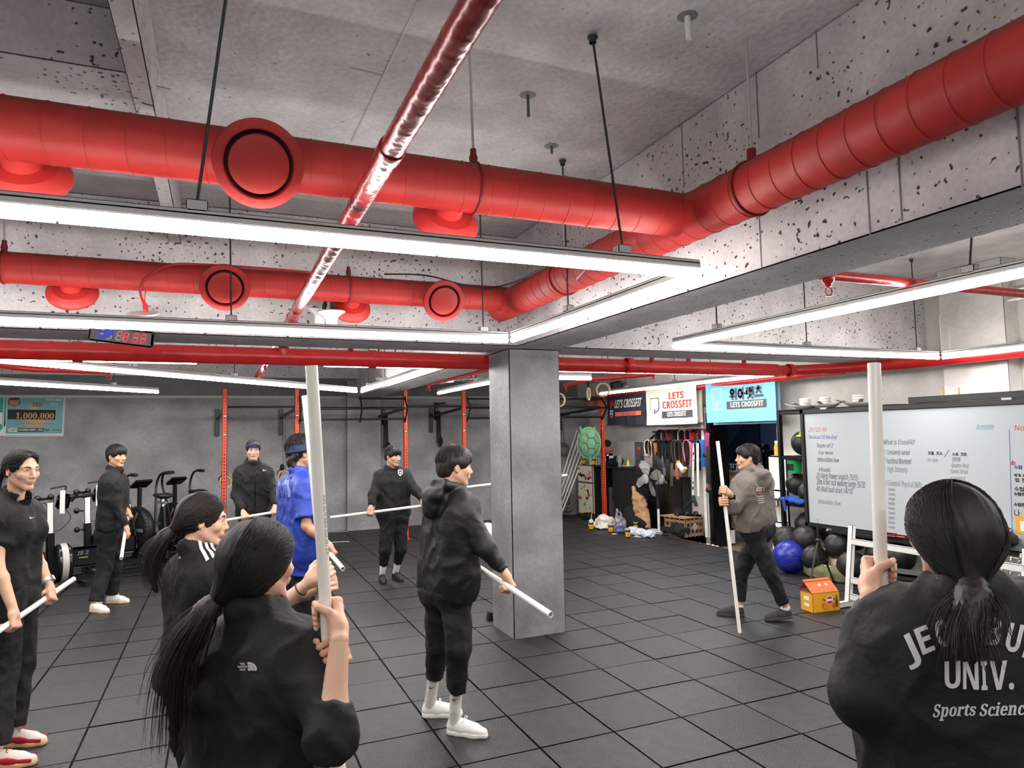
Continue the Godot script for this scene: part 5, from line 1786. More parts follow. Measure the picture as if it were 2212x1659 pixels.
func person_coach() -> void:
	var B:=fy(1598,1367); var T:=fd(1550,953,6.35)
	pole("tall white plastic pipe standing on the floor in the coach's hands",B,T)
	var up:=(T-B).normalized()
	var HL:=pt_on(B,T,1061); var HR:=pt_on(B,T,1084)
	var d:={"label": "coach in grey-brown hooded sweatshirt and black trousers striding left with an upright pipe","seed": 81,"cell": 0.012,"forearm": true,
		"J": {"head": fd(1614,989,6.6),"neck": fd(1630,1022,6.62),"sL": fd(1610,1046,6.46),"sR": fd(1652,1042,6.76),"eL": fd(1584,1094,6.36),"eR": fd(1600,1092,6.72),"pelvis": fd(1634,1138,6.6),"hL": fd(1622,1144,6.52),"hR": fd(1646,1143,6.68),"kL": fd(1663,1236,6.46),"kR": fd(1600,1234,6.72)},
		"hf": cdir(-0.99,0.02,-0.08),"hs": 0.97,"skin": lin(208,162,134),
		"handL": {"p": HL,"thumb": up},"handR": {"p": HR,"thumb": up},
		"feet": [[low(fy(1712,1341),0.03),fy(1652,1342)],[fy(1608,1331),fy(1548,1329)]],
		"top": {"name": "hooded_sweatshirt","mat": M.cloth_grey,"loose": 1.1,"hem": 0.0,"hood": true,"collar": 0.022,"fold": 0.006,"crumple": 0.002,"sleeveL": 0.84,"sleeveR": 0.86,"arm": [0.075,0.07,0.07,0.05]},
		"bottom": {"r": [0.106,0.08,0.076,0.056],"ankle": 0.14,"sock": 0.12},
		"shoe": {"up": mat(g8(52,52,54),0.8),"sole": mat(g8(58,58,60),0.8),"lace": mat(g8(50,50,52),0.8),"acc": mat(g8(44,44,46),0.8)}}
	person(d)
	hair_on(d,short_hair("bowl",0.034,23),M.hair)
	wrist_band(d,"L",0.12,0.029,0.02,M.black,"watch",true)
	var dv:=cdir(-0.45,0,-0.9)
	print_on(d,letters("LET'S",0.032,true,0.001,0.1),fd(1643,1060,6.5),dv,Vector3.UP,mat(g8(226,210,200),0.6),"back_print")
	print_on(d,mb().box(Vector3.ZERO,Vector3(0.105,0.007,0.001)),fd(1643,1066.5,6.5),dv,Vector3.UP,mat(g8(196,60,44),0.6),"back_rule")
	for i in 4:
		print_on(d,mb().box(Vector3(0.008*(i % 2),0,0),Vector3(0.085-0.012*(i % 2),0.008,0.001)),fd(1643.5,1072+4.6*i,6.5),dv,Vector3.UP,mat(g8(196,190,184),0.6),"back_line")

func person_adidas() -> void:
	var T:=fd(660,855,2.92); var Q:=fd(737,1650,2.74)
	var B:=Q+(Q-T).normalized()*(Q.y/-((Q-T).normalized().y))
	pole("upright white plastic pipe behind the nearest pipe, held by the woman with striped shoulders",B,T)
	var up:=(T-B).normalized()
	var HR:=pt_on(B,T,1236); var HL:=pt_on(B,T,1262)
	var d:={"label": "woman in tight black top with three white shoulder stripes and a low ponytail","sex": "f","seed": 91,"cell": 0.0105,"bare": true,"thin": 0.9,"face": true,
		"J": {"head": fd(441,1124,3.1),"neck": fd(440,1184,3.12),"sR": fd(470,1236,2.96),"sL": fd(398,1228,3.26),"eR": fd(580,1330,2.82),"eL": fd(540,1330,3.1),"pelvis": fd(425,1440,3.12),"hR": fd(446,1455,3.03),"hL": fd(402,1452,3.2),"kR": fd(462,1610,3.0),"kL": fd(420,1608,3.16)},
		"hf": cdir(0.9,-0.13,-0.36),"hs": 0.93,"skin": lin(216,172,146),
		"handR": {"p": HR,"thumb": up},"handL": {"p": HL,"thumb": up},
		"feet": [[fy(405,1795),fy(480,1800)],[fy(440,1830),fy(520,1838)]],
		"top": {"name": "fitted_top","mat": M.cloth_black,"loose": 0.92,"hem": 0.1,"sleeve": 0.48,"fold": 0.004,"neck": 0.066,"bust": 0.06,"rows": [[1.0,0.9,0.08],[0.8,0.9,0.105],[0.58,0.86,0.105],[0.34,0.8,0.1],[0.1,0.95,0.12],[-0.3,1.02,0.13]],"arm": [0.062,0.056,0.05,0.04]},
		"bottom": {"r": [0.108,0.08,0.08,0.078],"ankle": 0.27,"sock": 0.02,"hip": 0.12},"shoe": {}}
	person(d)
	var hh:=long_hair(Vector3(0.092,0.1,0.112),Vector3(0,0.034,-0.02),0.08,Vector3(-0.01,-0.055,-0.135),[Vector3(-0.01,-0.055,-0.135),Vector3(-0.01,-0.1,-0.17),Vector3(0.0,-0.18,-0.2),Vector3(0.01,-0.27,-0.19),Vector3(0.02,-0.35,-0.16)],1.0,63,false,900,420,0.04)
	hair_on(d,hh.cap,M.hair_brown); hair_on(d,hh.tail,M.hair_brown,"ponytail")
	obj("hair_tie",mb().torus(Vector3(-0.01,-0.06,-0.14),Basis(Vector3.RIGHT,-0.9),0.022,0.007,18,8).mesh(),M.black,d.t,d.hl)
	obj("ear_stud",mb().ball(Vector3(-0.083,-0.032,-0.002),Vector3.ONE*0.0032).mesh(),M.chrome,d.t,d.hl)
	wrist_band(d,"R",0.12,0.028,0.005,M.black,"hair_elastic")
	wrist_band(d,"L",0.2,0.029,0.024,M.grey,"watch",true)
	for i in 3:
		var st:=[]
		var a: Vector3=d.J.neck; var b: Vector3=d.J.sR
		for k in 9:
			var tt:=float(k)/8
			var p: Vector3=(a+d.rr*0.055).lerp(b+d.rr*0.03,tt)-d.fwd*(0.045-0.025*i)
			st.append(p+Vector3(0,0.2,0))
		var fl:=MB.new()
		for k in 8:
			var wv: Vector3=d.fwd*0.0065
			var v0: int=fl.vert(st[k]-wv,Vector3.UP); fl.vert(st[k]+wv,Vector3.UP); fl.vert(st[k+1]+wv,Vector3.UP); fl.vert(st[k+1]-wv,Vector3.UP)
			fl.quad(v0,v0+1,v0+2,v0+3)
		var sk:=stick(fl,Transform3D(),d.g,Vector3.DOWN,0.003,d.ff,0.02)
		obj("shoulder_stripe",MB.new().add(sk,d.inv).mesh(),M.paper,d.shirt)

func person_hoodie_front() -> void:
	var T:=fd(673,790,1.86); var Q:=fd(724,1659,1.82)
	var B:=Q+(Q-T).normalized()*(Q.y/-((Q-T).normalized().y))
	pole("nearest upright pipe with a dark printed line, held by the long-ponytailed woman",B,T)
	var pl: Node3D=get_child(get_child_count()-1)
	var up:=(T-B).normalized()
	# print line along the pipe, on the side that faces right of the viewer
	var toc:=cdir(0.8,0,0.6); toc=(toc-up*toc.dot(up)).normalized()
	var txt:=letters("PIPE KS M 3404 VG2 25 - 2.0",0.009,false,0.0006)
	obj("printed_line",mb().add(txt,Transform3D(Basis(-up,toc.cross(-up),toc),pt_on(B,T,1130)-B+toc*0.0166)).mesh(),M.grey,pl)
	var HR:=pt_on(B,T,1338); var HL:=pt_on(B,T,1420)
	var d:={"label": "woman in black hooded jacket with a long ponytail, nearest the viewer, from behind","sex": "f","seed": 101,"cell": 0.0095,"thin": 0.9,"forearm": true,"face": true,
		"J": {"head": fd(563,1216,1.95),"neck": fd(574,1312,1.97),"sR": fd(652,1412,1.86),"sL": fd(468,1412,2.08),"eR": fd(716,1588,1.7),"eL": fd(560,1640,1.98),"pelvis": fd(548,1760,1.98),"hR": fd(590,1775,1.93),"hL": fd(505,1775,2.05),"kR": fd(600,2060,1.92),"kL": fd(515,2060,2.04)},
		"hf": cdir(0.62,-0.08,-0.78),"hs": 0.93,"skin": lin(216,172,146),
		"handR": {"p": HR,"thumb": up},"handL": {"p": HL,"thumb": up},
		"feet": [[fd(520,2330,2.0)*Vector3(1,0,1),fd(560,2330,2.16)*Vector3(1,0,1)],[fd(600,2330,1.9)*Vector3(1,0,1),fd(650,2330,2.05)*Vector3(1,0,1)]],
		"top": {"name": "hooded_jacket","mat": M.cloth_black,"loose": 1.0,"hem": 0.08,"fold": 0.008,"crumple": 0.003,"neck": 0.06,"collar": 0.018,"sleeveR": 0.68,"sleeveL": 0.9,"rows": [[1.0,0.9,0.08],[0.8,0.92,0.11],[0.58,0.92,0.115],[0.34,0.92,0.118],[0.1,0.98,0.125],[-0.3,1.0,0.13]],"arm": [0.072,0.066,0.066,0.056],
			"extra": [[fd(640,1372,1.92),fd(560,1420,1.86),0.038,0.04,0.02],[fd(560,1420,1.86),fd(470,1500,1.88),0.042,0.045,0.02],[fd(470,1500,1.88),fd(430,1510,1.95),0.045,0.04,0.02],[fd(520,1420,1.92),fd(450,1440,2.0),0.05,0.05,0.04]]},
		"bottom": {"hip": 0.115},"shoe": {}}
	person(d)
	var hh:=long_hair(Vector3(0.096,0.108,0.116),Vector3(0,0.028,-0.018),0.08,Vector3(0.035,-0.105,-0.125),[Vector3(0.035,-0.1,-0.125),Vector3(0.05,-0.14,-0.15),Vector3(0.085,-0.22,-0.175),Vector3(0.115,-0.3,-0.185),Vector3(0.14,-0.42,-0.175),Vector3(0.175,-0.56,-0.15)],1.6,67,true,1500,620,0.042)
	hair_on(d,hh.cap,M.hair); hair_on(d,hh.tail,M.hair_brown,"ponytail")
	obj("hair_tie",mb().torus(Vector3(0.036,-0.108,-0.128),Basis(Vector3.RIGHT,-0.8),0.022,0.007,18,8).mesh(),M.black,d.t,d.hl)
	# rounded emblem on the hood
	var em:=MB.new()
	for i in 3:
		var r0:=0.0225-0.0075*i
		var poly:=PackedVector2Array()
		for k in 9: poly.append(Vector2(-cos(PI/2*k/8)*r0,sin(PI/2*k/8)*r0))
		for k in 9: poly.append(Vector2(-cos(PI/2*(8-k)/8)*(r0-0.0058),sin(PI/2*(8-k)/8)*(r0-0.0058)))
		em.prism(poly,0.001,Transform3D(Basis(Vector3(-1,0,0),Vector3(0,1,0),Vector3(0,0,-1)),Vector3(0.01,-0.01,0)))
	for i in 3: em.add(letters(["THE","NORTH","FACE"][i],0.0052,true,0.001),Transform3D(Basis(),Vector3(-0.004,0.006-0.0075*i,0)))
	print_on(d,em,fd(527,1441,1.7),cdir(0.0,0,-1),Vector3.UP,M.alu,"emblem",0.003,0.01)

func person_right() -> void:
	var T:=fd(1888,785,1.86); var Q:=fd(1903,1232,1.78)
	var B:=Q+(Q-T).normalized()*(Q.y/-((Q-T).normalized().y))
	pole("upright white plastic pipe before the whiteboard in the raised hand of the right-hand woman",B,T)
	var up:=(T-B).normalized()
	var HL:=pt_on(B,T,1252)
	var d:={"label": "woman with a dark ponytail in a black jacket with white university lettering","sex": "f","seed": 111,"cell": 0.0095,"thin": 0.9,"face": false,"forearm": true,
		"J": {"head": fd(2054,1152,1.62),"neck": fd(2074,1268,1.63),"sL": fd(1922,1345,1.7),"sR": fd(2262,1340,1.6),"eL": fd(1868,1500,1.66),"eR": fd(2330,1560,1.62),"pelvis": fd(2098,1760,1.64),"hL": fd(2040,1775,1.68),"hR": fd(2150,1775,1.6),"kL": fd(2040,2100,1.68),"kR": fd(2160,2100,1.6)},
		"hf": cdir(-0.12,-0.1,-0.98),"hs": 0.93,"skin": lin(216,174,148),
		"handL": {"p": HL,"thumb": up,"arm": cdir(-0.3,-0.75,0.75)},"handR": {"p": fd(2250,1620,1.85),"thumb": cdir(-1,0,0)},
		"feet": [[fd(2040,2480,1.62)*Vector3(1,0,1),fd(2040,2480,1.8)*Vector3(1,0,1)],[fd(2190,2480,1.6)*Vector3(1,0,1),fd(2200,2480,1.8)*Vector3(1,0,1)]],
		"top": {"name": "university_jacket","mat": M.cloth_black,"loose": 1.06,"hem": 0.12,"fold": 0.006,"crumple": 0.003,"collar": 0.02,"sleeve": 0.9,"neck": 0.062,"rows": [[1.0,0.9,0.085],[0.8,0.9,0.115],[0.58,0.92,0.122],[0.34,0.92,0.125],[0.1,0.94,0.128],[-0.3,0.96,0.13]],"arm": [0.076,0.075,0.072,0.05]},
		"bottom": {"hip": 0.115},"shoe": {}}
	person(d)
	var hh:=long_hair(Vector3(0.094,0.114,0.114),Vector3(0,0.018,-0.012),0.08,Vector3(0.035,-0.115,-0.095),[Vector3(0.035,-0.105,-0.1),Vector3(0.06,-0.145,-0.125),Vector3(0.09,-0.185,-0.14),Vector3(0.095,-0.225,-0.145),Vector3(0.09,-0.265,-0.145)],1.2,69,true,1500,600,0.046)
	hair_on(d,hh.cap,M.hair); hair_on(d,hh.tail,M.hair_brown,"ponytail")
	var dv:=cdir(-0.04,0,-1)
	var white:=mat(g8(196,196,198),0.6)
	# arched name, the middle letters lie under the hair
	var word: String = "JEONBUK"
	var cx:=[1974,2007,2043,2086,2143,2184,2222]
	var cy:=[1398,1382,1369,1362,1366,1381,1398]
	var an:=[0.42,0.34,0.2,0.06,-0.12,-0.24,-0.36]
	for i in 7:
		print_on(d,mb().add(letters(word[i],0.06,true,0.001,0.032),Transform3D(Basis(Vector3(0,0,1),an[i]),Vector3.ZERO)),fd(cx[i],cy[i]+27,1.5),dv,Vector3.UP,white,"back_letter",0.004,0.015)
	var us:=[[2058,1460,"U",0.035],[2097,1460,"N",0.034],[2126,1460,"I",0.013],[2157,1460,"V",0.038],[2185,1460,".",0.011]]
	for u in us:
		print_on(d,letters(u[2],0.06,true,0.001,u[3]),fd(u[0],u[1]+28,1.5),dv,Vector3.UP,white,"back_letter",0.004,0.015)
	print_on(d,letters("Sports Science",0.026,true,0.001,0.22,"Droid Serif",0.22),fd(2118,1545,1.5),dv,Vector3.UP,white,"back_script",0.004,0.015)
	obj("collar_label",mb().box(d.inv*fd(2026,1248,1.52),Vector3(0.008,0.003,0.003)).mesh(),M.chrome,d.t)

# ------------------------------------------------------------------ back wall: posters, rack, rowing machines, air bikes
func text_box(parent: Node,part: String,text: String,m: Material,at: Transform3D,w: float,cap_h: float,bold:=true,font := "Droid Sans",slant:=0.0,thick:=0.002) -> void:
	obj(part,letters(text,cap_h,bold,thick,w,font,slant).mesh(),m,parent,at)

func hangul(text: Array,size: float,th: float) -> MB:
	var C:={
		"g": [[[0,1],[1,1],[0.8,0]]],"n": [[[0,1],[0,0],[1,0]]],"d": [[[1,1],[0,1],[0,0],[1,0]]],
		"r": [[[0,1],[1,1],[1,0.5],[0,0.5],[0,0],[1,0]]],"m": [[[0,1],[1,1],[1,0],[0,0],[0,1]]],
		"b": [[[0,1],[0,0],[1,0],[1,1]],[[0,0.55],[1,0.55]]],"s": [[[0.5,1],[0.0,0]],[[0.5,0.75],[1,0]]],
		"j": [[[0,1],[1,1]],[[0.5,1],[0,0]],[[0.5,0.7],[1,0]]],"c": [[[0.35,1.15],[0.65,1.15]],[[0,0.85],[1,0.85]],[[0.5,0.85],[0,0]],[[0.5,0.6],[1,0]]],
		"k": [[[0,1],[1,1],[0.8,0]],[[0,0.55],[0.9,0.5]]],"t": [[[1,1],[0,1],[0,0],[1,0]],[[0,0.5],[1,0.5]]],"p": [[[0,1],[1,1]],[[0.3,1],[0.3,0]],[[0.7,1],[0.7,0]],[[0,0],[1,0]]],
		"o": [[[0.5,1],[0.15,0.85],[0.0,0.5],[0.15,0.15],[0.5,0],[0.85,0.15],[1,0.5],[0.85,0.85],[0.5,1]]]}
	var V:={"a": [[[0.2,1],[0.2,0]],[[0.2,0.5],[1,0.5]]],"eo": [[[0.8,1],[0.8,0]],[[0,0.5],[0.8,0.5]]],"i": [[[0.5,1],[0.5,0]]],
		"e": [[[0.5,1],[0.5,0]],[[0.95,1],[0.95,0]],[[0,0.5],[0.5,0.5]]],"ae": [[[0.2,1],[0.2,0]],[[0.9,1],[0.9,0]],[[0.2,0.5],[0.9,0.5]]],
		"u": [[[0,0.7],[1,0.7]],[[0.5,0.7],[0.5,0]]],"eu": [[[0,0.4],[1,0.4]]],"o_": [[[0,0.3],[1,0.3]],[[0.5,0.3],[0.5,1]]]}
	var m:=mb()
	var at:=0.0
	for s in text:
		if s.size()==0:
			at+=0.6
			continue
		var y0:=0.0 if s[2] == "" else 0.36
		var put:=func(st: Array,x: float,y: float,w: float,h: float) -> void:
			for line in st:
				for i in line.size()-1:
					var a:=Vector3(at+x+line[i][0]*w,y+line[i][1]*h,0)*size; var b:=Vector3(at+x+line[i+1][0]*w,y+line[i+1][1]*h,0)*size
					var e:=(b-a).normalized()*th*0.4
					m.bar(a-e,b+e,th,0.002,Vector3(0,0,1))
		if s[1] == "wi":
			put.call(C[s[0]],0.1,0.5,0.45,0.45); put.call(V.u,0.0,0.0,0.68,0.4); put.call(V.i,0.7,0.0,0.3,1.0)
		elif s[1] in ["u","eu","o_"]:
			put.call(C[s[0]],0.2,y0+0.45*(1.0-y0),0.6,0.5*(1.0-y0)); put.call(V[s[1]],0.0,y0,1.0,0.4*(1.0-y0))
		else:
			put.call(C[s[0]],0.05,y0+0.12*(1.0-y0),0.48,0.78*(1.0-y0)); put.call(V[s[1]],0.58,y0,0.38,1.0-y0)
		if s[2] != "": put.call(C[s[2]],0.2,0.0,0.65,0.28)
		at+=1.16
	return m

func centred(m: MB) -> MB:
	var lo:=Vector3.ONE*1e9; var hi:=-lo
	for p in m.v: lo=lo.min(p); hi=hi.max(p)
	for i in m.v.size(): m.v[i] -= (lo+hi)/2.0
	return m

func build_back_wall() -> void:
	var Zw:=ZB+0.012
	# --- prize boards
	var a:=fz(12,848,Zw); var b:=fz(139,941,Zw)
	var w:=b.x-a.x; var h:=a.y-b.y
	var t:=thing("prize_board","turquoise prize board reading 1,000,000 on the back wall","poster",Vector3((a.x+b.x)/2,(a.y+b.y)/2-0.01,Zw))
	t.rotation.z=-0.02
	obj("board",mb().box(Vector3.ZERO,Vector3(w,h,0.02),Basis(),0.003).mesh(),M.paper,t)
	obj("border",mb().box(Vector3(0,0,0.0105),Vector3(w*0.965,h*0.95,0.002)).mesh(),M.black,t)
	obj("border",mb().box(Vector3(0,0,0.0112),Vector3(w*0.955,h*0.935,0.002)).mesh(),M.paper,t)
	var gim:=Image.create(128,96,false,Image.FORMAT_RGB8)
	for y in 96:
		for x in 128:
			var c:=g8(122,172,178)
			var d1:=Vector2(x-60,(y-30)*1.0).length()/20.0
			var d2:=Vector2((x-66)*0.55,y-66).length()/18.0
			c=c.lerp(g8(226,196,96),clampf(1.0-d1,0,1)*0.8)
			c=c.lerp(g8(224,170,110),clampf(1.2-d2,0,1)*0.85)
			gim.set_pixel(x,y,c)
	var qm:=QuadMesh.new(); qm.size=Vector2(w*0.935,h*0.86)
	var pm:=mat(Color(1,1,1),0.7); pm.albedo_texture=tex(gim)
	obj("printed_sky",qm,pm,t,Transform3D(Basis(),Vector3(0,0,0.0125)))
	obj("black_band",mb().box(Vector3(-0.045*w/0.84,0.005,0.013),Vector3(w*0.79,h*0.225,0.002)).mesh(),mat(g8(44,40,44),0.7),t)
	var gold:=mat(g8(212,160,104),0.6)
	text_box(t,"lettering","1,000,000",gold,Transform3D(Basis(),Vector3(0.0,-0.045*h/0.7-0.015,0.0145)),w*0.63,h*0.135,true,"Droid Serif")
	text_box(t,"lettering","3RD",mat(g8(120,84,52),0.6),Transform3D(Basis(),Vector3(0.02,h*0.19,0.014)),w*0.17,h*0.095)
	text_box(t,"lettering","JULY 9, 2023",M.paper,Transform3D(Basis(),Vector3(w*0.3,h*0.335,0.014)),w*0.26,h*0.045)
	text_box(t,"lettering","Summer Ultimate Fitness Festival",mat(g8(150,130,80),0.6),Transform3D(Basis(),Vector3(0,-h*0.21,0.014)),w*0.68,h*0.03,false,"Droid Serif",0.3)
	obj("sponsor_bar",mb().box(Vector3(-w*0.06,-h*0.345,0.013),Vector3(w*0.43,h*0.085,0.002)).mesh(),M.black,t)
	obj("sponsor_bar",mb().box(Vector3(-w*0.35,-h*0.345,0.013),Vector3(w*0.15,h*0.08,0.002)).mesh(),M.paper,t)
	text_box(t,"lettering","LICENSED EVENT | 2023",M.paper,Transform3D(Basis(),Vector3(-w*0.06,-h*0.365,0.0145)),w*0.4,h*0.045)
	text_box(t,"lettering","CrossFit",M.black,Transform3D(Basis(),Vector3(-w*0.35,-h*0.365,0.0145)),w*0.13,h*0.05)
	text_box(t,"lettering","GYM",M.black,Transform3D(Basis(),Vector3(w*0.21,-h*0.375,0.0145)),w*0.05,h*0.03)
	obj("mark",mb().box(Vector3(w*0.21,-h*0.335,0.014),Vector3(w*0.1,h*0.016,0.001)).box(Vector3(w*0.38,-h*0.34,0.014),Vector3(w*0.15,h*0.014,0.001)).mesh(),M.navy_light,t)
	obj("badge",mb().lathe([Vector2(h*0.115,0.0),Vector2(h*0.115,0.0015),Vector2(0,0.0015)],Transform3D(Basis(Vector3.RIGHT,Vector3(0,0,1),Vector3(0,-1,0)),Vector3(-w*0.355,h*0.3,0.0125)),24).mesh(),M.navy,t)
	obj("badge",mb().box(Vector3(-w*0.355,h*0.315,0.0145),Vector3(h*0.2,h*0.05,0.001)).box(Vector3(-w*0.355,h*0.225,0.0145),Vector3(h*0.15,h*0.05,0.001)).mesh(),mat(g8(226,112,66),0.6),t)
	obj("badge",mb().box(Vector3(-w*0.355,h*0.27,0.0145),Vector3(h*0.18,h*0.03,0.001)).box(Vector3(w*0.3,h*0.26,0.0128),Vector3(w*0.13,h*0.06,0.001)).mesh(),mat(g8(150,190,192),0.6),t)
	a=fz(-90,842,Zw); b=fz(11,941,Zw)
	t=thing("prize_board","white and teal prize board cut by the left edge","poster",Vector3((a.x+b.x)/2,(a.y+b.y)/2,Zw))
	w=b.x-a.x; h=a.y-b.y
	var teal:=mat(g8(64,164,158),0.6)
	obj("board",mb().box(Vector3.ZERO,Vector3(w,h,0.02),Basis(),0.003).mesh(),teal,t)
	obj("white_field",mb().box(Vector3(-0.02,-h*0.12,0.0105),Vector3(w*0.93,h*0.26,0.002)).mesh(),M.paper,t)
	obj("white_corner",mb().prism(PackedVector2Array([Vector2(w*0.5,-h*0.5),Vector2(w*0.5,-h*0.28),Vector2(w*0.3,-h*0.5)]),0.002,Transform3D(Basis(),Vector3(0,0,0.0105))).mesh(),M.paper,t)
	obj("frame_line",mb().box(Vector3(w*0.455,0.02,0.0105),Vector3(0.01,h*0.8,0.002)).box(Vector3(0,h*0.46,0.0105),Vector3(w*0.92,0.01,0.002)).mesh(),M.paper,t)
	# --- rack of orange posts
	var Zr:=-11.96
	var rk:=thing("pull_up_rack","rack of perforated orange posts joined by black pull-up bars","rack",Vector3(fz(484,1150,Zr).x,0,Zr))
	var o0: Vector3=rk.position
	var xs:=[]
	for px in [484.5,641.0,876.5,1003.0,1303.0]: xs.append(fz(px,1000,Zr).x-o0.x)
	var top:=2.63
	var pmesh:=mb().box(Vector3(0,top/2,0),Vector3(0.072,top,0.072),Basis(),0.006).mesh()
	var holes:=mb()
	for i in 46:
		var y:=0.12+0.0535*i
		var rad:=0.011 if i < 28 else 0.007
		holes.lathe([Vector2(rad,0.0),Vector2(rad,0.0012),Vector2(0,0.0012)],Transform3D(Basis(Vector3.RIGHT,Vector3(0,0,1),Vector3(0,-1,0)),Vector3(0,y,0.036)),8)
		holes.lathe([Vector2(rad,0.0),Vector2(rad,0.0012),Vector2(0,0.0012)],Transform3D(Basis(Vector3(0,0,1),Vector3(-1,0,0),Vector3(0,-1,0)),Vector3(-0.036,y,0)),8)
	var hm:=holes.mesh()
	var bolt:=mb().lathe([Vector2(0.022,0.0),Vector2(0.022,0.006),Vector2(0.012,0.01),Vector2(0,0.01)],Transform3D(Basis(Vector3.RIGHT,Vector3(0,0,1),Vector3(0,-1,0)),Vector3(0,0,0.036)),12).mesh()
	for i in 5:
		var p:=obj("post",pmesh,M.orange,rk,Transform3D(Basis(),Vector3(xs[i],0,0)))
		tag(obj("hole_row",hm,M.hole,p),"","","","stuff")
		for y in [1.88,2.18]: obj("bolt",bolt,M.chrome,p,Transform3D(Basis(),Vector3(0,y,0)))
		obj("foot_plate",mb().box(Vector3(0,0.005,0),Vector3(0.14,0.01,0.14),Basis(),0.002).mesh(),M.orange,p)
		# tie to the wall
		obj("wall_tie",mb().bar(Vector3(xs[i],2.3,-0.03),Vector3(xs[i]-0.12,2.2,ZB-Zr+0.05),0.05,0.05).box(Vector3(xs[i]-0.12,2.12,ZB-Zr+0.03),Vector3(0.08,0.5,0.02),Basis(),0.004).mesh(),M.steel_black,rk)
	var bars:=[[0,1,2.33],[1,2,2.31],[2,3,2.33],[3,4,2.31]]
	for q in bars:
		obj("pull_up_bar",mb().tube([Vector3(xs[q[0]],q[2],0),Vector3(xs[q[1]],q[2],0)],0.017,12).mesh(),M.steel_black,rk)
	for q in [[1,2,0.56],[3,4,0.55]]:
		# folding frame between two posts: three bars held by bent brackets
		var x0: float=xs[q[0]]+0.05; var x1: float=xs[q[1]]-0.02
		if q[0]==1: x0=lerpf(xs[1],xs[2],0.02)
		for pr in [[2.47,0.05],[2.29,0.22],[2.11,0.05]]:
			obj("pull_up_bar",mb().tube([Vector3(lerpf(x0,x1,q[2]*0.98) if pr[0] > 2.4 and q[0]==1 else x0,pr[0],pr[1]),Vector3(x1,pr[0],pr[1])],0.018,12).mesh(),M.steel_black,rk)
		for x in [lerpf(x0,x1,q[2]),x1,x0]:
			obj("bent_bracket",mb().bar(Vector3(x,2.5,0.04),Vector3(x,2.29,0.23),0.03,0.02,Vector3.RIGHT).bar(Vector3(x,2.29,0.23),Vector3(x,2.06,0.04),0.03,0.02,Vector3.RIGHT).mesh(),M.steel_black,rk)
	# --- gym rings and straps hanging by the rack
	for q in [[487,1043,-12.25,"pair of wooden gym rings hanging behind the leftmost orange post"],[612,1030,-12.4,"wooden gym rings hanging beside the man in blue"]]:
		var at:=fz(q[0],q[1],q[2])
		var r:=thing("gym_rings",q[3],"gym rings",at)
		for k in 2:
			obj("ring",mb().torus(Vector3(0.04*k,0.03*k,-0.05*k),Basis.from_euler(Vector3(PI/2,0.5-0.7*k,0)),0.1,0.015,28,10).mesh(),M.wood,r)
			obj("strap",mb().bar(Vector3(0.04*k,0.11,-0.05*k),Vector3(-0.02+0.05*k,2.25-at.y,-0.1),0.03,0.004).mesh(),M.black_matte,r)
		obj("strap_knot",mb().ball(Vector3(-0.02,0.16,0.0),Vector3(0.04,0.06,0.03)).tube(smooth_path([Vector3(-0.03,0.14,0),Vector3(-0.1,0.08,0.02),Vector3(-0.07,0.0,0.02),Vector3(-0.02,0.1,0.02)]),0.008,6).mesh(),M.black_matte,r)
	for q in [[832,900,985,"black straps hanging from a wall hook left of the second orange post pair"],[946,890,975,"black straps hanging from a wall hook between post and column"]]:
		var p:=fz(q[0],q[1],-13.55)
		var r:=thing("hanging_straps",q[3],"straps",p)
		var ln: float=p.y-fz(q[0],q[2],-13.55).y
		obj("wall_hook",mb().box(Vector3(-0.01,0.02,-0.1),Vector3(0.07,0.36,0.06),Basis(),0.006).bar(Vector3(0,0.16,-0.1),Vector3(0.06,0.17,0.3),0.03,0.03).mesh(),M.steel_black,r)
		for k in 4:
			obj("strap",mb().tube(smooth_path([Vector3(0.02*k-0.02,0.02,0.0),Vector3(0.025*k-0.03,-ln*0.5,0.01),Vector3(0.03*k-0.035,-ln*(0.8+0.09*k),0.02)]),0.011,6).mesh(),M.black_matte,r)
		obj("strap_knot",mb().ball(Vector3(0.05,-ln*0.75,0.02),Vector3(0.045,0.09,0.04)).mesh(),M.black_matte,r)
	# rings hanging free right of the column
	for q in [[1208,864,-9.6,0.5,"half-hidden wooden ring at the column's right edge"],[1271,851,-10.2,1.35,"wooden gym ring seen edge-on between column and orange post"],[1302.5,842,-9.4,0.1,"wooden gym ring hanging in front of the right orange post"]]:
		var at:=fz(q[0],q[1],q[2])
		var r:=thing("gym_ring",q[4],"gym ring",at)
		var yaw: float=atan2(cam_xf.origin.x-at.x,cam_xf.origin.z-at.z)+q[3]
		obj("ring",mb().torus(Vector3.ZERO,Basis(Vector3.UP,yaw)*Basis(Vector3.RIGHT,PI/2),0.1,0.0155,32,10).mesh(),M.wood,r)
		obj("strap",mb().bar(Vector3(0,0.1,0),Vector3(0.005,YC-at.y,0),0.03,0.004,Vector3(cos(yaw),0,-sin(yaw))).mesh(),M.black_matte,r)
	# --- rowing machines
	for q in [[107,1270,1.0,"rowing machine nearest the woman at the left edge"],[188,1236,1.0,"rowing machine partly behind the man in white trainers"]]:
		var at:=fy(q[0],q[1])
		var r:=thing("rowing_machine",q[3],"rowing machine",at,0.35)
		obj("post",mb().box(Vector3(0,0.34,0),Vector3(0.085,0.68,0.1),Basis(Vector3(0,0,1),0.04),0.01).mesh(),M.steel_black,r)
		obj("post_sleeve",mb().box(Vector3(-0.022,0.87,0),Vector3(0.082,0.4,0.097),Basis(Vector3(0,0,1),0.03),0.01).mesh(),M.white,r)
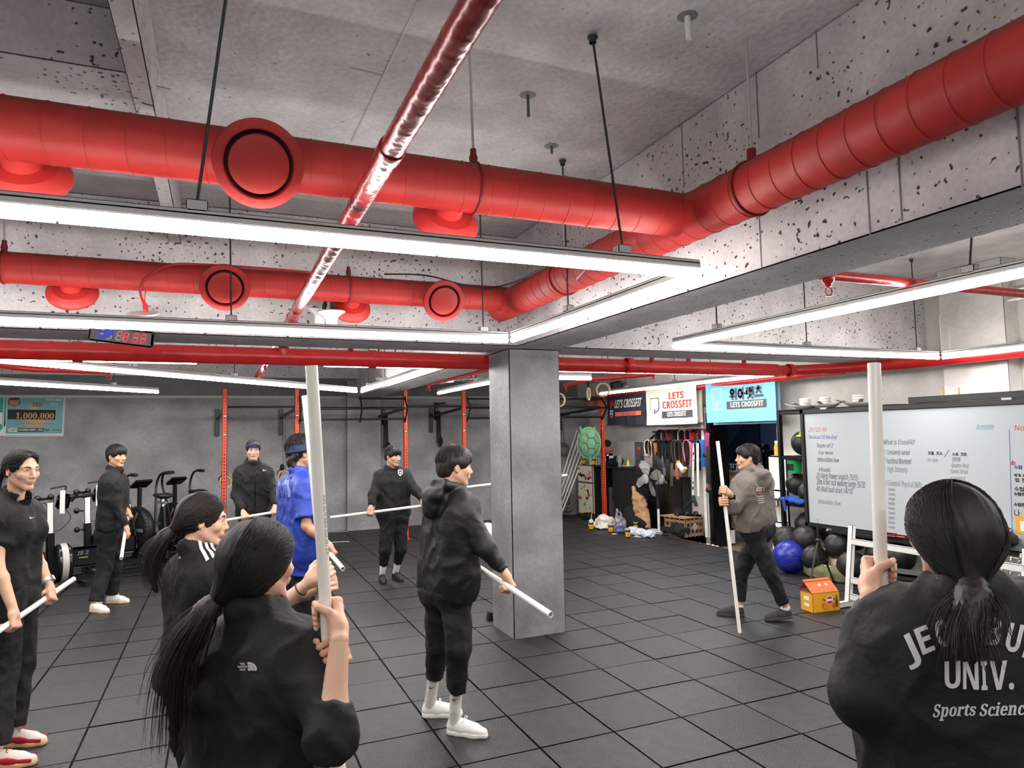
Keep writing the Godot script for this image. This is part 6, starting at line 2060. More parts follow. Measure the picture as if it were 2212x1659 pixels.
		obj("front_panel",mb().box(Vector3(0.3,0.34,0.0),Vector3(0.62,0.26,0.09),Basis(),0.03).mesh(),M.black_gloss,r)
		text_box(r,"lettering","IR 2",M.grey,Transform3D(Basis(),Vector3(0.34,0.37,0.047)),0.12,0.045,true,"Droid Sans",0.2)
		obj("yellow_line",mb().box(Vector3(0.35,0.335,0.046),Vector3(0.1,0.008,0.003)).mesh(),mat(g8(200,200,60),0.5),r)
		var dx:=Transform3D(Basis(Vector3(0,0,1),Vector3(1,0,0),Vector3(0,1,0))*Basis(Vector3(0,0,1),0.0),Vector3(0.12,0.3,0.06))
		obj("flywheel",mb().lathe([Vector2(0.0,-0.085),Vector2(0.2,-0.085),Vector2(0.235,-0.06),Vector2(0.235,0.06),Vector2(0.2,0.085),Vector2(0.06,0.095),Vector2(0.0,0.095)],dx,32).mesh(),M.black_gloss,r)
		obj("flywheel_rim",mb().lathe([Vector2(0.236,-0.035),Vector2(0.242,-0.03),Vector2(0.242,0.03),Vector2(0.236,0.035)],dx,32).mesh(),M.alu,r)
		obj("flywheel_mesh",mb().lathe([Vector2(0.14,0.092),Vector2(0.2,0.089)],dx,28).mesh(),M.grey,r)
		obj("arm",mb().box(Vector3(-0.16,1.07,0),Vector3(0.36,0.055,0.06),Basis(Vector3(0,0,1),0.1),0.01).mesh(),mat(g8(96,96,98),0.5),r)
		obj("arm",mb().tube([Vector3(0.05,1.09,0),Vector3(0.46,1.13,0.0)],0.022,12).mesh(),M.steel_black,r)
		obj("grip_sleeve",mb().tube([Vector3(0.33,1.115,0),Vector3(0.44,1.128,0)],0.03,12).mesh(),M.black_matte,r)
		obj("monitor",mb().box(Vector3(0.12,1.06,0.0),Vector3(0.15,0.2,0.07),Basis(Vector3(0,0,1),-0.2),0.03).mesh(),M.black_gloss,r)
		obj("monitor_plate",mb().box(Vector3(0.1,1.06,0.06),Vector3(0.062,0.3,0.012),Basis(),0.004).mesh(),M.white_gloss,r)
		obj("phone_holder",mb().tube(smooth_path([Vector3(-0.03,1.235,0.05),Vector3(0.06,1.25,0.05),Vector3(0.13,1.255,0.05),Vector3(0.13,1.2,0.05)]),0.012,8).mesh(),M.black,r)
		obj("handle",mb().tube([Vector3(0.2,1.06,0.05),Vector3(0.24,1.13,0.09),Vector3(0.27,1.19,0.12)],0.018,10).mesh(),M.black_matte,r)
		for k in [[-0.16,1.12],[-0.15,0.86],[-0.14,0.6],[-0.02,1.13]]:
			obj("knob",mb().ball(Vector3(k[0],k[1],0.03),Vector3(0.038,0.038,0.03),Basis(),12,8).tube([Vector3(k[0],k[1],0.03),Vector3(-0.02,k[1]-0.01,0.0)],0.012,8).mesh(),M.black_gloss,r)
		obj("cable",mb().tube(smooth_path([Vector3(0.13,0.98,0.03),Vector3(0.2,0.85,0.03),Vector3(0.1,0.72,0.04),Vector3(0.02,0.7,0.05)]),0.005,6).mesh(),M.cable,r)
		obj("rail",mb().bar(Vector3(0,0.1,0.0),Vector3(1.25,0.07,0.0),0.06,0.07,Vector3.UP,0.008).mesh(),M.steel_black,r)
		obj("foot_bar",mb().bar(Vector3(0.0,0.045,-0.28),Vector3(0.0,0.045,0.28),0.06,0.05,Vector3.UP,0.01).bar(Vector3(0.3,0.04,0.05),Vector3(0.34,0.04,0.34),0.05,0.04,Vector3.UP,0.01).mesh(),M.black,r)
		for k in [-0.28,0.28]:
			obj("wheel",mb().ball(Vector3(0.02,0.045,k),Vector3(0.045,0.045,0.03),Basis(),14,8).mesh(),M.black_gloss,r)
	# --- air bikes
	for q in [[297,1212,"air bike with a big black fan cage beside the man in white trainers"],[374,1196,"farther air bike with curved handlebars behind the ponytailed woman"]]:
		var at:=fy(q[0],q[1])
		var r:=thing("air_bike",q[2],"exercise bike",at,-0.95)
		var fx_:=Transform3D(Basis(Vector3.RIGHT,Vector3(0,0,1),Vector3(0,-1,0)),Vector3(0,0.48,0))
		obj("fan_housing",mb().lathe([Vector2(0.0,-0.09),Vector2(0.06,-0.1),Vector2(0.3,-0.08),Vector2(0.335,-0.03),Vector2(0.335,0.03),Vector2(0.3,0.08),Vector2(0.1,0.1)],fx_,36).lathe([Vector2(0.1,0.1),Vector2(0.1,0.115),Vector2(0,0.12)],fx_,20).mesh(),M.black,r)
		var wires:=mb()
		for k in 36:
			var aa:=TAU*k/36
			wires.tube([fx_*Vector3(cos(aa)*0.1,0.113,sin(aa)*0.1),fx_*Vector3(cos(aa+0.15)*0.29,0.098,sin(aa+0.15)*0.29),fx_*Vector3(cos(aa+0.18)*0.34,0.03,sin(aa+0.18)*0.34)],0.003,4)
		for rr in [0.16,0.22,0.28,0.34]: wires.torus(fx_*Vector3(0,0.1 if rr < 0.3 else 0.02,0),fx_.basis,rr,0.0035,36,5)
		tag(obj("fan_cage",wires.mesh(),M.steel_black,r),"","","","stuff")
		for k in 6:
			var aa:=TAU*k/6
			obj("fan_blade",mb().box(fx_*Vector3(cos(aa)*0.2,0.104,sin(aa)*0.2),Vector3(0.2,0.05,0.004),Basis(Vector3(0,0,1),-aa) ,0.001).mesh(),M.grey,r)
		obj("frame",mb().bar(Vector3(0,0.48,-0.12),Vector3(0.75,0.3,-0.02),0.06,0.08,Vector3.UP,0.01).bar(Vector3(0.72,0.08,0),Vector3(0.62,0.84,0),0.06,0.07,Vector3.UP,0.01).bar(Vector3(-0.1,0.09,0.0),Vector3(0.85,0.07,0),0.07,0.06,Vector3.UP,0.01).bar(Vector3(0.05,0.48,-0.12),Vector3(-0.1,0.09,-0.02),0.05,0.06,Vector3.UP,0.01).mesh(),M.steel_black,r)
		obj("stabiliser",mb().bar(Vector3(-0.12,0.045,-0.28),Vector3(-0.12,0.045,0.28),0.06,0.05,Vector3.UP,0.01).bar(Vector3(0.82,0.045,-0.26),Vector3(0.82,0.045,0.26),0.06,0.05,Vector3.UP,0.01).mesh(),M.steel_black,r)
		obj("seat_post",mb().bar(Vector3(0.62,0.8,0),Vector3(0.6,0.96,0),0.045,0.045,Vector3.UP,0.004).box(Vector3(0.6,0.9,0),Vector3(0.2,0.03,0.05),Basis(),0.004).mesh(),M.chrome,r)
		obj("seat",mb().ball(Vector3(0.66,1.0,0),Vector3(0.13,0.045,0.12)).ball(Vector3(0.52,1.0,0),Vector3(0.14,0.032,0.05)).mesh(),M.black,r)
		for s in [-1.0,1.0]:
			obj("handle",mb().tube(smooth_path([Vector3(0.2,0.35,0.14*s),Vector3(0.12,0.85,0.2*s),Vector3(0.06,1.12,0.24*s),Vector3(0.12,1.28,0.26*s),Vector3(0.28,1.32,0.26*s),Vector3(0.36,1.31,0.26*s)],5),0.018,10).mesh(),M.steel_black,r)
			obj("grip",mb().tube([Vector3(0.24,1.315,0.26*s),Vector3(0.38,1.312,0.26*s)],0.025,12).mesh(),M.black_matte,r)
			obj("pedal",mb().box(Vector3(0.35+0.12*s,0.3-0.08*s,0.18*s),Vector3(0.1,0.03,0.1),Basis(),0.008).mesh(),M.black,r)
		obj("display_post",mb().bar(Vector3(0.02,0.82,0),Vector3(0.02,1.12,0),0.05,0.05,Vector3.UP,0.004).mesh(),M.steel_black,r)
		obj("display",mb().box(Vector3(0.06,1.16,0),Vector3(0.2,0.05,0.26),Basis(Vector3(0,0,1),0.5),0.012).mesh(),M.black_gloss,r)
	# --- small things on the floor at the back
	for q in [[706,751,1150,"upper one of the two short white tape strips on the floor"],[712,755,1172,"lower one of the two short white tape strips on the floor"]]:
		var p:=fy(q[0],q[2]); var e:=fy(q[1],q[2]-2)
		t=thing("floor_tape",q[3],"tape",p)
		obj("tape",mb().bar(Vector3(0,0.003,0),(e-p)+Vector3(0,0.003,0),0.05,0.002).mesh(),M.paper,t)
	t=thing("exercise_ball","white ball half hidden behind the column","ball",Vector3(4.15,0.165,-10.9))
	obj("ball",mb().ball(Vector3.ZERO,Vector3.ONE*0.165,Basis(),28,18).torus(Vector3.ZERO,Basis(),0.165,0.002,32,5).mesh(),M.white,t)
	t=thing("door_stop","small black rubber stop on the floor beside the column foot","rubber stop",fy(1058,1340))
	obj("wedge",mb().prism(PackedVector2Array([Vector2(-0.03,0),Vector2(0.03,0),Vector2(0.02,0.075),Vector2(-0.012,0.08)]),0.06,Transform3D(Basis(),Vector3(0,0.002,-0.03))).mesh(),M.black,t)
	t=thing("cable_roll","round coil of hose on the floor right of the column","coil",fz(1224,1085,-13.4))
	obj("coil",mb().torus(Vector3.ZERO,Basis(Vector3.RIGHT,1.35),0.16,0.06,28,10).torus(Vector3(0,0.0,0.05),Basis(Vector3.RIGHT,1.35),0.1,0.04,24,8).mesh(),mat(g8(92,88,80),0.8),t)
	t=thing("skipping_rope","coil of rope hanging from a wall hook right of the column","rope",fz(1216,970,-13.6))
	obj("coil",mb().torus(Vector3.ZERO,Basis(Vector3.RIGHT,PI/2) ,0.13,0.022,28,8).torus(Vector3(0.02,-0.02,0.04),Basis(Vector3.RIGHT,PI/2),0.11,0.02,28,8).mesh(),mat(g8(110,92,76),0.85),t)
	obj("strap",mb().bar(Vector3(-0.03,0.1,0),Vector3(-0.02,0.62,0),0.025,0.006).bar(Vector3(0.05,0.1,0),Vector3(-0.02,0.62,0),0.025,0.006).mesh(),mat(g8(120,50,46),0.7),t)
	obj("hook",mb().box(Vector3(-0.03,0.6,-0.06),Vector3(0.06,0.4,0.04),Basis(),0.006).mesh(),M.steel_black,t)
	# bundle of spare pipes leaning in the back corner
	for k in 5:
		var p:=fz(1186+6*k,1112,-13.2); p.y=0.02
		var e:=fz(1246+7*k,930+5*k,-13.6)
		var r:=thing("plastic_pipe","%s spare white pipe from the left in the bundle leaning in the back corner" % ["first","second","third","fourth","fifth"][k],"pipe",p,0,"spare pipes leaning in the back corner")
		obj("pipe_wall",mb().pipe(Vector3.ZERO,e-p,0.0165,0.0135,16).mesh(),M.pvc,r)

# ------------------------------------------------------------------ side wall: doorway, banners, belts, whiteboard
func wall_at(px: float,py: float,X: float,out:=0.0) -> Transform3D:
	var p:=fx(px,py,X)
	return Transform3D(Basis(Vector3(0,0,1),Vector3.UP,Vector3(-1,0,0)),p+Vector3(-out,0,0))

func wall_text(o: Node3D,part: String,text: String,m: Material,x0: float,y0: float,x1: float,y1: float,X: float,bold:=true,font := "Droid Sans",slant:=0.0,thick:=0.002) -> void:
	var a:=fx(x0,y0,X); var b:=fx(x1,y1,X)
	var w:=b.z-a.z
	var h:=fx((x0+x1)/2,y0,X).y-fx((x0+x1)/2,y1,X).y
	var c:=fx((x0+x1)/2,y1,X)
	var xf:=Transform3D(Basis(Vector3(0,0,1),Vector3.UP,Vector3(-1,0,0)),c-o.position)
	obj(part,letters(text,h,bold,thick,w,font,slant).mesh(),m,o,xf)

func wall_rect(x0: float,y0: float,x1: float,y1: float,X: float,thick: float,o: Vector3,bev:=0.0) -> MB:
	var a:=fx(x0,(y0+y1)/2,X); var b:=fx(x1,(y0+y1)/2,X)
	var t:=fx((x0+x1)/2,y0,X).y; var u:=fx((x0+x1)/2,y1,X).y
	return mb().box(Vector3(X,(t+u)/2,(a.z+b.z)/2)-o,Vector3(thick,t-u,b.z-a.z),Basis(),bev)

func cloth_banner(o: Node3D,x0: float,x1: float,ytop: float,ybot: float,X: float,m: Material,wave: float,seed_: int,part := "cloth") -> void:
	var z0:=fx(x0,870,X).z; var z1:=fx(x1,870,X).z
	var b:=mb()
	var nx:=30; var ny:=10
	var nz:=FastNoiseLite.new(); nz.seed=seed_; nz.frequency=1.3
	var P:=func(i: int,j: int) -> Vector3:
		var u:=float(i)/nx; var v:=float(j)/ny
		return Vector3(X+wave*v*nz.get_noise_2d(u*3.0,v)*1.0,lerpf(ytop,ybot,v)+wave*0.3*v*nz.get_noise_1d(u*2.0),lerpf(z0,z1,u))-o.position
	for side in [-1.0,1.0]:
		var at:=b.v.size()
		for j in ny+1:
			for i in nx+1:
				var du: Vector3=P.call(mini(i+1,nx),j)-P.call(maxi(i-1,0),j); var dv: Vector3=P.call(i,mini(j+1,ny))-P.call(i,maxi(j-1,0))
				var n:=du.cross(dv).normalized()
				if n.x > 0: n=-n
				b.vert(P.call(i,j)+n*0.0012*-side,-n*side)
		for j in ny:
			for i in nx:
				var a:=at+j*(nx+1)+i
				if side < 0: b.quad(a,a+nx+1,a+nx+2,a+1)
				else: b.quad(a,a+1,a+nx+2,a+nx+1)
	obj(part,b.mesh(),m,o)

func shield(o: Node3D,x0: float,y0: float,x1: float,y1: float,X: float,line: Material,fill: Material) -> void:
	var w:=fx(x1,y0,X).z-fx(x0,y0,X).z; var h:=fx(x0,y0,X).y-fx(x0,y1,X).y
	var xf:=wall_at((x0+x1)/2,(y0+y1)/2,X)
	xf.origin -= o.position
	var mk:=func(k: float) -> PackedVector2Array: return PackedVector2Array([Vector2(-0.5,0.5)*k,Vector2(0.5,0.5)*k,Vector2(0.5,-0.22)*k,Vector2(0,-0.5)*k,Vector2(-0.5,-0.22)*k])
	var sc:=func(p: PackedVector2Array) -> PackedVector2Array:
		for i in p.size(): p[i]=p[i]*Vector2(w,h)
		return p
	obj("crest",mb().prism(sc.call(mk.call(1.0)),0.002,xf).mesh(),line,o)
	obj("crest_field",mb().prism(sc.call(mk.call(0.9)),0.0025,xf).mesh(),fill,o)
	obj("crest_text",letters("KBOX",h*0.2,true,0.004,w*0.66).mesh(),line,o,xf*Transform3D(Basis(),Vector3(0,h*0.12,0)))
	obj("crest_text",letters("RISE",h*0.2,true,0.004,w*0.66).mesh(),line,o,xf*Transform3D(Basis(),Vector3(0,-h*0.16,0)))
	obj("crest_figure",mb().prism(PackedVector2Array([Vector2(-0.08*w,-0.26*h),Vector2(0.03*w,-0.2*h),Vector2(0.12*w,-0.32*h),Vector2(0.0,-0.46*h)]),0.004,xf).mesh(),line,o)

func belt_loop(o: Node3D,w: float,drop: float,wide: float,th:=0.012) -> MB:
	var m:=mb()
	var path:=[]
	path.append(Vector3(0,-drop,w*0.42))
	path.append(Vector3(0,-drop*0.45,w*0.56))
	for k in 9:
		var a:=PI*k/8
		path.append(Vector3(0,-0.07+sin(a)*0.09,cos(a)*w*0.5))
	path.append(Vector3(0,-drop*0.4,-w*0.5))
	path.append(Vector3(0,-drop*0.8,-w*0.3))
	var q:=smooth_path(path,3)
	for i in q.size()-1:
		var d: Vector3=(q[mini(i+1,q.size()-1)]-q[maxi(i-1,0)]).normalized(); var d2: Vector3=(q[mini(i+2,q.size()-1)]-q[i]).normalized()
		var n:=Vector3.RIGHT.cross(d); var n2:=Vector3.RIGHT.cross(d2)
		var wx:=Vector3(wide/2,0,0)
		for s in [1.0,-1.0]:
			var a:=m.vert(q[i]-wx+n*th*0.5*s,n*s); m.vert(q[i]+wx+n*th*0.5*s,n*s); m.vert(q[i+1]+wx+n2*th*0.5*s,n2*s); m.vert(q[i+1]-wx+n2*th*0.5*s,n2*s)
			if s > 0: m.quad(a,a+1,a+2,a+3)
			else: m.quad(a,a+3,a+2,a+1)
		for s in [1.0,-1.0]:
			m.face([q[i]+wx*s-n*th*0.5,q[i]+wx*s+n*th*0.5,q[i+1]+wx*s+n2*th*0.5,q[i+1]+wx*s-n2*th*0.5] if s < 0 else [q[i]+wx*s+n*th*0.5,q[i]+wx*s-n*th*0.5,q[i+1]+wx*s-n2*th*0.5,q[i+1]+wx*s+n2*th*0.5])
	return m

func flat_strip(a: Vector3,b: Vector3,w: float,th: float,face: Vector3,bend:=0.0) -> MB:
	var m:=mb()
	var n:=6
	for i in n:
		var p:=a.lerp(b,float(i)/n)+face*bend*sin(PI*i/n); var q:=a.lerp(b,float(i+1)/n)+face*bend*sin(PI*(i+1)/n)
		m.bar(p,q,w,th,face,0.0)
	return m

func build_right_wall() -> void:
	var o0: Vector3
	var t: Node3D
	# --- banners
	var XB:=7.3
	var dark:=mat(g8(40,44,58),0.75); var cream:=mat(g8(232,226,210),0.75); var sky:=mat(g8(112,176,222),0.7); var char_:=mat(g8(66,66,68),0.7)
	var coral:=mat(g8(226,112,92),0.7); var redp:=mat(g8(206,52,46),0.7)
	t=thing("banner","dark navy banner with white slanted lettering, leftmost of the three","banner",fx(1350,850,XB))
	cloth_banner(t,1311.5,1394,fx(1394,848,XB).y,fx(1394,916.5,XB).y,XB,dark,0.05,3)
	wall_text(t,"lettering","LET'S",M.paper,1327,864,1344,881,XB-0.02,true,"Droid Sans",0.25)
	wall_text(t,"lettering","CROSSFIT",M.paper,1346,861,1384,879,XB-0.02,true,"Droid Sans",0.25)
	obj("coral_bar",wall_rect(1329,889,1385,898,XB-0.018,0.004,t.position).mesh(),coral,t)
	wall_text(t,"lettering","TS CROSSFIT",char_,1343,890.5,1374,897,XB-0.022,false)
	obj("red_mark",mb().prism(PackedVector2Array([Vector2(-0.06,-0.1),Vector2(-0.06,0.08),Vector2(-0.02,0.08),Vector2(0.05,-0.02),Vector2(0.05,0.08),Vector2(0.07,0.08),Vector2(0.07,-0.06),Vector2(0.0,0.0),Vector2(-0.03,-0.1)]),0.003,Transform3D(Basis(Vector3(0,0,1),Vector3.UP,Vector3(-1,0,0)),fx(1321.5,873,XB-0.018)-t.position)).mesh(),redp,t)
	for k in 3: wall_text(t,"lettering",["KBOX","RISE","2023"][k],M.paper if k < 2 else coral,1317.5,886+6*k,1324.5,890.5+6*k,XB-0.022)
	t=thing("banner","cream banner with red stencil lettering in the middle of the three","banner",fx(1455,850,XB))
	cloth_banner(t,1396,1505,fx(1450,836,XB).y,fx(1450,917,XB).y,XB,cream,0.02,5)
	cloth_banner(t,1500,1517,fx(1450,838,XB).y,fx(1450,914,XB).y,XB+0.12,cream,0.02,8,"rear_cloth")
	wall_text(t,"lettering","LETS",redp,1444,846.5,1476,861,XB-0.012)
	wall_text(t,"lettering","CROSSFIT",redp,1430,865,1494,881,XB-0.012)
	obj("grey_bar",wall_rect(1430,887,1496,902,XB-0.008,0.004,t.position).mesh(),char_,t)
	wall_text(t,"lettering","LETS CROSSFIT",M.paper,1441,889,1482,899,XB-0.012)
	shield(t,1405,860,1423,894,XB-0.008,char_,cream)
	t=thing("banner","sky blue banner with dark Korean lettering, rightmost of the three","banner",fx(1600,850,XB))
	cloth_banner(t,1525.5,1676,fx(1600,822,XB).y,fx(1600,911,XB).y,XB,sky,0.015,7)
	cloth_banner(t,1540,1686,fx(1600,826,XB).y,fx(1600,916,XB).y,XB+0.14,mat(g8(176,206,222),0.7),0.015,9,"rear_cloth")
	var hg:=centred(hangul([["o","wi",""],["o","a",""],["r","e","s"],["c","eu",""]],0.155,0.034))
	obj("lettering",hg.mesh(),char_,t,wall_at(1610.5,849,XB-0.012).translated(-t.position))
	obj("grey_bar",wall_rect(1569.5,864.5,1655.5,881.5,XB-0.008,0.004,t.position).mesh(),char_,t)
	wall_text(t,"lettering","LETS CROSSFIT",M.paper,1577,867,1648,878,XB-0.012)
	shield(t,1537.5,840,1560,880,XB-0.008,M.paper,sky)
	obj("white_rule",wall_rect(1541,883,1559,885,XB-0.008,0.004,t.position).mesh(),M.paper,t)
	# --- loudspeaker
	t=thing("loudspeaker","black loudspeaker on a bracket above the navy banner","speaker",fx(1331,833,7.55))
	obj("cabinet",mb().box(Vector3.ZERO,Vector3(0.2,0.17,0.26),Basis.from_euler(Vector3(0.1,-0.4,0.25)),0.015).mesh(),M.black,t)
	obj("bracket",mb().bar(Vector3(0.05,0,0),Vector3(0.2,0.05,0.05),0.04,0.04).mesh(),mat(g8(110,84,66),0.6),t)
	# --- doorway with the office behind
	var fr:=thing("door_1","black door frame of the dark office","",Vector3(XR-0.02,0,-9.42))
	fr.set_meta("kind","structure"); fr.remove_meta("category")
	obj("jamb",mb().span(Vector3(-0.14,-0.2,-0.02),Vector3(0.22,2.1,0.1),0.006).mesh(),M.black_gloss,fr)
	obj("lintel",mb().span(Vector3(-0.02,2.04,0.0),Vector3(0.22,2.14,1.42),0.006).mesh(),M.black,fr)
	obj("jamb_trim",mb().span(Vector3(-0.17,0.0,-0.12),Vector3(0.02,2.2,-0.03),0.006).mesh(),M.white,fr)
	struct("wall_office",mb().span(Vector3(10.2,-0.3,-12.4),Vector3(10.4,2.7,-5.6)).span(Vector3(XR+0.2,-0.3,-12.6),Vector3(10.4,2.7,-12.4)).span(Vector3(XR+0.2,-0.3,-5.8),Vector3(10.4,2.7,-5.6)).mesh(),M.navy,"dark navy walls of the office beyond the doorway","wall")
	struct("floor_office",mb().span(Vector3(7.12,-0.36,-9.75),Vector3(XR+0.2,-0.14,-6.9)).span(Vector3(XR+0.2,-0.36,-12.6),Vector3(10.4,-0.14,-5.6)).mesh(),mat(g8(120,112,102),0.7),"lower office floor beyond the rubber tiles","floor")
	struct("ceiling_office",mb().span(Vector3(XR+0.2,2.7,-12.6),Vector3(10.4,2.85,-5.6)).mesh(),M.wall_dark,"office ceiling","ceiling")
	obj("trim_12",mb().span(Vector3(7.06,-0.15,-9.9),Vector3(7.12,0.004,-6.9),0.004).span(Vector3(7.1,-0.15,-9.95),Vector3(XR+0.2,0.03,-9.75),0.004).mesh(),mat(g8(74,52,44),0.6))
	tag(find_child("trim_12",false,false),"brown wooden edge of the rubber floor at the doorway","edge","","structure")
	t=thing("wall_panel","lighter blue slanted panel on the office wall","panel",Vector3(10.17,1.7,-11.4))
	obj("panel",mb().prism(PackedVector2Array([Vector2(-1.3,0.75),Vector2(0.5,0.75),Vector2(-0.6,-0.35),Vector2(-1.3,-0.35)]),0.03,Transform3D(Basis(Vector3(0,0,1),Vector3.UP,Vector3(-1,0,0)),Vector3(0,0,0))).box(Vector3(-0.02,0.05,0.75),Vector3(0.04,1.3,0.5)).mesh(),mat(g8(64,76,98),0.7),t)
	var ol:=AreaLight3D.new()
	ol.name = "office_lamp_glow"; ol.area_size=Vector2(0.6,0.6); ol.light_energy=4.0; ol.light_color=g8(200,215,255); ol.area_range=12.0; ol.shadow_enabled=true
	t=thing("ceiling_lamp","flat office ceiling lamp out of sight","lamp",Vector3(9.2,2.68,-9.2))
	var lm:=StandardMaterial3D.new(); lm.emission_enabled=true; lm.emission=g8(220,230,255); lm.emission_energy_multiplier=2.0
	obj("lamp_panel",mb().box(Vector3.ZERO,Vector3(0.6,0.03,0.6),Basis(),0.004).mesh(),lm,t)
	t.add_child(ol); ol.transform=Transform3D(Basis(Vector3.RIGHT,-PI/2),Vector3(0,-0.03,0))
	# office furniture seen past the coach
	var XO:=8.3
	t=thing("counter","pale office counter behind the coach","counter",fx(1590,1090,XO)); o0=t.position
	obj("front",wall_rect(1566,1024,1640,1150,XO,0.03,o0,0.004).mesh(),mat(g8(150,132,108),0.6),t)
	obj("top",mb().box(Vector3(0.25,fx(1590,1022,XO).y-o0.y,0),Vector3(0.6,0.035,1.5),Basis(),0.006).mesh(),mat(g8(120,108,94),0.5),t)
	var ctop: float=fx(1590,1022,XO).y+0.02
	for q in [[1569,14,"open blue-lit laptop on the office counter",0],[1583,20,"framed black-and-white picture on the office counter",1],[1603,14,"small photo frame on the office counter behind the coach's face",1]]:
		var p:=fx(q[0],1012,XO+0.15); p.y=ctop
		var f:=thing("picture_frame" if q[3]==1 else "laptop",q[2],"frame" if q[3]==1 else "laptop",p)
		var hgt:=0.13 if q[1] > 15 else 0.1
		obj("frame" if q[3]==1 else "lid",mb().box(Vector3(0.0,hgt/2,0),Vector3(0.012,hgt,0.012*q[1]),Basis(Vector3(0,0,1),-0.2),0.002).mesh(),M.white if q[3]==1 else M.grey,f)
		obj("picture" if q[3]==1 else "screen",mb().box(Vector3(-0.008,hgt/2,0),Vector3(0.004,hgt*0.8,0.0095*q[1]),Basis(Vector3(0,0,1),-0.2)).mesh(),M.black if q[1] > 15 else sky,f)
		if q[1] > 15:
			obj("picture_figures",mb().box(Vector3(-0.012,hgt*0.45,-0.03),Vector3(0.002,0.06,0.03)).box(Vector3(-0.012,hgt*0.5,0.03),Vector3(0.002,0.07,0.025)).box(Vector3(-0.012,hgt*0.8,-0.03),Vector3(0.002,0.02,0.02)).mesh(),M.paper,f)
	t=thing("coffee_machine","dark coffee machine with a pale panel in the office","coffee machine",Vector3(XO+0.2,ctop,fx(1652,1000,XO+0.2).z)); o0=t.position
	obj("case",mb().box(Vector3(0,0.19,0),Vector3(0.32,0.38,0.3),Basis(),0.03).box(Vector3(0.02,0.42,-0.05),Vector3(0.2,0.12,0.2),Basis(),0.04).mesh(),M.black,t)
	obj("front_panel",mb().box(Vector3(-0.18,0.1,0.06),Vector3(0.04,0.18,0.16),Basis(),0.015).mesh(),M.trim,t)
	obj("screen",mb().box(Vector3(-0.203,0.11,0.06),Vector3(0.004,0.08,0.06)).mesh(),M.black_gloss,t)
	t=thing("blender_jug","clear jug beside the coffee machine in the office","jug",Vector3(XO+0.1,ctop,fx(1631,1000,XO+0.1).z))
	obj("jug",mb().lathe([Vector2(0.06,0),Vector2(0.075,0.02),Vector2(0.1,0.26),Vector2(0.06,0.36),Vector2(0.03,0.38)],Transform3D(),20).mesh(),mat(g8(150,160,170),0.3),t)
	t=thing("water_purifier","tall white water purifier beside the doorway behind the coach","water purifier",Vector3(7.42,-0.14,fx(1681,1100,7.3).z)); o0=t.position
	obj("case",mb().box(Vector3(0.1,0.78,0),Vector3(0.4,1.56,0.36),Basis(),0.02).mesh(),M.white,t)
	obj("dispenser",mb().box(Vector3(-0.15,1.02,0.0),Vector3(0.12,0.14,0.34),Basis(),0.02).mesh(),M.white_gloss,t)
	obj("drip_tray",mb().box(Vector3(-0.15,0.6,0),Vector3(0.12,0.09,0.34),Basis(),0.015).mesh(),M.white_gloss,t)
	for k in 2: obj("tap",mb().box(Vector3(-0.17,0.9,-0.07+0.12*k),Vector3(0.05,0.1,0.05),Basis(),0.012).mesh(),M.trim,t)
	obj("recess",mb().box(Vector3(-0.102,0.78,0),Vector3(0.006,0.26,0.32)).mesh(),M.trim,t)
	obj("yellow_sticker",mb().box(Vector3(-0.102,0.2,-0.05),Vector3(0.004,0.08,0.07)).mesh(),mat(g8(226,206,90),0.6),t)
	t=thing("pill_bottle","small yellow-labelled bottle on top of the water purifier","bottle",o0+Vector3(0.0,1.56,-0.1))
	obj("bottle",mb().lathe([Vector2(0.03,0),Vector2(0.035,0.01),Vector2(0.035,0.13),Vector2(0.02,0.16),Vector2(0.02,0.19)],Transform3D(),16).mesh(),mat(g8(220,160,60),0.4),t)
	obj("cap",mb().lathe([Vector2(0.024,0.17),Vector2(0.024,0.21),Vector2(0,0.212)],Transform3D(),16).mesh(),M.white,t)
	for q in [[1562,1165,"left milk-white plastic canister standing at the office threshold"],[1575,1162,"right milk-white plastic canister standing behind the coach's pipe"]]:
		var p:=fx(q[0],q[1],7.95); p.y=-0.14
		var f:=thing("canister",q[2],"canister",p)
		obj("body",mb().box(Vector3(0,0.15,0),Vector3(0.17,0.3,0.19),Basis(),0.04).lathe([Vector2(0.05,0.3),Vector2(0.03,0.36),Vector2(0.03,0.4)],Transform3D(),14).mesh(),M.white,f)
		obj("cap",mb().lathe([Vector2(0.033,0.38),Vector2(0.033,0.42),Vector2(0,0.422)],Transform3D(),14).mesh(),M.white_gloss,f)
	for q in [[1524,1170,"left crumpled white tissue on the step by the doorway"],[1544,1173,"right crumpled white tissue on the step by the doorway"]]:
		var p:=fx(q[0],q[1],7.3); p.y=-0.14
		var f:=thing("crumpled_tissue",q[2],"tissue",p)
		var s:=sdf()
		for k in 7: s.ell(Vector3(rng.randf_range(-0.07,0.07),rng.randf_range(0.03,0.07),rng.randf_range(-0.09,0.09)),Vector3(0.05,0.035,0.05),Basis(Vector3(1,1,0).normalized(),rng.randf()*3.0),0.01)
		s.run(0.012)
		obj("paper",s.net(folds(q[0],0.012,0.008)).mesh(),M.paper,f)
	# --- belt rack
	var XW:=7.70
	t=thing("belt_rack","two-tier black rail holding a row of weightlifting belts","rack",fx(1470,940,XW)); o0=t.position
	var zA:=fx(1398,950,7.45).z; var zB:=fx(1527,950,7.45).z
	var yF:=fx(1460,951,7.42).y-0.03; var yR:=fx(1470,932,7.58).y
	obj("rail",mb().bar(Vector3(7.42,yF,zA),Vector3(7.42,yF,zB),0.03,0.03).add(mb().bar(Vector3(7.58,yR,zA),Vector3(7.58,yR,zB),0.03,0.03)).mesh(),M.steel_black,t,Transform3D(Basis(),-o0))
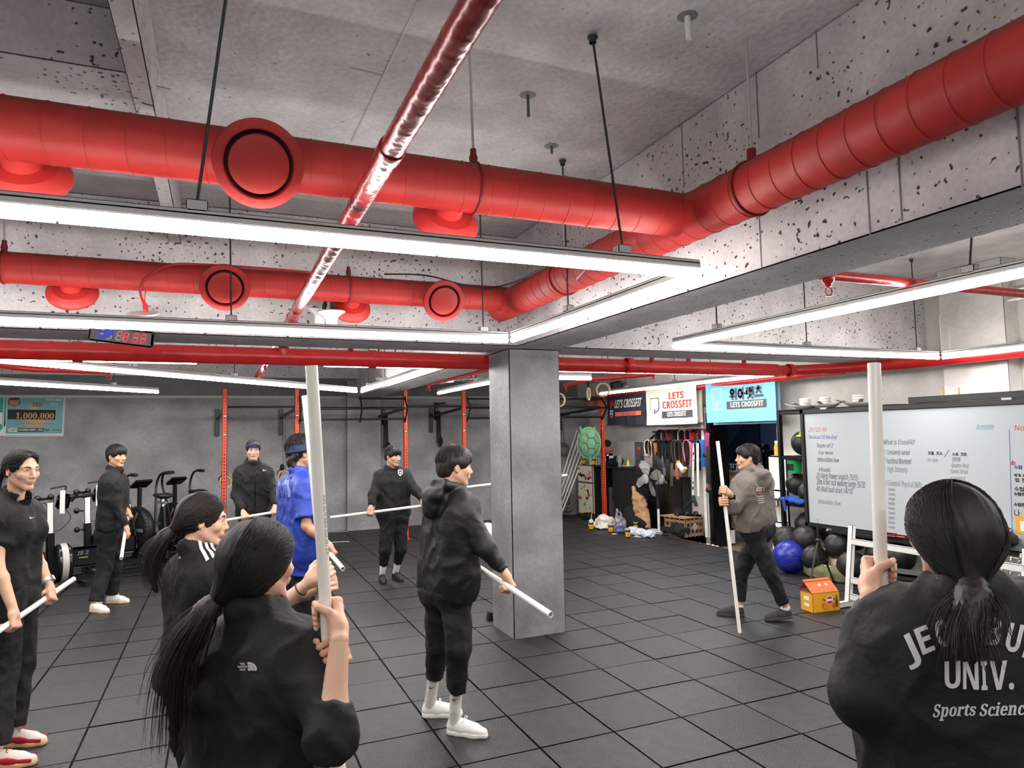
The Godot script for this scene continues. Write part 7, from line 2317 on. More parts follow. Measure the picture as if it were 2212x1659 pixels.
	for z in [zA+0.05,zB-0.05]:
		obj("bracket",mb().bar(Vector3(7.42,yF,z),Vector3(7.73,yR+0.04,z),0.03,0.03).mesh(),M.steel_black,t,Transform3D(Basis(),-o0))
	obj("backing_board",mb().box(Vector3(7.735,yF-0.1,zA+0.25),Vector3(0.012,0.75,0.7),Basis(),0.002).mesh(),M.white,t,Transform3D(Basis(),-o0))
	var cl:=func(c: Color) -> StandardMaterial3D: return mat(c,0.65)
	var belts:=[
		[1404,g8(226,224,216),"white belt with black and yellow edges at the left end of the front row",0.36,0],[1412,g8(206,132,84),"tan-orange belt beside the white one in the front row",0.42,0],
		[1423,g8(34,34,36),"black belt third from the left end of the front row",0.46,0],[1433,g8(44,44,46),"charcoal padded belt in the front row, fourth from the left",0.44,0],
		[1444,g8(28,28,32),"black belt with a white printed edge, fifth in the front row",0.5,0],[1455,g8(24,24,26),"wide black belt with vertical white lettering in the front row",0.5,0],
		[1463,g8(66,66,58),"olive grey belt between black and brown ones in the front row",0.46,0],[1470,g8(92,74,70),"brown leather belt hanging lowest in the front row",0.62,0],
		[1479,g8(40,36,40),"black belt with a pink lining in the front row",0.4,0],[1489,g8(226,120,152),"pink padded belt with a black buckle patch",0.44,0],
		[1498,g8(38,32,30),"dark brown belt right of the pink one",0.5,0],[1516,g8(44,110,184),"bright blue patterned belt near the right end of the front row",0.42,0],
		[1430,g8(60,22,32),"maroon belt at the left end of the rear row",0.4,1],[1441,g8(110,28,44),"crimson belt in the rear row above the black ones",0.4,1],[1452,g8(30,30,32),"black belt in the rear row left of the printed one",0.4,1],
		[1464,g8(44,44,46),"dark grey belt in the middle of the rear row",0.4,1],[1478,g8(176,172,168),"black and white lettered belt in the rear row",0.44,1],[1492,g8(176,36,44),"bright red belt in the rear row",0.42,1],
		[1505,g8(34,34,36),"big black belt arching highest in the rear row",0.44,1],[1522,g8(150,40,84),"magenta belt at the right end of the rear row",0.62,1]]
	for q in belts:
		var X:=7.42 if q[4]==0 else 7.58
		var p:=Vector3(X,(yF if q[4]==0 else yR)+0.015,fx(q[0],955,X).z)
		var f:=thing("lifting_belt",q[2],"belt",p,rng.randf_range(-0.25,0.25),"weightlifting belts on the wall rail")
		var wd:=rng.randf_range(0.17,0.22)
		obj("strap",belt_loop(f,wd,q[3],0.13).mesh(),cl.call(q[1]),f)
		obj("buckle",mb().box(Vector3(0,-q[3]*0.55,wd*0.56),Vector3(0.075,0.06,0.02),Basis(),0.006).mesh(),M.black,f)
		obj("lining",mb().add(belt_loop(f,wd-0.03,q[3]*0.8,0.11,0.01)).mesh(),M.black_matte,f)
		if q[0] in [1444,1455,1478]:
			text_box(f,"lettering","GRIP" if q[0] != 1455 else "LIFT",M.paper,Transform3D(Basis(Vector3(0,-1,0),Vector3(1,0,0),Vector3(0,0,1)),Vector3(0,-q[3]*0.3,wd*0.57)),0.16,0.03)
	# long straps and gear on the rack
	var gear:=[
		[1499,957,1497,1070,0.035,g8(222,220,212),"white strap with dark marbled lettering hanging from the belt rack"],[1507,957,1509,1072,0.04,g8(230,228,222),"long plain white strap hanging beside the marbled one"],
		[1530,965,1531,1045,0.06,g8(26,26,28),"long black strap with an orange clip at the right end of the belt rack"],[1452,1000,1451,1050,0.05,g8(92,84,60),"olive woven strap hanging below the belts"],
		[1462,1000,1464,1035,0.05,g8(196,100,78),"coral wrist wrap hanging below the belts"],[1433,985,1434,1010,0.06,g8(96,96,98),"grey knee sleeve hanging below the belts"],[1415,985,1416,1022,0.09,g8(30,30,32),"black knee sleeve hanging lowest at the left of the belt rack"],[1425,990,1427,1030,0.09,g8(40,40,42),"charcoal elbow sleeve hanging left of the grey knee sleeve"],[1443,992,1444,1036,0.09,g8(24,24,25),"wide black wrap hanging between grey sleeve and olive strap"],[1528,935,1527,985,0.07,g8(140,52,96),"magenta strap hanging above the doorway end of the rack"]]
	for q in gear:
		var a:=fx(q[0],q[1],7.36); var b:=fx(q[2],q[3],7.38)
		var f:=thing("hanging_strap",q[6],"strap",a,0,"straps hanging from the belt rack")
		obj("strap",flat_strip(Vector3.ZERO,b-a,q[4],0.008,Vector3(-0.8,0,0.6),0.02).mesh(),cl.call(q[5]),f)
		if q[0]==1530:
			obj("clip",mb().box(b-a+Vector3(0,-0.03,0),Vector3(0.04,0.06,0.04),Basis(),0.008).mesh(),cl.call(g8(226,96,40)),f)
			obj("buckle",mb().ball(b-a+Vector3(0,-0.1,0),Vector3(0.05,0.05,0.06)).mesh(),M.black,f)
		if q[0]==1499:
			for k in 7: obj("print_patch",mb().box((b-a)*(0.2+0.11*k)+Vector3(-0.008,0,0.006),Vector3(0.02,0.05,0.02),Basis(Vector3(0,1,0),0.6),0.001).mesh(),M.black,f)
			obj("bow",mb().bar(b-a,b-a+Vector3(0,-0.18,0.08),0.07,0.012).bar(b-a+Vector3(0,-0.08,0),b-a+Vector3(0,-0.22,-0.22),0.09,0.012).mesh(),cl.call(g8(30,60,58)),f)
	t=thing("knee_wrap","white and yellow wrist wraps dangling below the brown belt","wraps",fx(1470,1010,7.34))
	obj("wrap",mb().tube([Vector3(0,0.06,-0.05),Vector3(0,0,0.02),Vector3(0,-0.05,0.1)],0.045,10).mesh(),M.white,t)
	obj("wrap",mb().tube([Vector3(0.02,0.0,0.12),Vector3(0.02,-0.06,0.06),Vector3(0.02,-0.07,0.0)],0.03,10).mesh(),cl.call(g8(206,200,90)),t)
	obj("wrap",mb().tube([Vector3(0,0.12,-0.05),Vector3(0,0.06,-0.05)],0.035,10).mesh(),cl.call(g8(230,160,60)),t)
	# --- red-lit grey panel on the wall left of the rack
	t=thing("electric_panel","narrow grey wall panel with a glowing red button","panel",fx(1380,985,7.72)); o0=t.position
	obj("plate",wall_rect(1373,955,1388,1022,7.7,0.04,o0,0.006).mesh(),mat(g8(104,104,102),0.5,0.3),t)
	var rg:=StandardMaterial3D.new(); rg.albedo_color=g8(200,20,20); rg.emission_enabled=true; rg.emission=g8(255,20,20); rg.emission_energy_multiplier=2.0
	obj("button_light",mb().ball(fx(1380,969,7.67)-o0,Vector3(0.015,0.025,0.025)).mesh(),rg,t)
	obj("button",mb().ball(fx(1381,1006,7.67)-o0,Vector3(0.03,0.06,0.05)).mesh(),mat(g8(196,60,70),0.4),t)
	# --- whiteboard
	var X:=6.90
	t=thing("whiteboard","long whiteboard with handwritten workout in a black frame","whiteboard",fx(1748,1010,X)); o0=t.position
	var z0:=fx(1743,1010,X).z; var z1:=-2.9
	var yt:=1.985; var yb:=0.615
	obj("panel",mb().span(Vector3(X,yb,z0)-o0,Vector3(X+0.03,yt,z1)-o0).mesh(),mat(g8(186,193,196),0.1),t)
	obj("frame",mb().span(Vector3(X-0.02,yt,z0-0.06)-o0,Vector3(X+0.05,yt+0.06,z1)-o0,0.006).mesh(),M.black,t)
	obj("frame",mb().span(Vector3(X-0.02,yb-0.05,z0-0.06)-o0,Vector3(X+0.05,yb,z1)-o0,0.006).mesh(),M.black,t)
	obj("frame",mb().span(Vector3(X-0.02,yb-0.05,z0-0.06)-o0,Vector3(X+0.05,yt+0.06,z0)-o0,0.006).mesh(),M.black,t)
	obj("top_box",mb().span(Vector3(X-0.02,yt+0.065,fx(1965,880,X).z)-o0,Vector3(X+0.1,yt+0.13,z1)-o0,0.004).mesh(),M.black,t)
	for px in [1782,2180]: obj("corner_clip",mb().box(Vector3(X-0.02,yt+0.06,fx(px,888,X).z)-o0,Vector3(0.02,0.03,0.1),Basis(),0.004).mesh(),M.alu,t)
	for px in [2028,2066]: obj("hook_screw",mb().tube([Vector3(X+0.05,yt+0.13,fx(px,870,X).z)-o0,Vector3(X+0.05,yt+0.2,fx(px,870,X).z)-o0],0.008,8).mesh(),mat(g8(170,140,80),0.4,0.5),t)
	obj("pen_tray",mb().span(Vector3(X-0.1,yb-0.075,fx(1800,1140,X).z)-o0,Vector3(X,yb-0.05,fx(2120,1180,X).z)-o0,0.004).mesh(),M.black,t)
	for px in [1795,2195]: obj("tray_clip",mb().box(Vector3(X-0.03,yb-0.06,fx(px,1140,X).z)-o0,Vector3(0.03,0.03,0.08),Basis(),0.008).mesh(),M.white,t)
	var ink:=mat(g8(70,72,76),0.6); var rink:=mat(g8(196,84,92),0.6); var bink:=mat(g8(84,104,172),0.6); var pale:=mat(g8(120,124,130),0.6); var cink:=mat(g8(104,168,206),0.6)
	var XT:=X-0.001
	var notes:=[["251121 Fri",rink,1746,923,1785,933],["'Workout Of the Day'",bink,1745,940,1808,948],["Team of 2",ink,1763,958,1799,967],["For time",ink,1768,974,1799,982],["800m/600m Row",ink,1765,989,1812,998],
		["4 Rounds",ink,1768,1010,1793,1019],["20 Hang Power snatch 75/55",ink,1762,1023,1851,1035],["20m Front rack walking lunge 35/20",ink,1762,1037,1866,1050],["40 Wall ball shot 14/10",ink,1762,1053,1840,1064],["800m/600m Row",pale,1767,1081,1815,1090],
		["What is CrossFit?",ink,1907,950,1975,960],["1  Constantly varied",ink,1908,972,1964,982],["2  Functional Movement",ink,1908,990,1968,1002],["3  High Intensity",pale,1908,1008,1960,1020],["10 General Physical Skills",pale,1908,1039,1990,1051],
		["Life style",pale,2001,990,2026,997],["OPEN",ink,2056,988,2074,997],["Quarter-final",pale,2054,1001,2092,1010],["Semi-final",pale,2053,1014,2090,1023],["GAMES",pale,2053,1030,2085,1040],["Accessories",cink,2108,915,2147,928],["No",rink,2191,918,2212,930]]
	for q in notes: wall_text(t,"handwriting",q[0],q[1],q[2],q[3],q[4],q[5],XT,false,"Droid Sans",0.15,0.001)
	var lists:=["Endurance","Stamina","Strength","Flexibility","Power","Speed","Agility","Balance","Accuracy"]
	for k in lists.size(): wall_text(t,"handwriting",lists[k],pale,1919,1054+10.2*k,1933,1060+10.2*k,XT,false,"Droid Sans",0.15,0.001)
	var kor:=[[[["k","o_",""],["c","i","ng"],[],["k","o_",""],["s","eu",""]],2004,2036,979,ink],[[["s","eu",""],["p","o_",""],[],["k","o_",""],["c","i",""]],2056,2088,981,ink],[[["s","u",""],["o","eo","b"]],2190,2208,1009,bink],[[["j","i",""],["g","a","g"],[],["j","i",""]],2190,2216,1027,ink],[[["o","eo","b"],[],["j","i","n"]],2192,2216,1037,ink],[[["s","u",""],["o","eo","b"],["e_","",""]],2190,2212,1056,ink],[[["s","u",""],["o","eo","b"],["j","u",""]],2190,2214,1067,ink],[[["s","u",""],["o","eo","b"],["j","u","n"]],2190,2214,1090,ink],[[["n","a",""],["a_","",""]],2190,2206,1108,ink]]
	for q in kor:
		var sy:=[]
		for c in q[0]:
			if c.size()==0: sy.append([])
			elif c[1] != "": sy.append([c[0],c[1],"o" if c[2] == "ng" else c[2]])
		var wd: float=fx(q[2],q[3],XT).z-fx(q[1],q[3],XT).z
		var units:=0.0
		for c in sy: units+=1.16 if c.size() else 0.6
		var hm:=centred(hangul(sy,wd/units,0.006))
		obj("handwriting",hm.mesh(),q[4],t,wall_at((q[1]+q[2])/2.0,q[3],XT,0.001).translated(-o0))
	var ra:=fx(2180,928,XT); var rb:=fx(2187,1175,XT)
	obj("ruled_line",mb().bar(ra-o0,rb-o0,0.004,0.003,Vector3.LEFT).mesh(),bink,t)
	obj("slash",mb().bar(fx(2040,987,XT)-o0,fx(2050,972,XT)-o0,0.004,0.003,Vector3.LEFT).mesh(),ink,t)
	var star:=mb()
	for k in 5:
		var c:=fx(2188,1000,XT)-o0
		star.bar(c+Vector3(0,sin(TAU*k/5.0+0.3),cos(TAU*k/5.0+0.3))*0.025,c+Vector3(0,sin(TAU*(k+2)/5.0+0.3),cos(TAU*(k+2)/5.0+0.3))*0.025,0.005,0.003,Vector3.LEFT)
	obj("star",star.mesh(),rink,t)
	t=thing("notice","yellow notice stuck on the whiteboard at the right edge","notice",fx(2204,1134,X)); o0=t.position
	obj("sheet",wall_rect(2194.5,1116,2240,1155,X-0.002,0.002,o0).mesh(),mat(g8(226,168,60),0.6),t)
	obj("white_field",wall_rect(2204,1127,2236,1149,X-0.004,0.002,o0).mesh(),M.paper,t)
	t=thing("board_eraser","pink board eraser lying on the pen tray","eraser",fx(1922,1153,X-0.05)); o0=t.position
	obj("felt",mb().box(Vector3(0,0.0,0),Vector3(0.05,0.025,0.16),Basis(),0.01).mesh(),mat(g8(226,44,104),0.5),t)
	obj("base",mb().box(Vector3(0,-0.018,0),Vector3(0.05,0.012,0.155),Basis(),0.005).mesh(),M.paper,t)
	t=thing("marker_pen","red marker pen lying right of the pink eraser","pen",fx(1946,1160,X-0.05))
	obj("barrel",mb().tube([Vector3(0,0,-0.05),Vector3(0,0,0.05)],0.01,10).mesh(),mat(g8(206,44,40),0.4),t)
	t=thing("board_box","white box standing on the tray right of the woman's hair","box",fx(2172,1158,X-0.04)); o0=t.position
	obj("box",wall_rect(2162,1140,2183,1182,X-0.04,0.06,o0,0.008).mesh(),M.white,t)
	for k in 3: obj("print_line",wall_rect(2164.5+3*k,1160,2166+3*k,1178,X-0.071,0.002,o0).mesh(),mat(g8(120,96,140),0.6),t)
	t=thing("posted_sheet","tall white sheet fixed to the whiteboard behind the woman's hair","sheet",fx(2146,1120,X)); o0=t.position
	obj("sheet",wall_rect(2135,1095,2156,1160,X-0.006,0.012,o0,0.002).mesh(),M.white,t)
	wall_text(t,"handwriting","NEW",bink,2143,1112,2152,1118,X-0.014,false)
	# --- ball shelf left of the whiteboard
	var XS:=6.98
	var zl:=fx(1688,1000,XS).z; var zr:=z0-0.03
	t=thing("ball_shelf","black steel shelf frame holding medicine balls beside the whiteboard","shelf",Vector3(XS,0,zl)); o0=t.position
	for z in [zl,zr]:
		for x in [XS,XS+0.5]:
			obj("upright",mb().span(Vector3(x-0.025,0.0,z-0.028)-o0,Vector3(x+0.025,2.05,z+0.028)-o0,0.004).mesh(),M.steel_black,t)
	for y in [fx(1712,988,XS).y,fx(1712,1089,XS).y,2.02,0.06]:
		obj("shelf_board",mb().span(Vector3(XS-0.02,y-0.03,zl)-o0,Vector3(XS+0.52,y+0.02,zr)-o0,0.004).mesh(),M.steel_black,t)
	var rubber:=mat(g8(26,26,27),0.45,0,null,1.0,T.cloth_n,4.0,0.15)
	var s1: float=fx(1712,988,XS).y+0.02; var s2: float=fx(1712,1089,XS).y+0.02
	var balls:=[[fx(1737,957,7.2),0.165,"black medicine ball with a lime label on the upper shelf"],[fx(1723,1046,7.2),0.155,"black medicine ball on the middle shelf beside the upright"],[fx(1748,1064,7.05),0.14,"black medicine ball on the middle shelf half behind the whiteboard"]]
	var fl:=[[1722,1160,6.95,0.19],[1745,1172,6.8,0.17],[1765,1145,7.15,0.17],[1778,1195,6.75,0.155],[1808,1190,6.85,0.165],[1800,1150,7.2,0.16],[1842,1160,7.15,0.17],[1850,1212,6.85,0.17],[1880,1165,7.1,0.17],[1905,1195,7.0,0.17],[1935,1200,6.95,0.17]]
	var nm:=["leftmost black medicine ball of the pile, behind the blue ball","black medicine ball resting in front of the leftmost one","black medicine ball behind the tripod head","black medicine ball on the floor left of the pet bed's dog","black medicine ball behind the dog in the pet bed","black medicine ball just under the pen tray's left end","black medicine ball under the tray with a red mark","black medicine ball with a grey mark behind the white rack post","black medicine ball left of the nearest upright pipe, under the tray","black medicine ball right of the upright pipe by the white rail","black medicine ball beside the woman's raised hand"]
	for k in fl.size():
		balls.append([fx(fl[k][0],fl[k][1],fl[k][2]),fl[k][3],nm[k]])
	for it in 60:
		for i in range(3,balls.size()):
			for j in range(3,balls.size()):
				if i==j: continue
				var dv: Vector3=balls[i][0]-balls[j][0]
				var gap: float=balls[i][1]+balls[j][1]-dv.length()
				if gap > 0.0: balls[i][0]+=dv.normalized()*gap*0.5
			balls[i][0].y=maxf(balls[i][0].y,balls[i][1])
			balls[i][0].x=clampf(balls[i][0].x,6.7,7.55)
	var bm:=mb().ball(Vector3.ZERO,Vector3.ONE,Basis(),28,18).mesh()
	for q in balls:
		var f:=thing("medicine_ball",q[2],"ball",q[0],0,"black medicine balls by the whiteboard")
		var bs:=Basis.from_euler(Vector3(rng.randf()*3,rng.randf()*3,rng.randf()*3)).scaled(Vector3.ONE*q[1])
		obj("cover",bm,rubber,f,Transform3D(bs,Vector3.ZERO))
		var sm:=mb()
		for ax in 3: sm.torus(Vector3.ZERO,[Basis(),Basis(Vector3.RIGHT,PI/2),Basis(Vector3(0,0,1),PI/2)][ax],q[1]*1.0,0.003,32,5)
		obj("seam",sm.mesh(),M.black,f,Transform3D(bs.orthonormalized(),Vector3.ZERO))
		if str(q[2]).contains("lime"):
			obj("label_patch",mb().box(Vector3(-0.1,0.12,0.05),Vector3(0.12,0.012,0.1),Basis(Vector3(0,0,1),0.7),0.004).mesh(),mat(g8(170,190,60),0.6),f)
		if str(q[2]).contains("grey mark"):
			text_box(f,"lettering","10",M.grey,Transform3D(Basis(Vector3.UP,-0.9),Vector3(-q[1]*0.78,0.06,q[1]*0.62)),0.05,0.04)
		if str(q[2]).contains("red mark"):
			obj("label_patch",mb().box(Vector3(-q[1]*0.85,0.06,0.07),Vector3(0.02,0.05,0.06),Basis(Vector3.UP,-0.4),0.004).mesh(),redp,f)
	t=thing("slam_ball","big blue ball on the floor below the shelf","ball",fx(1706,1200,6.62)); t.position.y=0.2
	obj("cover",mb().ball(Vector3.ZERO,Vector3(0.205,0.2,0.205),Basis(),32,20).mesh(),mat(g8(30,44,150),0.3,0,null,1.0,T.cloth_n,5.0,0.3),t)
	var sm2:=mb()
	for ax in 3: sm2.torus(Vector3.ZERO,[Basis(Vector3(0,0,1),0.5),Basis(Vector3.RIGHT,PI/2),Basis(Vector3(0,0,1),PI/2)][ax],0.204,0.0035,36,5)
	obj("seam",sm2.mesh(),mat(g8(22,32,110),0.4),t)
	t=thing("plastic_tub","green plastic tub with a printed label on the upper shelf","tub",Vector3(XS+0.12,s1-0.02-fx(1712,988,XS).y+fx(1712,1020,XS).y,zl+0.11))
	t.position.y=fx(1708,1022,XS+0.1).y
	obj("tub",mb().lathe([Vector2(0.075,0),Vector2(0.085,0.01),Vector2(0.095,0.17),Vector2(0.1,0.175),Vector2(0.1,0.19),Vector2(0.0,0.192)],Transform3D(),24).mesh(),mat(g8(44,170,84),0.4),t)
	obj("label_patch",mb().lathe([Vector2(0.0925,0.04),Vector2(0.0965,0.13)],Transform3D(Basis(Vector3.UP,2.6),Vector3.ZERO),12,1.2).mesh(),M.black,t)
	t=thing("grey_cabinet","grey cabinet standing behind the lower half of the ball shelf","cabinet",Vector3(7.5,0,(zl+zr)/2))
	obj("body",mb().span(Vector3(-0.05,0.0,-0.3),Vector3(0.24,1.28,0.3),0.01).mesh(),mat(g8(150,150,148),0.5),t)
	obj("handle",mb().box(Vector3(-0.06,0.75,0.05),Vector3(0.02,0.04,0.09),Basis(),0.006).mesh(),M.alu,t)
	t=thing("notice_sheet","cream printed sheet on the wall seen through the upper shelf","sheet",Vector3(7.735,1.55,zl-0.12))
	obj("sheet",mb().box(Vector3.ZERO,Vector3(0.004,0.4,0.34)).mesh(),mat(g8(226,204,174),0.7),t)
	for k in 6: obj("print_mark",mb().box(Vector3(-0.003,0.14-0.13*(k/2),-0.1+0.2*(k % 2)),Vector3(0.002,0.03,0.05)).mesh(),mat(g8(190,90,70),0.7),t)
	t=thing("cloth_towel","blue towel dropped over the lower shelf","towel",Vector3(XS-0.02,s2,zl+0.16))
	var s:=sdf()
	for k in 5: s.ell(Vector3(rng.randf_range(-0.02,0.1),0.03,rng.randf_range(-0.16,0.2)),Vector3(0.09,0.045,0.09),Basis(),0.02)
	s.cap(Vector3(-0.03,0.03,-0.1),Vector3(-0.05,-0.12,-0.05),0.04,0.012,0.03)
	s.run(0.012)
	obj("cloth",s.net(folds(5,0.014,0.006)).mesh(),mat(g8(36,74,160),0.85),t)
	# white star-shaped plates stacked on the shelf top
	for q in [[1740,880,"left stack of white propeller-shaped lamp parts on top of the shelf"],[1783,880,"middle stack of white propeller-shaped lamp parts on top of the whiteboard"],[1855,876,"right stack of white propeller-shaped lamp parts on the black ledge"]]:
		var p:=fx(q[0],q[1],XS+0.2); p.y=2.055
		var f:=thing("fan_parts",q[2],"fan parts",p,0,"stacked white fan parts above the whiteboard")
		var k0:=0
		for k in 3:
			obj("hub",mb().lathe([Vector2(0.065,0.06+0.03*k),Vector2(0.07,0.065+0.03*k),Vector2(0.07,0.082+0.03*k),Vector2(0.065,0.087+0.03*k),Vector2(0,0.088+0.03*k)],Transform3D(),22).mesh(),M.white_gloss,f)
		obj("dish",mb().lathe([Vector2(0.0,0.0),Vector2(0.1,0.005),Vector2(0.17,0.045),Vector2(0.165,0.05),Vector2(0.06,0.055)],Transform3D(),26).mesh(),M.white_gloss,f)
		for k in 5:
			var bs:=Basis(Vector3.UP,TAU*k/5+q[0])
			obj("blade",mb().box(bs*Vector3(0.19,0.06,0),Vector3(0.16,0.008,0.05),bs*Basis(Vector3(0,0,1),0.3),0.003).mesh(),M.white_gloss,f)
	struct("trim_13",mb().span(Vector3(XS-0.02,2.045,zl) ,Vector3(XR,2.056,fx(1930,880,XS).z),0.002).mesh(),M.black,"black ledge over the ball shelf and whiteboard","ledge")
	# white steel rack, bench, tripod, dumbbells and chains in front of the whiteboard
	t=thing("dumbbell_rack","white steel rack frame standing below the whiteboard","rack",fy(1832,1310)); o0=t.position
	var XD:=o0.x
	var zk:=o0.z
	var wz:=3.0
	obj("upright",mb().bar(Vector3(0,0,0),Vector3(0.14,0.8,-0.02),0.06,0.05,Vector3.RIGHT,0.005).mesh(),M.white,t)
	obj("upright",mb().bar(Vector3(0,0,wz*0.55),Vector3(0.14,0.8,wz*0.55),0.06,0.05,Vector3.RIGHT,0.005).mesh(),M.white,t)
	for q in [[0.64,0.1],[0.26,0.05],[0.1,0.02]]:
		obj("rail",mb().bar(Vector3(q[1],q[0],0.0),Vector3(q[1],q[0],wz*0.55),0.035,0.06,Vector3.UP,0.005).mesh(),M.white,t)
	obj("foot",mb().bar(Vector3(-0.15,0.03,0),Vector3(0.4,0.03,0),0.06,0.05,Vector3.UP,0.005).mesh(),M.white,t)
	t=thing("weight_bench","black weight bench with a teal-capped end beside the orange box","bench",fy(1850,1325)); o0=t.position
	var dz:=Vector3(0.35,0,0.94).normalized()
	var dxv:=Vector3.UP.cross(dz)
	var bb:=Basis(dxv,Vector3.UP,dz)
	obj("pad",mb().box(bb*Vector3(0,0.42,0.7),Vector3(0.28,0.075,1.1),bb,0.02).mesh(),M.black,t)
	obj("end_cap",mb().box(bb*Vector3(0,0.42,0.19),Vector3(0.285,0.082,0.13),bb,0.02).mesh(),mat(g8(20,116,88),0.35),t)
	obj("leg",mb().tube(smooth_path([bb*Vector3(0,0.39,0.5),bb*Vector3(0,0.35,0.25),bb*Vector3(0,0.22,0.14),bb*Vector3(0,0.05,0.13)],5),0.035,12).mesh(),M.black,t)
	obj("foot",mb().box(bb*Vector3(0,0.035,0.12),Vector3(0.5,0.06,0.09),bb,0.01).mesh(),M.black,t)
	obj("frame",mb().bar(bb*Vector3(0,0.34,0.3),bb*Vector3(0,0.34,1.2),0.06,0.06,Vector3.UP,0.006).bar(bb*Vector3(0,0.34,1.15),bb*Vector3(0,0.03,1.2),0.06,0.06,Vector3.UP,0.006).mesh(),M.black,t)
	t=thing("phone_tripod","slim black tripod standing in front of the pet bed","tripod",fy(1775,1268)); o0=t.position
	var head:=Vector3(-0.02,0.52,0.0)
	for q in [fy(1745,1283),fy(1803,1262),fy(1778,1240)]:
		obj("leg",mb().tube([head,head.lerp(q-o0,0.5),q-o0],[0.012,0.011,0.009],8).mesh(),M.black,t)
	obj("column",mb().tube([head-Vector3(0,0.28,0),head,head+Vector3(0,0.2,0.0)],0.011,10).ball(head,Vector3(0.03,0.03,0.03)).mesh(),M.black,t)
	obj("column_tip",mb().tube([head+Vector3(0,0.2,0),head+Vector3(0,0.26,0)],0.014,10).mesh(),M.alu,t)
	for k in 3: obj("brace",mb().tube([head-Vector3(0,0.25,0),head.lerp([fy(1745,1283),fy(1803,1262),fy(1778,1240)][k]-o0,0.45)],0.005,6).mesh(),M.black,t)
	for q in [[2150,1172,"round black dumbbell head by the right edge below the board"],[2178,1166,"larger black dumbbell head cut by the right edge below the board"]]:
		var hm:=mb().sharp_lathe([Vector2(0,-0.06),Vector2(0.06,-0.06),Vector2(0.075,-0.04),Vector2(0.075,0.04),Vector2(0.06,0.06),Vector2(0,0.06)],Transform3D(Basis(Vector3(0,0,1),PI/2),Vector3.ZERO),6).mesh()
		var f:=thing("dumbbell",q[2],"dumbbell",fx(q[0],q[1],6.75),0,"dumbbells on the white rack")
		for k in 2: obj("head",hm,M.black,f,Transform3D(Basis(),Vector3(0.25*k,0,0)))
		obj("handle",mb().tube([Vector3(0.05,0,0),Vector3(0.2,0,0)],0.016,12).mesh(),M.chrome,f)
	for q in [[2168,1200,2160,1300,"left"],[2185,1205,2182,1310,"middle"],[2206,1198,2204,1320,"right"]]:
		var a:=fx(q[0],q[1],6.3); var b:=fx(q[2],q[3],6.3)
		var f:=thing("steel_chain","%s one of three steel chains hanging from the white rail at the right edge" % q[4],"chain",a,0,"steel chains at the right edge")
		var n:=int(a.distance_to(b)/0.055)
		for k in n:
			obj("link",mb().torus(Vector3.ZERO,Basis(),0.03,0.008,14,6).mesh(),M.chrome,f,Transform3D(Basis(Vector3.UP,PI/2*(k % 2)+0.4)*Basis(Vector3.RIGHT,PI/2)*Basis.from_scale(Vector3(0.75,1,1.15)),(b-a)*(k+0.5)/n))

# ------------------------------------------------------------------ things on the floor and on the furniture at the back right
func soft(called: String,label: String,cat: String,at: Vector3,parts: Array,m: Material,fold:=0.012,part := "cloth",seed_:=3,cell:=0.014) -> Node3D:
	var t:=thing(called,label,cat,at)
	var s:=sdf()
	for q in parts: s.ell(q[0],q[1],Basis(),0.04)
	s.clip(Vector3(0,0.002,0),Vector3.DOWN)
	s.run(cell)
	obj(part,s.net(folds(seed_,fold,fold*0.4)).mesh(),m,t)
	return t

func drink_cup(at: Vector3,label: String,lid: bool) -> void:
	var t:=thing("iced_drink_cup",label,"cup",at,0,"iced drinks with yellow sleeves")
	var br:=mat(g8(62,36,28),0.3)
	obj("drink",mb().lathe([Vector2(0.0,0.0),Vector2(0.036,0.0),Vector2(0.046,0.14),Vector2(0.0,0.142)],Transform3D(),20).mesh(),br,t)
	obj("sleeve",mb().lathe([Vector2(0.0385,0.025),Vector2(0.0445,0.1)],Transform3D(),20).mesh(),mat(g8(236,178,30),0.6),t)
	obj("sleeve_mark",mb().box(Vector3(-0.02,0.06,0.038),Vector3(0.02,0.018,0.003),Basis(Vector3.UP,-0.5)).mesh(),br,t)
	obj("rim",mb().lathe([Vector2(0.046,0.138),Vector2(0.05,0.142),Vector2(0.05,0.15),Vector2(0.046,0.154)],Transform3D(),20).mesh(),M.trim,t)
	if lid:
		obj("lid",mb().lathe([Vector2(0.048,0.152),Vector2(0.044,0.18),Vector2(0.025,0.2),Vector2(0,0.203)],Transform3D(),20).mesh(),mat(g8(186,190,186),0.25),t)
		obj("straw",mb().tube([Vector3(0,0.14,0),Vector3(0.012,0.3,0.0)],0.006,8).mesh(),mat(g8(226,206,60),0.5),t)

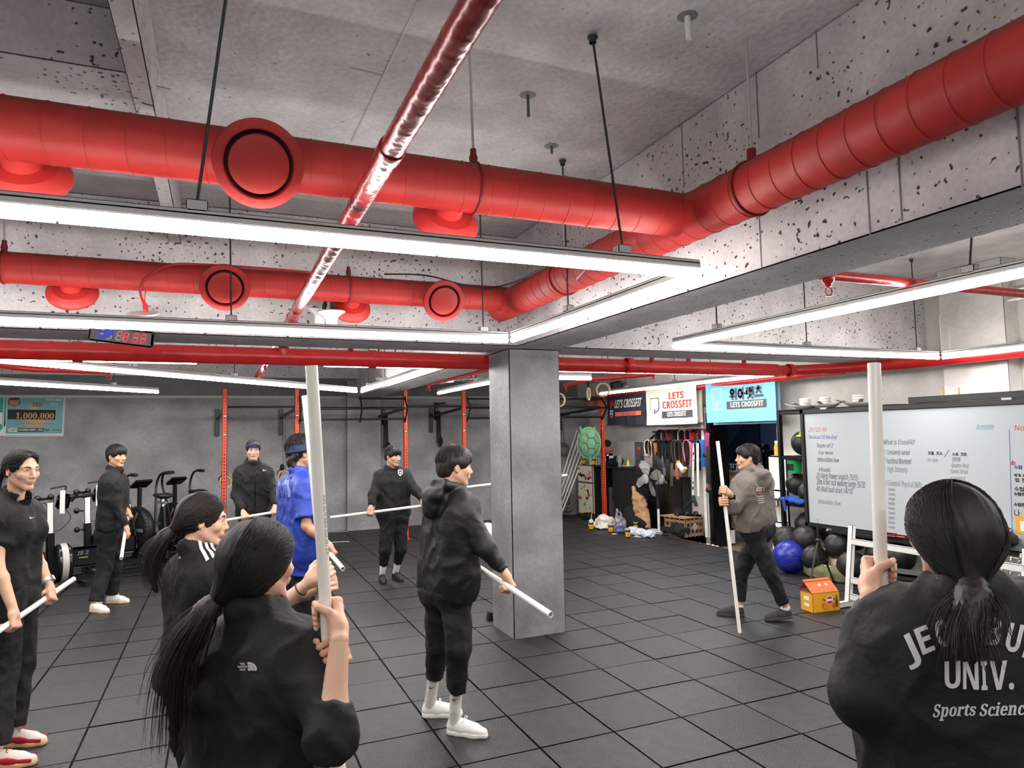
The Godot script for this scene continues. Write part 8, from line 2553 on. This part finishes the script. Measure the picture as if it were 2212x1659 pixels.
func build_floor_things() -> void:
	var t: Node3D
	var o0: Vector3
	# --- fridge
	var Xf:=7.3
	var za:=fx(1250.5,1060,Xf).z; var zb:=fx(1283,1060,Xf).z
	t=thing("fridge","cream fridge covered in stickers in the back right corner","fridge",Vector3(Xf,0,(za+zb)/2)); o0=t.position
	var ft:=fx(1266,1005,Xf).y; var split:=fx(1266,1042,Xf).y
	var creamy:=mat(g8(226,216,192),0.35)
	obj("body",mb().span(Vector3(Xf+0.03,0.02,za)-o0,Vector3(XR-0.01,ft,zb)-o0,0.012).mesh(),M.trim,t)
	obj("door",mb().span(Vector3(Xf-0.02,0.05,za)-o0,Vector3(Xf+0.03,split-0.006,zb-0.015)-o0,0.012).mesh(),creamy,t)
	obj("door",mb().span(Vector3(Xf-0.02,split+0.006,za)-o0,Vector3(Xf+0.03,ft,zb-0.015)-o0,0.012).mesh(),creamy,t)
	var cols:=[g8(40,40,42),g8(176,40,60),g8(120,90,60),g8(226,130,160),g8(110,160,200),g8(206,186,60),g8(90,90,96),g8(56,100,80)]
	for k in 26:
		var z:=rng.randf_range(za+0.06,zb-0.08); var y:=rng.randf_range(0.15,ft-0.08)
		if absf(y-split) < 0.06: y+=0.12
		obj("sticker",mb().box(Vector3(Xf-0.0215,y,z)-o0,Vector3(0.002,rng.randf_range(0.03,0.07),rng.randf_range(0.03,0.13)),Basis(Vector3.RIGHT,rng.randf_range(-0.8,0.8))).mesh(),mat(cols[k % 8],0.6),t)
	# --- black cabinet with yoga mats
	var zc:=fx(1375,1060,Xf).z
	var cw: float=zc-zb
	t=thing("cabinet","low black cabinet with an open bay, right of the fridge","cabinet",Vector3(Xf,0,zb+0.02)); o0=t.position
	var ct:=fx(1330,1009,Xf).y
	obj("top",mb().span(Vector3(-0.02,ct-0.03,0),Vector3(0.44,ct,cw),0.004).mesh(),M.black_matte,t)
	obj("side_panel",mb().span(Vector3(0,0,0),Vector3(0.44,ct-0.03,0.03)).mesh(),M.black_matte,t)
	obj("door",mb().span(Vector3(-0.01,0.02,cw*0.47),Vector3(0.02,ct-0.03,cw),0.004).span(Vector3(0.02,0,cw*0.47),Vector3(0.44,ct-0.03,cw)).mesh(),M.black_matte,t)
	obj("back_panel",mb().span(Vector3(0.41,0,0.03),Vector3(0.44,ct-0.03,cw*0.5)).mesh(),M.black_matte,t)
	var speck:=mat(g8(120,120,122),0.8,0,T.rubber,9.0)
	for q in [[0.38,0.62,0.055,speck,"speckled grey rolled mat standing in the black cabinet"],[0.45,0.36,0.04,mat(g8(206,44,74),0.7),"crimson rolled mat standing in the black cabinet"],[0.2,0.9,0.06,M.black,"black rolled mat standing at the back of the cabinet bay"]]:
		var f:=thing("rolled_mat",q[4],"mat",Vector3(Xf+0.04,0.002,o0.z+cw*q[0]))
		obj("roll",mb().lathe([Vector2(0,0),Vector2(q[2],0),Vector2(q[2],q[1]*ct),Vector2(q[2]*0.5,q[1]*ct),Vector2(q[2]*0.5,q[1]*ct-0.02),Vector2(0,q[1]*ct-0.02)],Transform3D(),22).mesh(),q[3],f)
	# things on the cabinet and the fridge
	var on:=func(px: float,X: float) -> Vector3: return Vector3(X,ct+0.001,fx(px,1005,X).z)
	t=thing("tumbler","sage green tumbler with handle and straw on the black cabinet","tumbler",on.call(1339,Xf+0.05))
	var sage:=mat(g8(126,146,132),0.4)
	obj("cup",mb().lathe([Vector2(0,0),Vector2(0.036,0),Vector2(0.038,0.09),Vector2(0.05,0.11),Vector2(0.052,0.22),Vector2(0.05,0.235),Vector2(0,0.236)],Transform3D(),22).mesh(),sage,t)
	obj("handle",mb().tube(smooth_path([Vector3(0,0.2,-0.05),Vector3(0,0.2,-0.095),Vector3(0,0.12,-0.095),Vector3(0,0.11,-0.05)]),0.012,8).mesh(),sage,t)
	obj("straw",mb().tube([Vector3(0,0.22,0.0),Vector3(0.005,0.34,0.005)],0.005,6).mesh(),M.grey,t)
	t=thing("plate_with_bottle","pale dish with a yellow bottle on the black cabinet","dish",on.call(1357,Xf+0.1))
	obj("dish",mb().lathe([Vector2(0,0),Vector2(0.09,0.0),Vector2(0.13,0.035),Vector2(0.125,0.037),Vector2(0.08,0.008),Vector2(0,0.008)],Transform3D(),24).mesh(),mat(g8(222,216,178),0.4),t)
	obj("bottle",mb().lathe([Vector2(0.03,0.01),Vector2(0.032,0.1),Vector2(0.012,0.13),Vector2(0.012,0.16),Vector2(0,0.16)],Transform3D(),16).mesh(),mat(g8(226,196,70),0.4),t)
	soft("black_bag","crumpled black bag on the cabinet behind the tumbler","bag",on.call(1325,Xf+0.2),[[Vector3(0,0.07,-0.1),Vector3(0.12,0.1,0.2)],[Vector3(0,0.1,0.18),Vector3(0.1,0.12,0.14)]],M.black_matte,0.014,"cloth",4)
	t=thing("storage_box","white appliance on the cabinet beside the orange post","box",on.call(1314,Xf+0.18))
	obj("case",mb().box(Vector3(0,0.13,0),Vector3(0.2,0.26,0.26),Basis(),0.05).mesh(),M.white,t)
	obj("dark_arch",mb().torus(Vector3(-0.1,0.12,0.02),Basis(Vector3(0,0,1),PI/2),0.08,0.008,20,6).mesh(),M.black,t)
	t=thing("basket","pink wire basket standing on the white appliance","basket",(on.call(1315,Xf+0.18) as Vector3)+Vector3(0,0.262,0))
	var bk:=mb()
	for k in 12:
		var a:=TAU*k/12
		bk.tube([Vector3(cos(a)*0.09,0,sin(a)*0.11),Vector3(cos(a)*0.11,0.13,sin(a)*0.14)],0.004,5)
	for y in [0.0,0.065,0.13]: bk.torus(Vector3(0,y,0),Basis.from_scale(Vector3(0.8,1,1)),0.115+y*0.2,0.005,24,5)
	obj("wires",bk.mesh(),mat(g8(196,90,110),0.5),t)
	obj("filling",mb().ball(Vector3(0,0.06,0),Vector3(0.085,0.06,0.11)).mesh(),mat(g8(206,130,140),0.7),t)
	soft("baseball_hat","black baseball hat lying on the pink basket","hat",(on.call(1312,Xf+0.18) as Vector3)+Vector3(0,0.40,-0.02),[[Vector3(0,0.06,0),Vector3(0.1,0.09,0.12)],[Vector3(-0.05,0.04,0.1),Vector3(0.08,0.03,0.1)]],M.black_matte,0.008,"cloth",6)
	drink_cup(Vector3(Xf+0.1,ft+0.001,fx(1262,1000,Xf+0.1).z),"iced drink cup on top of the fridge left of the turtle-shell bag",false)
	drink_cup(Vector3(Xf+0.05,ft+0.001,zb-0.06),"iced drink cup beside the white box on the fridge",false)
	t=thing("white_box","white box on the fridge behind the turtle-shell bag","box",Vector3(Xf+0.22,ft+0.001,zb-0.2))
	obj("carton",mb().box(Vector3(0,0.09,0),Vector3(0.26,0.18,0.26),Basis(Vector3.UP,0.3),0.01).mesh(),M.white,t)
	# --- turtle-shell cushion bag
	var tc:=fz(1272,957,-11.7)
	t=thing("shell_bag","green turtle-shell cushion bag hanging by the right orange post","bag",tc)
	var green:=mat(g8(112,160,124),0.75,0,T.cloth,6.0,T.cloth_n,4.0,0.3)
	var s:=sdf()
	var view:=(cam_xf.origin-tc).normalized()
	var hx:=Vector3.UP.cross(view).normalized()
	var tb:=Basis(hx,view.cross(hx),view)
	s.ell(Vector3.ZERO,Vector3(0.215,0.285,0.14),tb,0.02)
	s.cap(tb*Vector3(0.01,-0.24,0),tb*Vector3(0.02,-0.4,0),0.06,0.012,0.04)
	s.cap(tb*Vector3(-0.12,0.22,0),tb*Vector3(-0.17,0.31,0),0.05,0.02,0.03)
	s.cap(tb*Vector3(0.1,0.25,0),tb*Vector3(0.13,0.31,0),0.05,0.02,0.03)
	s.run(0.013)
	obj("cushion",s.net(folds(8,0.007,0.003)).mesh(),green,t)
	obj("rim",mb().torus(Vector3.ZERO,tb*Basis(Vector3.RIGHT,PI/2)*Basis.from_scale(Vector3(1,1,1.33)),0.222,0.014,40,8).mesh(),mat(g8(128,178,146),0.75),t)
	var ln:=mb()
	var hexp:=[]
	for k in 6: hexp.append(Vector3(cos(TAU*k/6)*0.1+0.05,sin(TAU*k/6)*0.115,0))
	var outv:=[]
	for k in 6: outv.append(Vector3(hexp[k].x+cos(TAU*k/6)*0.085,hexp[k].y+sin(TAU*k/6)*0.1,0))
	for k in 6:
		for pr in [[hexp[k],hexp[(k+1) % 6]],[hexp[k],outv[k]]]:
			var pts:=[]
			for j in 6:
				var p: Vector3=tb*(pr[0] as Vector3).lerp(pr[1],j/5.0)
				pts.append(s.march(p+view*0.3,-view,0.6)+view*0.006)
			ln.tube(pts,0.005,6)
	obj("shell_line",ln.mesh(),mat(g8(44,72,56),0.8),t)
	obj("hanger_wire",mb().tube(smooth_path([tb*Vector3(-0.12,0.28,0),tb*Vector3(-0.05,0.37,0),tb*Vector3(0.0,0.45,0),tb*Vector3(0.06,0.37,0),tb*Vector3(0.12,0.28,0)]),0.006,6).tube([tb*Vector3(0,0.45,0),tb*Vector3(-0.01,0.56,0)],0.006,6).mesh(),M.black,t)
	obj("hook_bar",mb().bar(tb*Vector3(-0.35,0.56,0),tb*Vector3(0.2,0.6,0),0.04,0.03).mesh(),M.steel_black,t)
	# --- standing fan
	var fb:=fy(1424,1150)
	t=thing("standing_fan","grey standing fan with a wire guard in front of the belts","fan",fb)
	var hub:=fz(1403,1033,fb.z+0.1)-fb
	obj("base",mb().box(Vector3(-0.05,0.02,0.0),Vector3(0.42,0.035,0.4),Basis(Vector3.UP,0.5),0.012).mesh(),M.white,t)
	obj("pole",mb().tube([Vector3(0,0.03,0),Vector3(0,0.5,0),Vector3(-0.02,hub.y-0.05,0)],0.024,12).mesh(),M.white,t)
	obj("pole_sleeve",mb().tube([Vector3(0,0.42,0),Vector3(-0.015,hub.y-0.12,0)],0.034,12).mesh(),M.black,t)
	var fdir:=cdir(-0.8,-0.05,0.55)
	var fbx:=fdir.cross(Vector3.UP).normalized()
	var fbs:=Basis(fbx,fdir,fbx.cross(fdir))
	obj("motor",mb().lathe([Vector2(0,-0.17),Vector2(0.07,-0.16),Vector2(0.09,-0.1),Vector2(0.09,-0.02),Vector2(0,0)],Transform3D(fbs,hub-fdir*0.02),20).mesh(),M.black,t)
	var cg:=mb()
	for k in 44:
		var a:=TAU*k/44
		var d:=Vector3(cos(a),0,sin(a)); var d2:=Vector3(cos(a+0.25),0,sin(a+0.25))
		cg.tube([hub+fbs*(d*0.08+Vector3(0,0.1,0)),hub+fbs*(d2*0.3+Vector3(0,0.085,0)),hub+fbs*(d2*0.39+Vector3(0,0.02,0)),hub+fbs*(d2*0.26+Vector3(0,-0.06,0)),hub+fbs*(d2*0.08+Vector3(0,-0.07,0))],0.0022,4)
	for q in [[0.39,0.02],[0.3,0.086],[0.18,0.098]]: cg.torus(hub+fbs*Vector3(0,q[1],0),fbs,q[0],0.004,40,6)
	tag(obj("guard",cg.mesh(),M.steel_black,t),"","","","stuff")
	obj("guard_badge",mb().lathe([Vector2(0.0,0.1),Vector2(0.085,0.1),Vector2(0.08,0.115),Vector2(0,0.118)],Transform3D(fbs,hub),24).mesh(),M.alu,t)
	for k in 4:
		var a:=TAU*k/4+0.4
		var bl:=mb()
		var bs:=fbs*Basis(Vector3.UP,a)
		var poly:=PackedVector2Array([Vector2(0.05,-0.03),Vector2(0.15,-0.1),Vector2(0.28,-0.1),Vector2(0.34,0.0),Vector2(0.28,0.08),Vector2(0.15,0.06),Vector2(0.05,0.02)])
		bl.prism(poly,0.004,Transform3D(bs*Basis(Vector3.RIGHT,-PI/2+0.35),hub+fdir*0.03))
		obj("blade",bl.mesh(),mat(g8(178,176,170),0.35),t)
	t=thing("baseball_hat","white baseball hat hung on the back of the standing fan","hat",fz(1425,1035,fb.z-0.1))
	obj("crown",mb().ball(Vector3.ZERO,Vector3(0.1,0.1,0.09)).mesh(),M.white,t)
	obj("peak",mb().ball(Vector3(0.09,-0.05,0.0),Vector3(0.08,0.02,0.07),Basis(Vector3(0,0,1),-0.5)).mesh(),M.white,t)
	# --- tall black board behind the fan, paper bag
	t=thing("black_locker","tall black locker behind the standing fan","locker",Vector3(7.52,0,fx(1400,1100,7.52).z)); o0=t.position
	var zz:=fx(1474,1100,7.52).z
	obj("body",mb().span(Vector3(0,0,0),Vector3(0.2,0.98,zz-o0.z),0.006).mesh(),M.black_gloss,t)
	obj("door_gap",mb().box(Vector3(-0.002,0.49,(zz-o0.z)*0.62),Vector3(0.006,0.94,0.008)).mesh(),M.black_matte,t)
	t=thing("paper_bag","tall crumpled brown paper bag left of the fan pole","bag",fy(1388,1143))
	s=sdf()
	for k in 6: s.cap(Vector3(-0.01*k,0.08+0.1*k,-0.1),Vector3(0,0.08+0.09*k,0.12-0.01*k*k*0.5),0.085,0.085,0.03)
	s.cap(Vector3(-0.05,0.6,-0.1),Vector3(-0.06,0.76,-0.17),0.06,0.03,0.05)
	s.clip(Vector3(0,0.004,0),Vector3.DOWN); s.run(0.016)
	obj("paper",s.net(folds(12,0.016,0.006)).mesh(),mat(g8(196,156,112),0.8),t)
	# --- crate with a board and slides
	var cp:=fy(1478,1156)
	t=thing("milk_crate","brown slatted plastic crate with a wooden lid under the belts","crate",cp,0.12)
	var tan_:=mat(g8(150,122,94),0.6)
	for y in [0.04,0.15,0.26]:
		obj("slat",mb().box(Vector3(-0.2,y,0),Vector3(0.02,0.06,0.5),Basis(),0.005).mesh(),tan_,t)
		obj("slat",mb().box(Vector3(0.0,y,0.25),Vector3(0.4,0.06,0.02),Basis(),0.005).mesh(),tan_,t)
		obj("slat",mb().box(Vector3(0.2,y,0),Vector3(0.02,0.06,0.5),Basis(),0.005).mesh(),tan_,t)
		obj("slat",mb().box(Vector3(0.0,y,-0.25),Vector3(0.4,0.06,0.02),Basis(),0.005).mesh(),tan_,t)
	for k in 5:
		obj("upright",mb().box(Vector3(-0.2,0.155,-0.24+0.12*k),Vector3(0.024,0.31,0.03),Basis(),0.004).mesh(),tan_,t)
		obj("upright",mb().box(Vector3(-0.19+0.095*k,0.155,0.25),Vector3(0.03,0.31,0.024),Basis(),0.004).mesh(),tan_,t)
	obj("diamond_plate",mb().box(Vector3(0.0,0.17,0.262),Vector3(0.11,0.11,0.012),Basis(Vector3(0,0,1),PI/4),0.003).mesh(),mat(g8(176,162,140),0.6),t)
	obj("inner_box",mb().box(Vector3(0,0.15,0),Vector3(0.36,0.28,0.46)).mesh(),mat(g8(70,58,46),0.8),t)
	obj("lid",mb().box(Vector3(-0.02,0.325,-0.03),Vector3(0.44,0.02,0.6),Basis(),0.004).mesh(),mat(g8(206,160,104),0.5),t)
	for q in [[0.02,0.02,"black sandal with white spots on the crate lid, left one"],[0.1,0.16,"black sandal with white spots on the crate lid, right one"]]:
		var f:=thing("sandal",q[2],"sandal",cp+Vector3(q[0],0.337,q[1]),0.8)
		obj("sole",mb().box(Vector3(0,0.015,0),Vector3(0.1,0.03,0.26),Basis(),0.014).mesh(),M.black,f)
		obj("band",mb().torus(Vector3(0,0.02,0.03),Basis(Vector3.RIGHT,PI/2)*Basis.from_scale(Vector3(1,3.2,1)),0.052,0.012,20,8).mesh(),M.black,f)
		for k in 5: obj("spot",mb().ball(Vector3(-0.045+0.022*k,0.075-0.012*absf(k-2.0),0.05),Vector3(0.009,0.006,0.014)).mesh(),M.paper,f)
	# --- bags and rubbish on the floor
	soft("black_backpack","black backpack slumped against the cabinet behind the plastic bag","backpack",fy(1366,1140),[[Vector3(0,0.16,0),Vector3(0.17,0.2,0.2)],[Vector3(-0.04,0.1,0.25),Vector3(0.16,0.13,0.2)],[Vector3(0,0.3,-0.02),Vector3(0.13,0.12,0.16)]],M.black_matte,0.016,"cloth",14)
	soft("dark_jacket","dark jacket lying on the floor below the fridge","jacket",fy(1278,1121),[[Vector3(0,0.05,-0.15),Vector3(0.16,0.07,0.2)],[Vector3(0,0.05,0.15),Vector3(0.15,0.06,0.2)]],M.black_matte,0.012,"cloth",15)
	soft("white_hoodie","crumpled white hooded top lying on the floor by the orange post","clothes",fy(1307,1140),[[Vector3(0,0.1,0.02),Vector3(0.18,0.14,0.17)],[Vector3(-0.06,0.18,0.06),Vector3(0.11,0.08,0.12)],[Vector3(-0.12,0.04,-0.18),Vector3(0.12,0.05,0.14)],[Vector3(-0.14,0.03,0.1),Vector3(0.12,0.04,0.16)],[Vector3(-0.04,0.1,-0.17),Vector3(0.08,0.07,0.07)]],mat(g8(226,220,206),0.85),0.018,"cloth",16)
	t=soft("sports_bag","black sports bag with a white emblem in front of the crate","bag",fy(1466,1158),[[Vector3(0,0.11,0.06),Vector3(0.15,0.15,0.2)],[Vector3(0,0.08,-0.24),Vector3(0.13,0.09,0.22)]],M.cloth_black,0.012,"cloth",17)
	obj("emblem",mb().prism(PackedVector2Array([Vector2(-0.035,0.035),Vector2(-0.012,0.01),Vector2(0.012,0.01),Vector2(0.035,0.035),Vector2(0.035,0.015),Vector2(0.014,0.0),Vector2(0.035,-0.015),Vector2(0.035,-0.035),Vector2(0.012,-0.01),Vector2(-0.012,-0.01),Vector2(-0.035,-0.035),Vector2(-0.035,-0.015),Vector2(-0.014,0.0),Vector2(-0.035,0.015)]),0.004,Transform3D(Basis(cdir(1,0,0),Vector3.UP,cdir(0,0,1)),Vector3(-0.05,0.12,0.22))).mesh(),M.paper,t)
	obj("strap",mb().tube(smooth_path([Vector3(0.05,0.24,0.1),Vector3(-0.02,0.36,0.0),Vector3(0.02,0.45,-0.1),Vector3(0.05,0.3,-0.15)]),0.014,8).mesh(),M.black_matte,t)
	# clear plastic carrier with blue things
	var film:=mat(Color(0.82,0.85,0.9,0.22),0.12)
	film.transparency=BaseMaterial3D.TRANSPARENCY_ALPHA
	t=thing("plastic_bag","see-through carrier bag standing with blue packets inside","bag",fy(1337,1150))
	s=sdf()
	s.ell(Vector3(0,0.13,0),Vector3(0.14,0.17,0.15),Basis(),0.03); s.cap(Vector3(0,0.25,-0.07),Vector3(0.01,0.4,-0.05),0.04,0.02,0.06); s.cap(Vector3(0,0.25,0.07),Vector3(0.01,0.38,0.06),0.04,0.02,0.06)
	s.clip(Vector3(0,0.003,0),Vector3.DOWN); s.run(0.014)
	obj("film",s.net(folds(18,0.02,0.008)).mesh(),film,t)
	obj("packet",mb().box(Vector3(0,0.09,0.03),Vector3(0.12,0.17,0.1),Basis.from_euler(Vector3(0.2,0.4,0.1)),0.01).mesh(),mat(g8(40,66,150),0.4),t)
	obj("packet",mb().box(Vector3(0.01,0.08,-0.05),Vector3(0.1,0.14,0.06),Basis.from_euler(Vector3(-0.2,0.2,0.3)),0.01).mesh(),mat(g8(52,60,92),0.4),t)
	obj("packet",mb().box(Vector3(-0.02,0.19,0.01),Vector3(0.09,0.06,0.08),Basis.from_euler(Vector3(0.5,0.2,0.4)),0.01).mesh(),mat(g8(168,122,92),0.5),t)
	t=thing("plastic_bag","flattened clear plastic bag lying beside the fan base","bag",fy(1383,1157))
	s=sdf()
	for q in [[-0.02,-0.22,0.1],[0.0,0.0,0.12],[0.02,0.22,0.1]]: s.ell(Vector3(q[0],0.05,q[1]),Vector3(0.13,0.075,0.15),Basis(),0.05)
	s.clip(Vector3(0,0.003,0),Vector3.DOWN); s.run(0.014)
	obj("film",s.net(folds(19,0.025,0.012)).mesh(),mat(g8(196,202,212),0.2),t)
	drink_cup(fy(1277.5,1145),"iced drink with a domed lid and yellow straw, leftmost cup on the floor",true)
	drink_cup(fy(1319.5,1151),"iced drink cup on the floor in front of the white hooded top",false)
	drink_cup(fy(1356.5,1162),"nearest iced drink cup on the floor, beside the flattened bag",false)
	drink_cup(fy(1374,1146),"iced drink cup behind the flattened plastic bag",false)
	for q in [[1327,1154,"small white card on the floor between two cups",0.1],[1378,1160,"white slip of paper on the floor in front of the flattened bag",0.16],[1450,1157,"white scrap of paper right of the fan base",0.1]]:
		var f:=thing("paper_scrap",q[2],"paper",fy(q[0],q[1]))
		obj("paper",mb().box(Vector3(0,0.004,0),Vector3(0.07,0.004,q[3]),Basis(Vector3.UP,0.4),0.001).mesh(),M.paper,f)
	# --- pet bed and dog
	var pb:=fy(1768,1247)
	t=thing("pet_bed","olive green cushioned pet bed on the floor below the whiteboard","pet bed",pb,0.0)
	var olive:=mat(g8(126,126,88),0.9,0,T.cloth,5.0,T.cloth_n,3.0,0.25)
	s=sdf()
	var rimp:=[]
	for k in 17:
		var a:=TAU*k/16
		rimp.append(Vector3(0.2+0.24*cos(a),0.1+(0.05 if sin(a) < -0.7 else 0.0)+(0.03 if cos(a) > 0.5 else 0.0),0.1+0.36*sin(a)))
	for k in 16: s.cap(rimp[k],rimp[k+1],0.068,0.068,0.03)
	for k in 16: s.cap(rimp[k]*Vector3(1,0.45,1),rimp[k+1]*Vector3(1,0.45,1),0.065,0.065,0.06)
	s.ell(Vector3(0.2,0.03,0.1),Vector3(0.22,0.04,0.34),Basis(),0.03)
	s.clip(Vector3(0,0.003,0),Vector3.DOWN); s.run(0.015)
	obj("bolster",s.net(folds(21,0.008,0.004)).mesh(),olive,t)
	var piping:=[]
	for k in 33:
		var a:=TAU*k/32
		piping.append(Vector3(0.2+0.245*cos(a),0.165+(0.05 if sin(a) < -0.75 else 0.0)+(0.03 if cos(a) > 0.5 else 0.0),0.1+0.365*sin(a)))
	obj("piping",mb().tube(smooth_path(piping,2),0.008,6).mesh(),mat(g8(206,200,170),0.8),t)
	t=thing("dog","cream and tan dog curled up asleep in the pet bed","dog",pb+Vector3(0.2,0.06,0.12))
	var cream2:=lin(222,202,172); var tan2:=lin(196,140,86)
	s=sdf()
	s.ell(Vector3(0.02,0.11,0.08),Vector3(0.13,0.1,0.19),Basis(),0.03)
	s.ell(Vector3(0.0,0.13,0.2),Vector3(0.11,0.1,0.1),Basis(),0.04)
	s.ell(Vector3(0.02,0.14,-0.09),Vector3(0.1,0.1,0.1),Basis(),0.04)
	s.cap(Vector3(0.0,0.16,-0.1),Vector3(-0.05,0.2,-0.16),0.07,0.065,0.03)
	s.ell(Vector3(-0.07,0.2,-0.17),Vector3(0.075,0.065,0.07),Basis(),0.02)
	s.cap(Vector3(-0.1,0.18,-0.15),Vector3(-0.16,0.155,-0.11),0.035,0.022,0.02)
	for sg in [-1.0,1.0]: s.cap(Vector3(-0.05,0.245,-0.17+0.045*sg),Vector3(-0.045,0.285,-0.17+0.055*sg),0.026,0.007,0.01)
	s.cap(Vector3(-0.06,0.05,-0.1),Vector3(-0.16,0.03,0.0),0.035,0.025,0.02); s.cap(Vector3(-0.16,0.03,0.0),Vector3(-0.17,0.03,0.09),0.025,0.024,0.02)
	s.cap(Vector3(-0.05,0.06,0.24),Vector3(-0.13,0.03,0.14),0.05,0.03,0.02); s.cap(Vector3(0.05,0.12,0.27),Vector3(-0.06,0.16,0.27),0.035,0.03,0.03)
	s.run(0.011)
	obj("body",s.net(folds(23,0.004,0.004),func(p: Vector3,n: Vector3) -> Color: return tan2 if (p.y > 0.17 and p.z < 0.0) or p.y > 0.2 else cream2.lerp(tan2,clampf((p.y-0.14)*8.0,0,0.5))).mesh(),M.vcol,t)
	obj("nose",mb().ball(Vector3(-0.178,0.158,-0.1),Vector3.ONE*0.013).mesh(),M.black,t)
	for sg in [-1.0,1.0]: obj("closed_eye",mb().ball(Vector3(-0.135,0.215,-0.155+0.03*sg),Vector3(0.005,0.003,0.011)).mesh(),M.black,t)
	# --- orange juice box
	var a0:=fy(1757,1325); var b0:=fy(1815,1318)
	t=thing("juice_box","orange and yellow juice carton with an open flap on the floor beside the bench","box",a0); o0=a0
	var ux:=(b0-a0); var wbox:=ux.length(); ux=ux.normalized()
	var uz:=ux.cross(Vector3.UP)
	var bx:=Basis(ux,Vector3.UP,uz)
	var hbox:=0.185; var dbox:=0.17
	var yel:=mat(g8(236,168,36),0.55); var org:=mat(g8(238,96,30),0.5)
	obj("carton",mb().box(bx*Vector3(wbox/2,hbox/2,-dbox/2),Vector3(wbox,hbox,dbox),bx,0.003).mesh(),yel,t)
	obj("flap",mb().box(bx*Vector3(wbox/2,hbox+0.055,-dbox*0.42),Vector3(wbox,0.004,0.17),bx*Basis(Vector3.RIGHT,0.72),0.001).box(bx*Vector3(wbox*0.5,hbox+0.055,-dbox*0.9),Vector3(wbox,0.004,0.13),bx*Basis(Vector3.RIGHT,-0.75),0.001).mesh(),org,t)
	obj("inside",mb().box(bx*Vector3(wbox/2,hbox+0.001,-dbox/2),Vector3(wbox*0.97,0.002,dbox*0.95),bx).mesh(),mat(g8(150,110,70),0.8),t)
	var disc:=func(x: float,y: float,r: float,m: Material,part: String,lift:=0.001) -> void:
		obj(part,mb().lathe([Vector2(r,0),Vector2(r,0.001),Vector2(0,0.001)],Transform3D(bx*Basis(Vector3.RIGHT,PI/2),bx*Vector3(x,y,lift)),22).mesh(),m,t)
	disc.call(wbox*0.62,hbox*0.6,0.042,M.paper,"round_logo")
	disc.call(wbox*0.62,hbox*0.6,0.036,mat(g8(206,50,40),0.5),"round_logo",0.0022)
	obj("logo_band",mb().box(bx*Vector3(wbox*0.62,hbox*0.6,0.004),Vector3(0.07,0.02,0.001),bx).mesh(),M.paper,t)
	disc.call(wbox*0.4,hbox*0.35,0.024,org,"printed_orange"); disc.call(wbox*0.48,hbox*0.28,0.026,mat(g8(240,140,40),0.5),"printed_orange",0.0016); disc.call(wbox*0.78,hbox*0.3,0.024,org,"printed_orange")
	for q in [[0.42,-0.6],[0.78,0.6]]: obj("printed_leaf",mb().ball(bx*Vector3(wbox*q[0],hbox*0.62,0.001),Vector3(0.02,0.008,0.001),bx*Basis(Vector3(0,0,1),q[1]),12,6).mesh(),mat(g8(70,110,60),0.6),t)
	obj("printed_bottle",mb().prism(PackedVector2Array([Vector2(-0.014,0),Vector2(0.014,0),Vector2(0.014,0.06),Vector2(0.006,0.085),Vector2(0.006,0.11),Vector2(-0.006,0.11),Vector2(-0.006,0.085),Vector2(-0.014,0.06)]),0.001,Transform3D(bx,bx*Vector3(wbox*0.88,hbox*0.22,0.001))).mesh(),mat(g8(110,60,30),0.5),t)
	obj("side_print",mb().box(bx*Vector3(-0.001,hbox*0.7,-dbox*0.5),Vector3(0.001,0.04,0.07),bx).box(bx*Vector3(-0.001,hbox*0.35,-dbox*0.5),Vector3(0.001,0.03,0.07),bx).mesh(),M.paper,t)
	obj("flap_badge",mb().lathe([Vector2(0.015,0),Vector2(0.015,0.001),Vector2(0,0.001)],Transform3D(bx*Basis(Vector3.RIGHT,0.72),bx*Vector3(wbox*0.45,hbox+0.062,-dbox*0.4)),16).lathe([Vector2(0.015,0),Vector2(0.015,0.001),Vector2(0,0.001)],Transform3D(bx*Basis(Vector3.RIGHT,0.72),bx*Vector3(wbox*0.7,hbox+0.062,-dbox*0.4)),16).mesh(),M.paper,t)
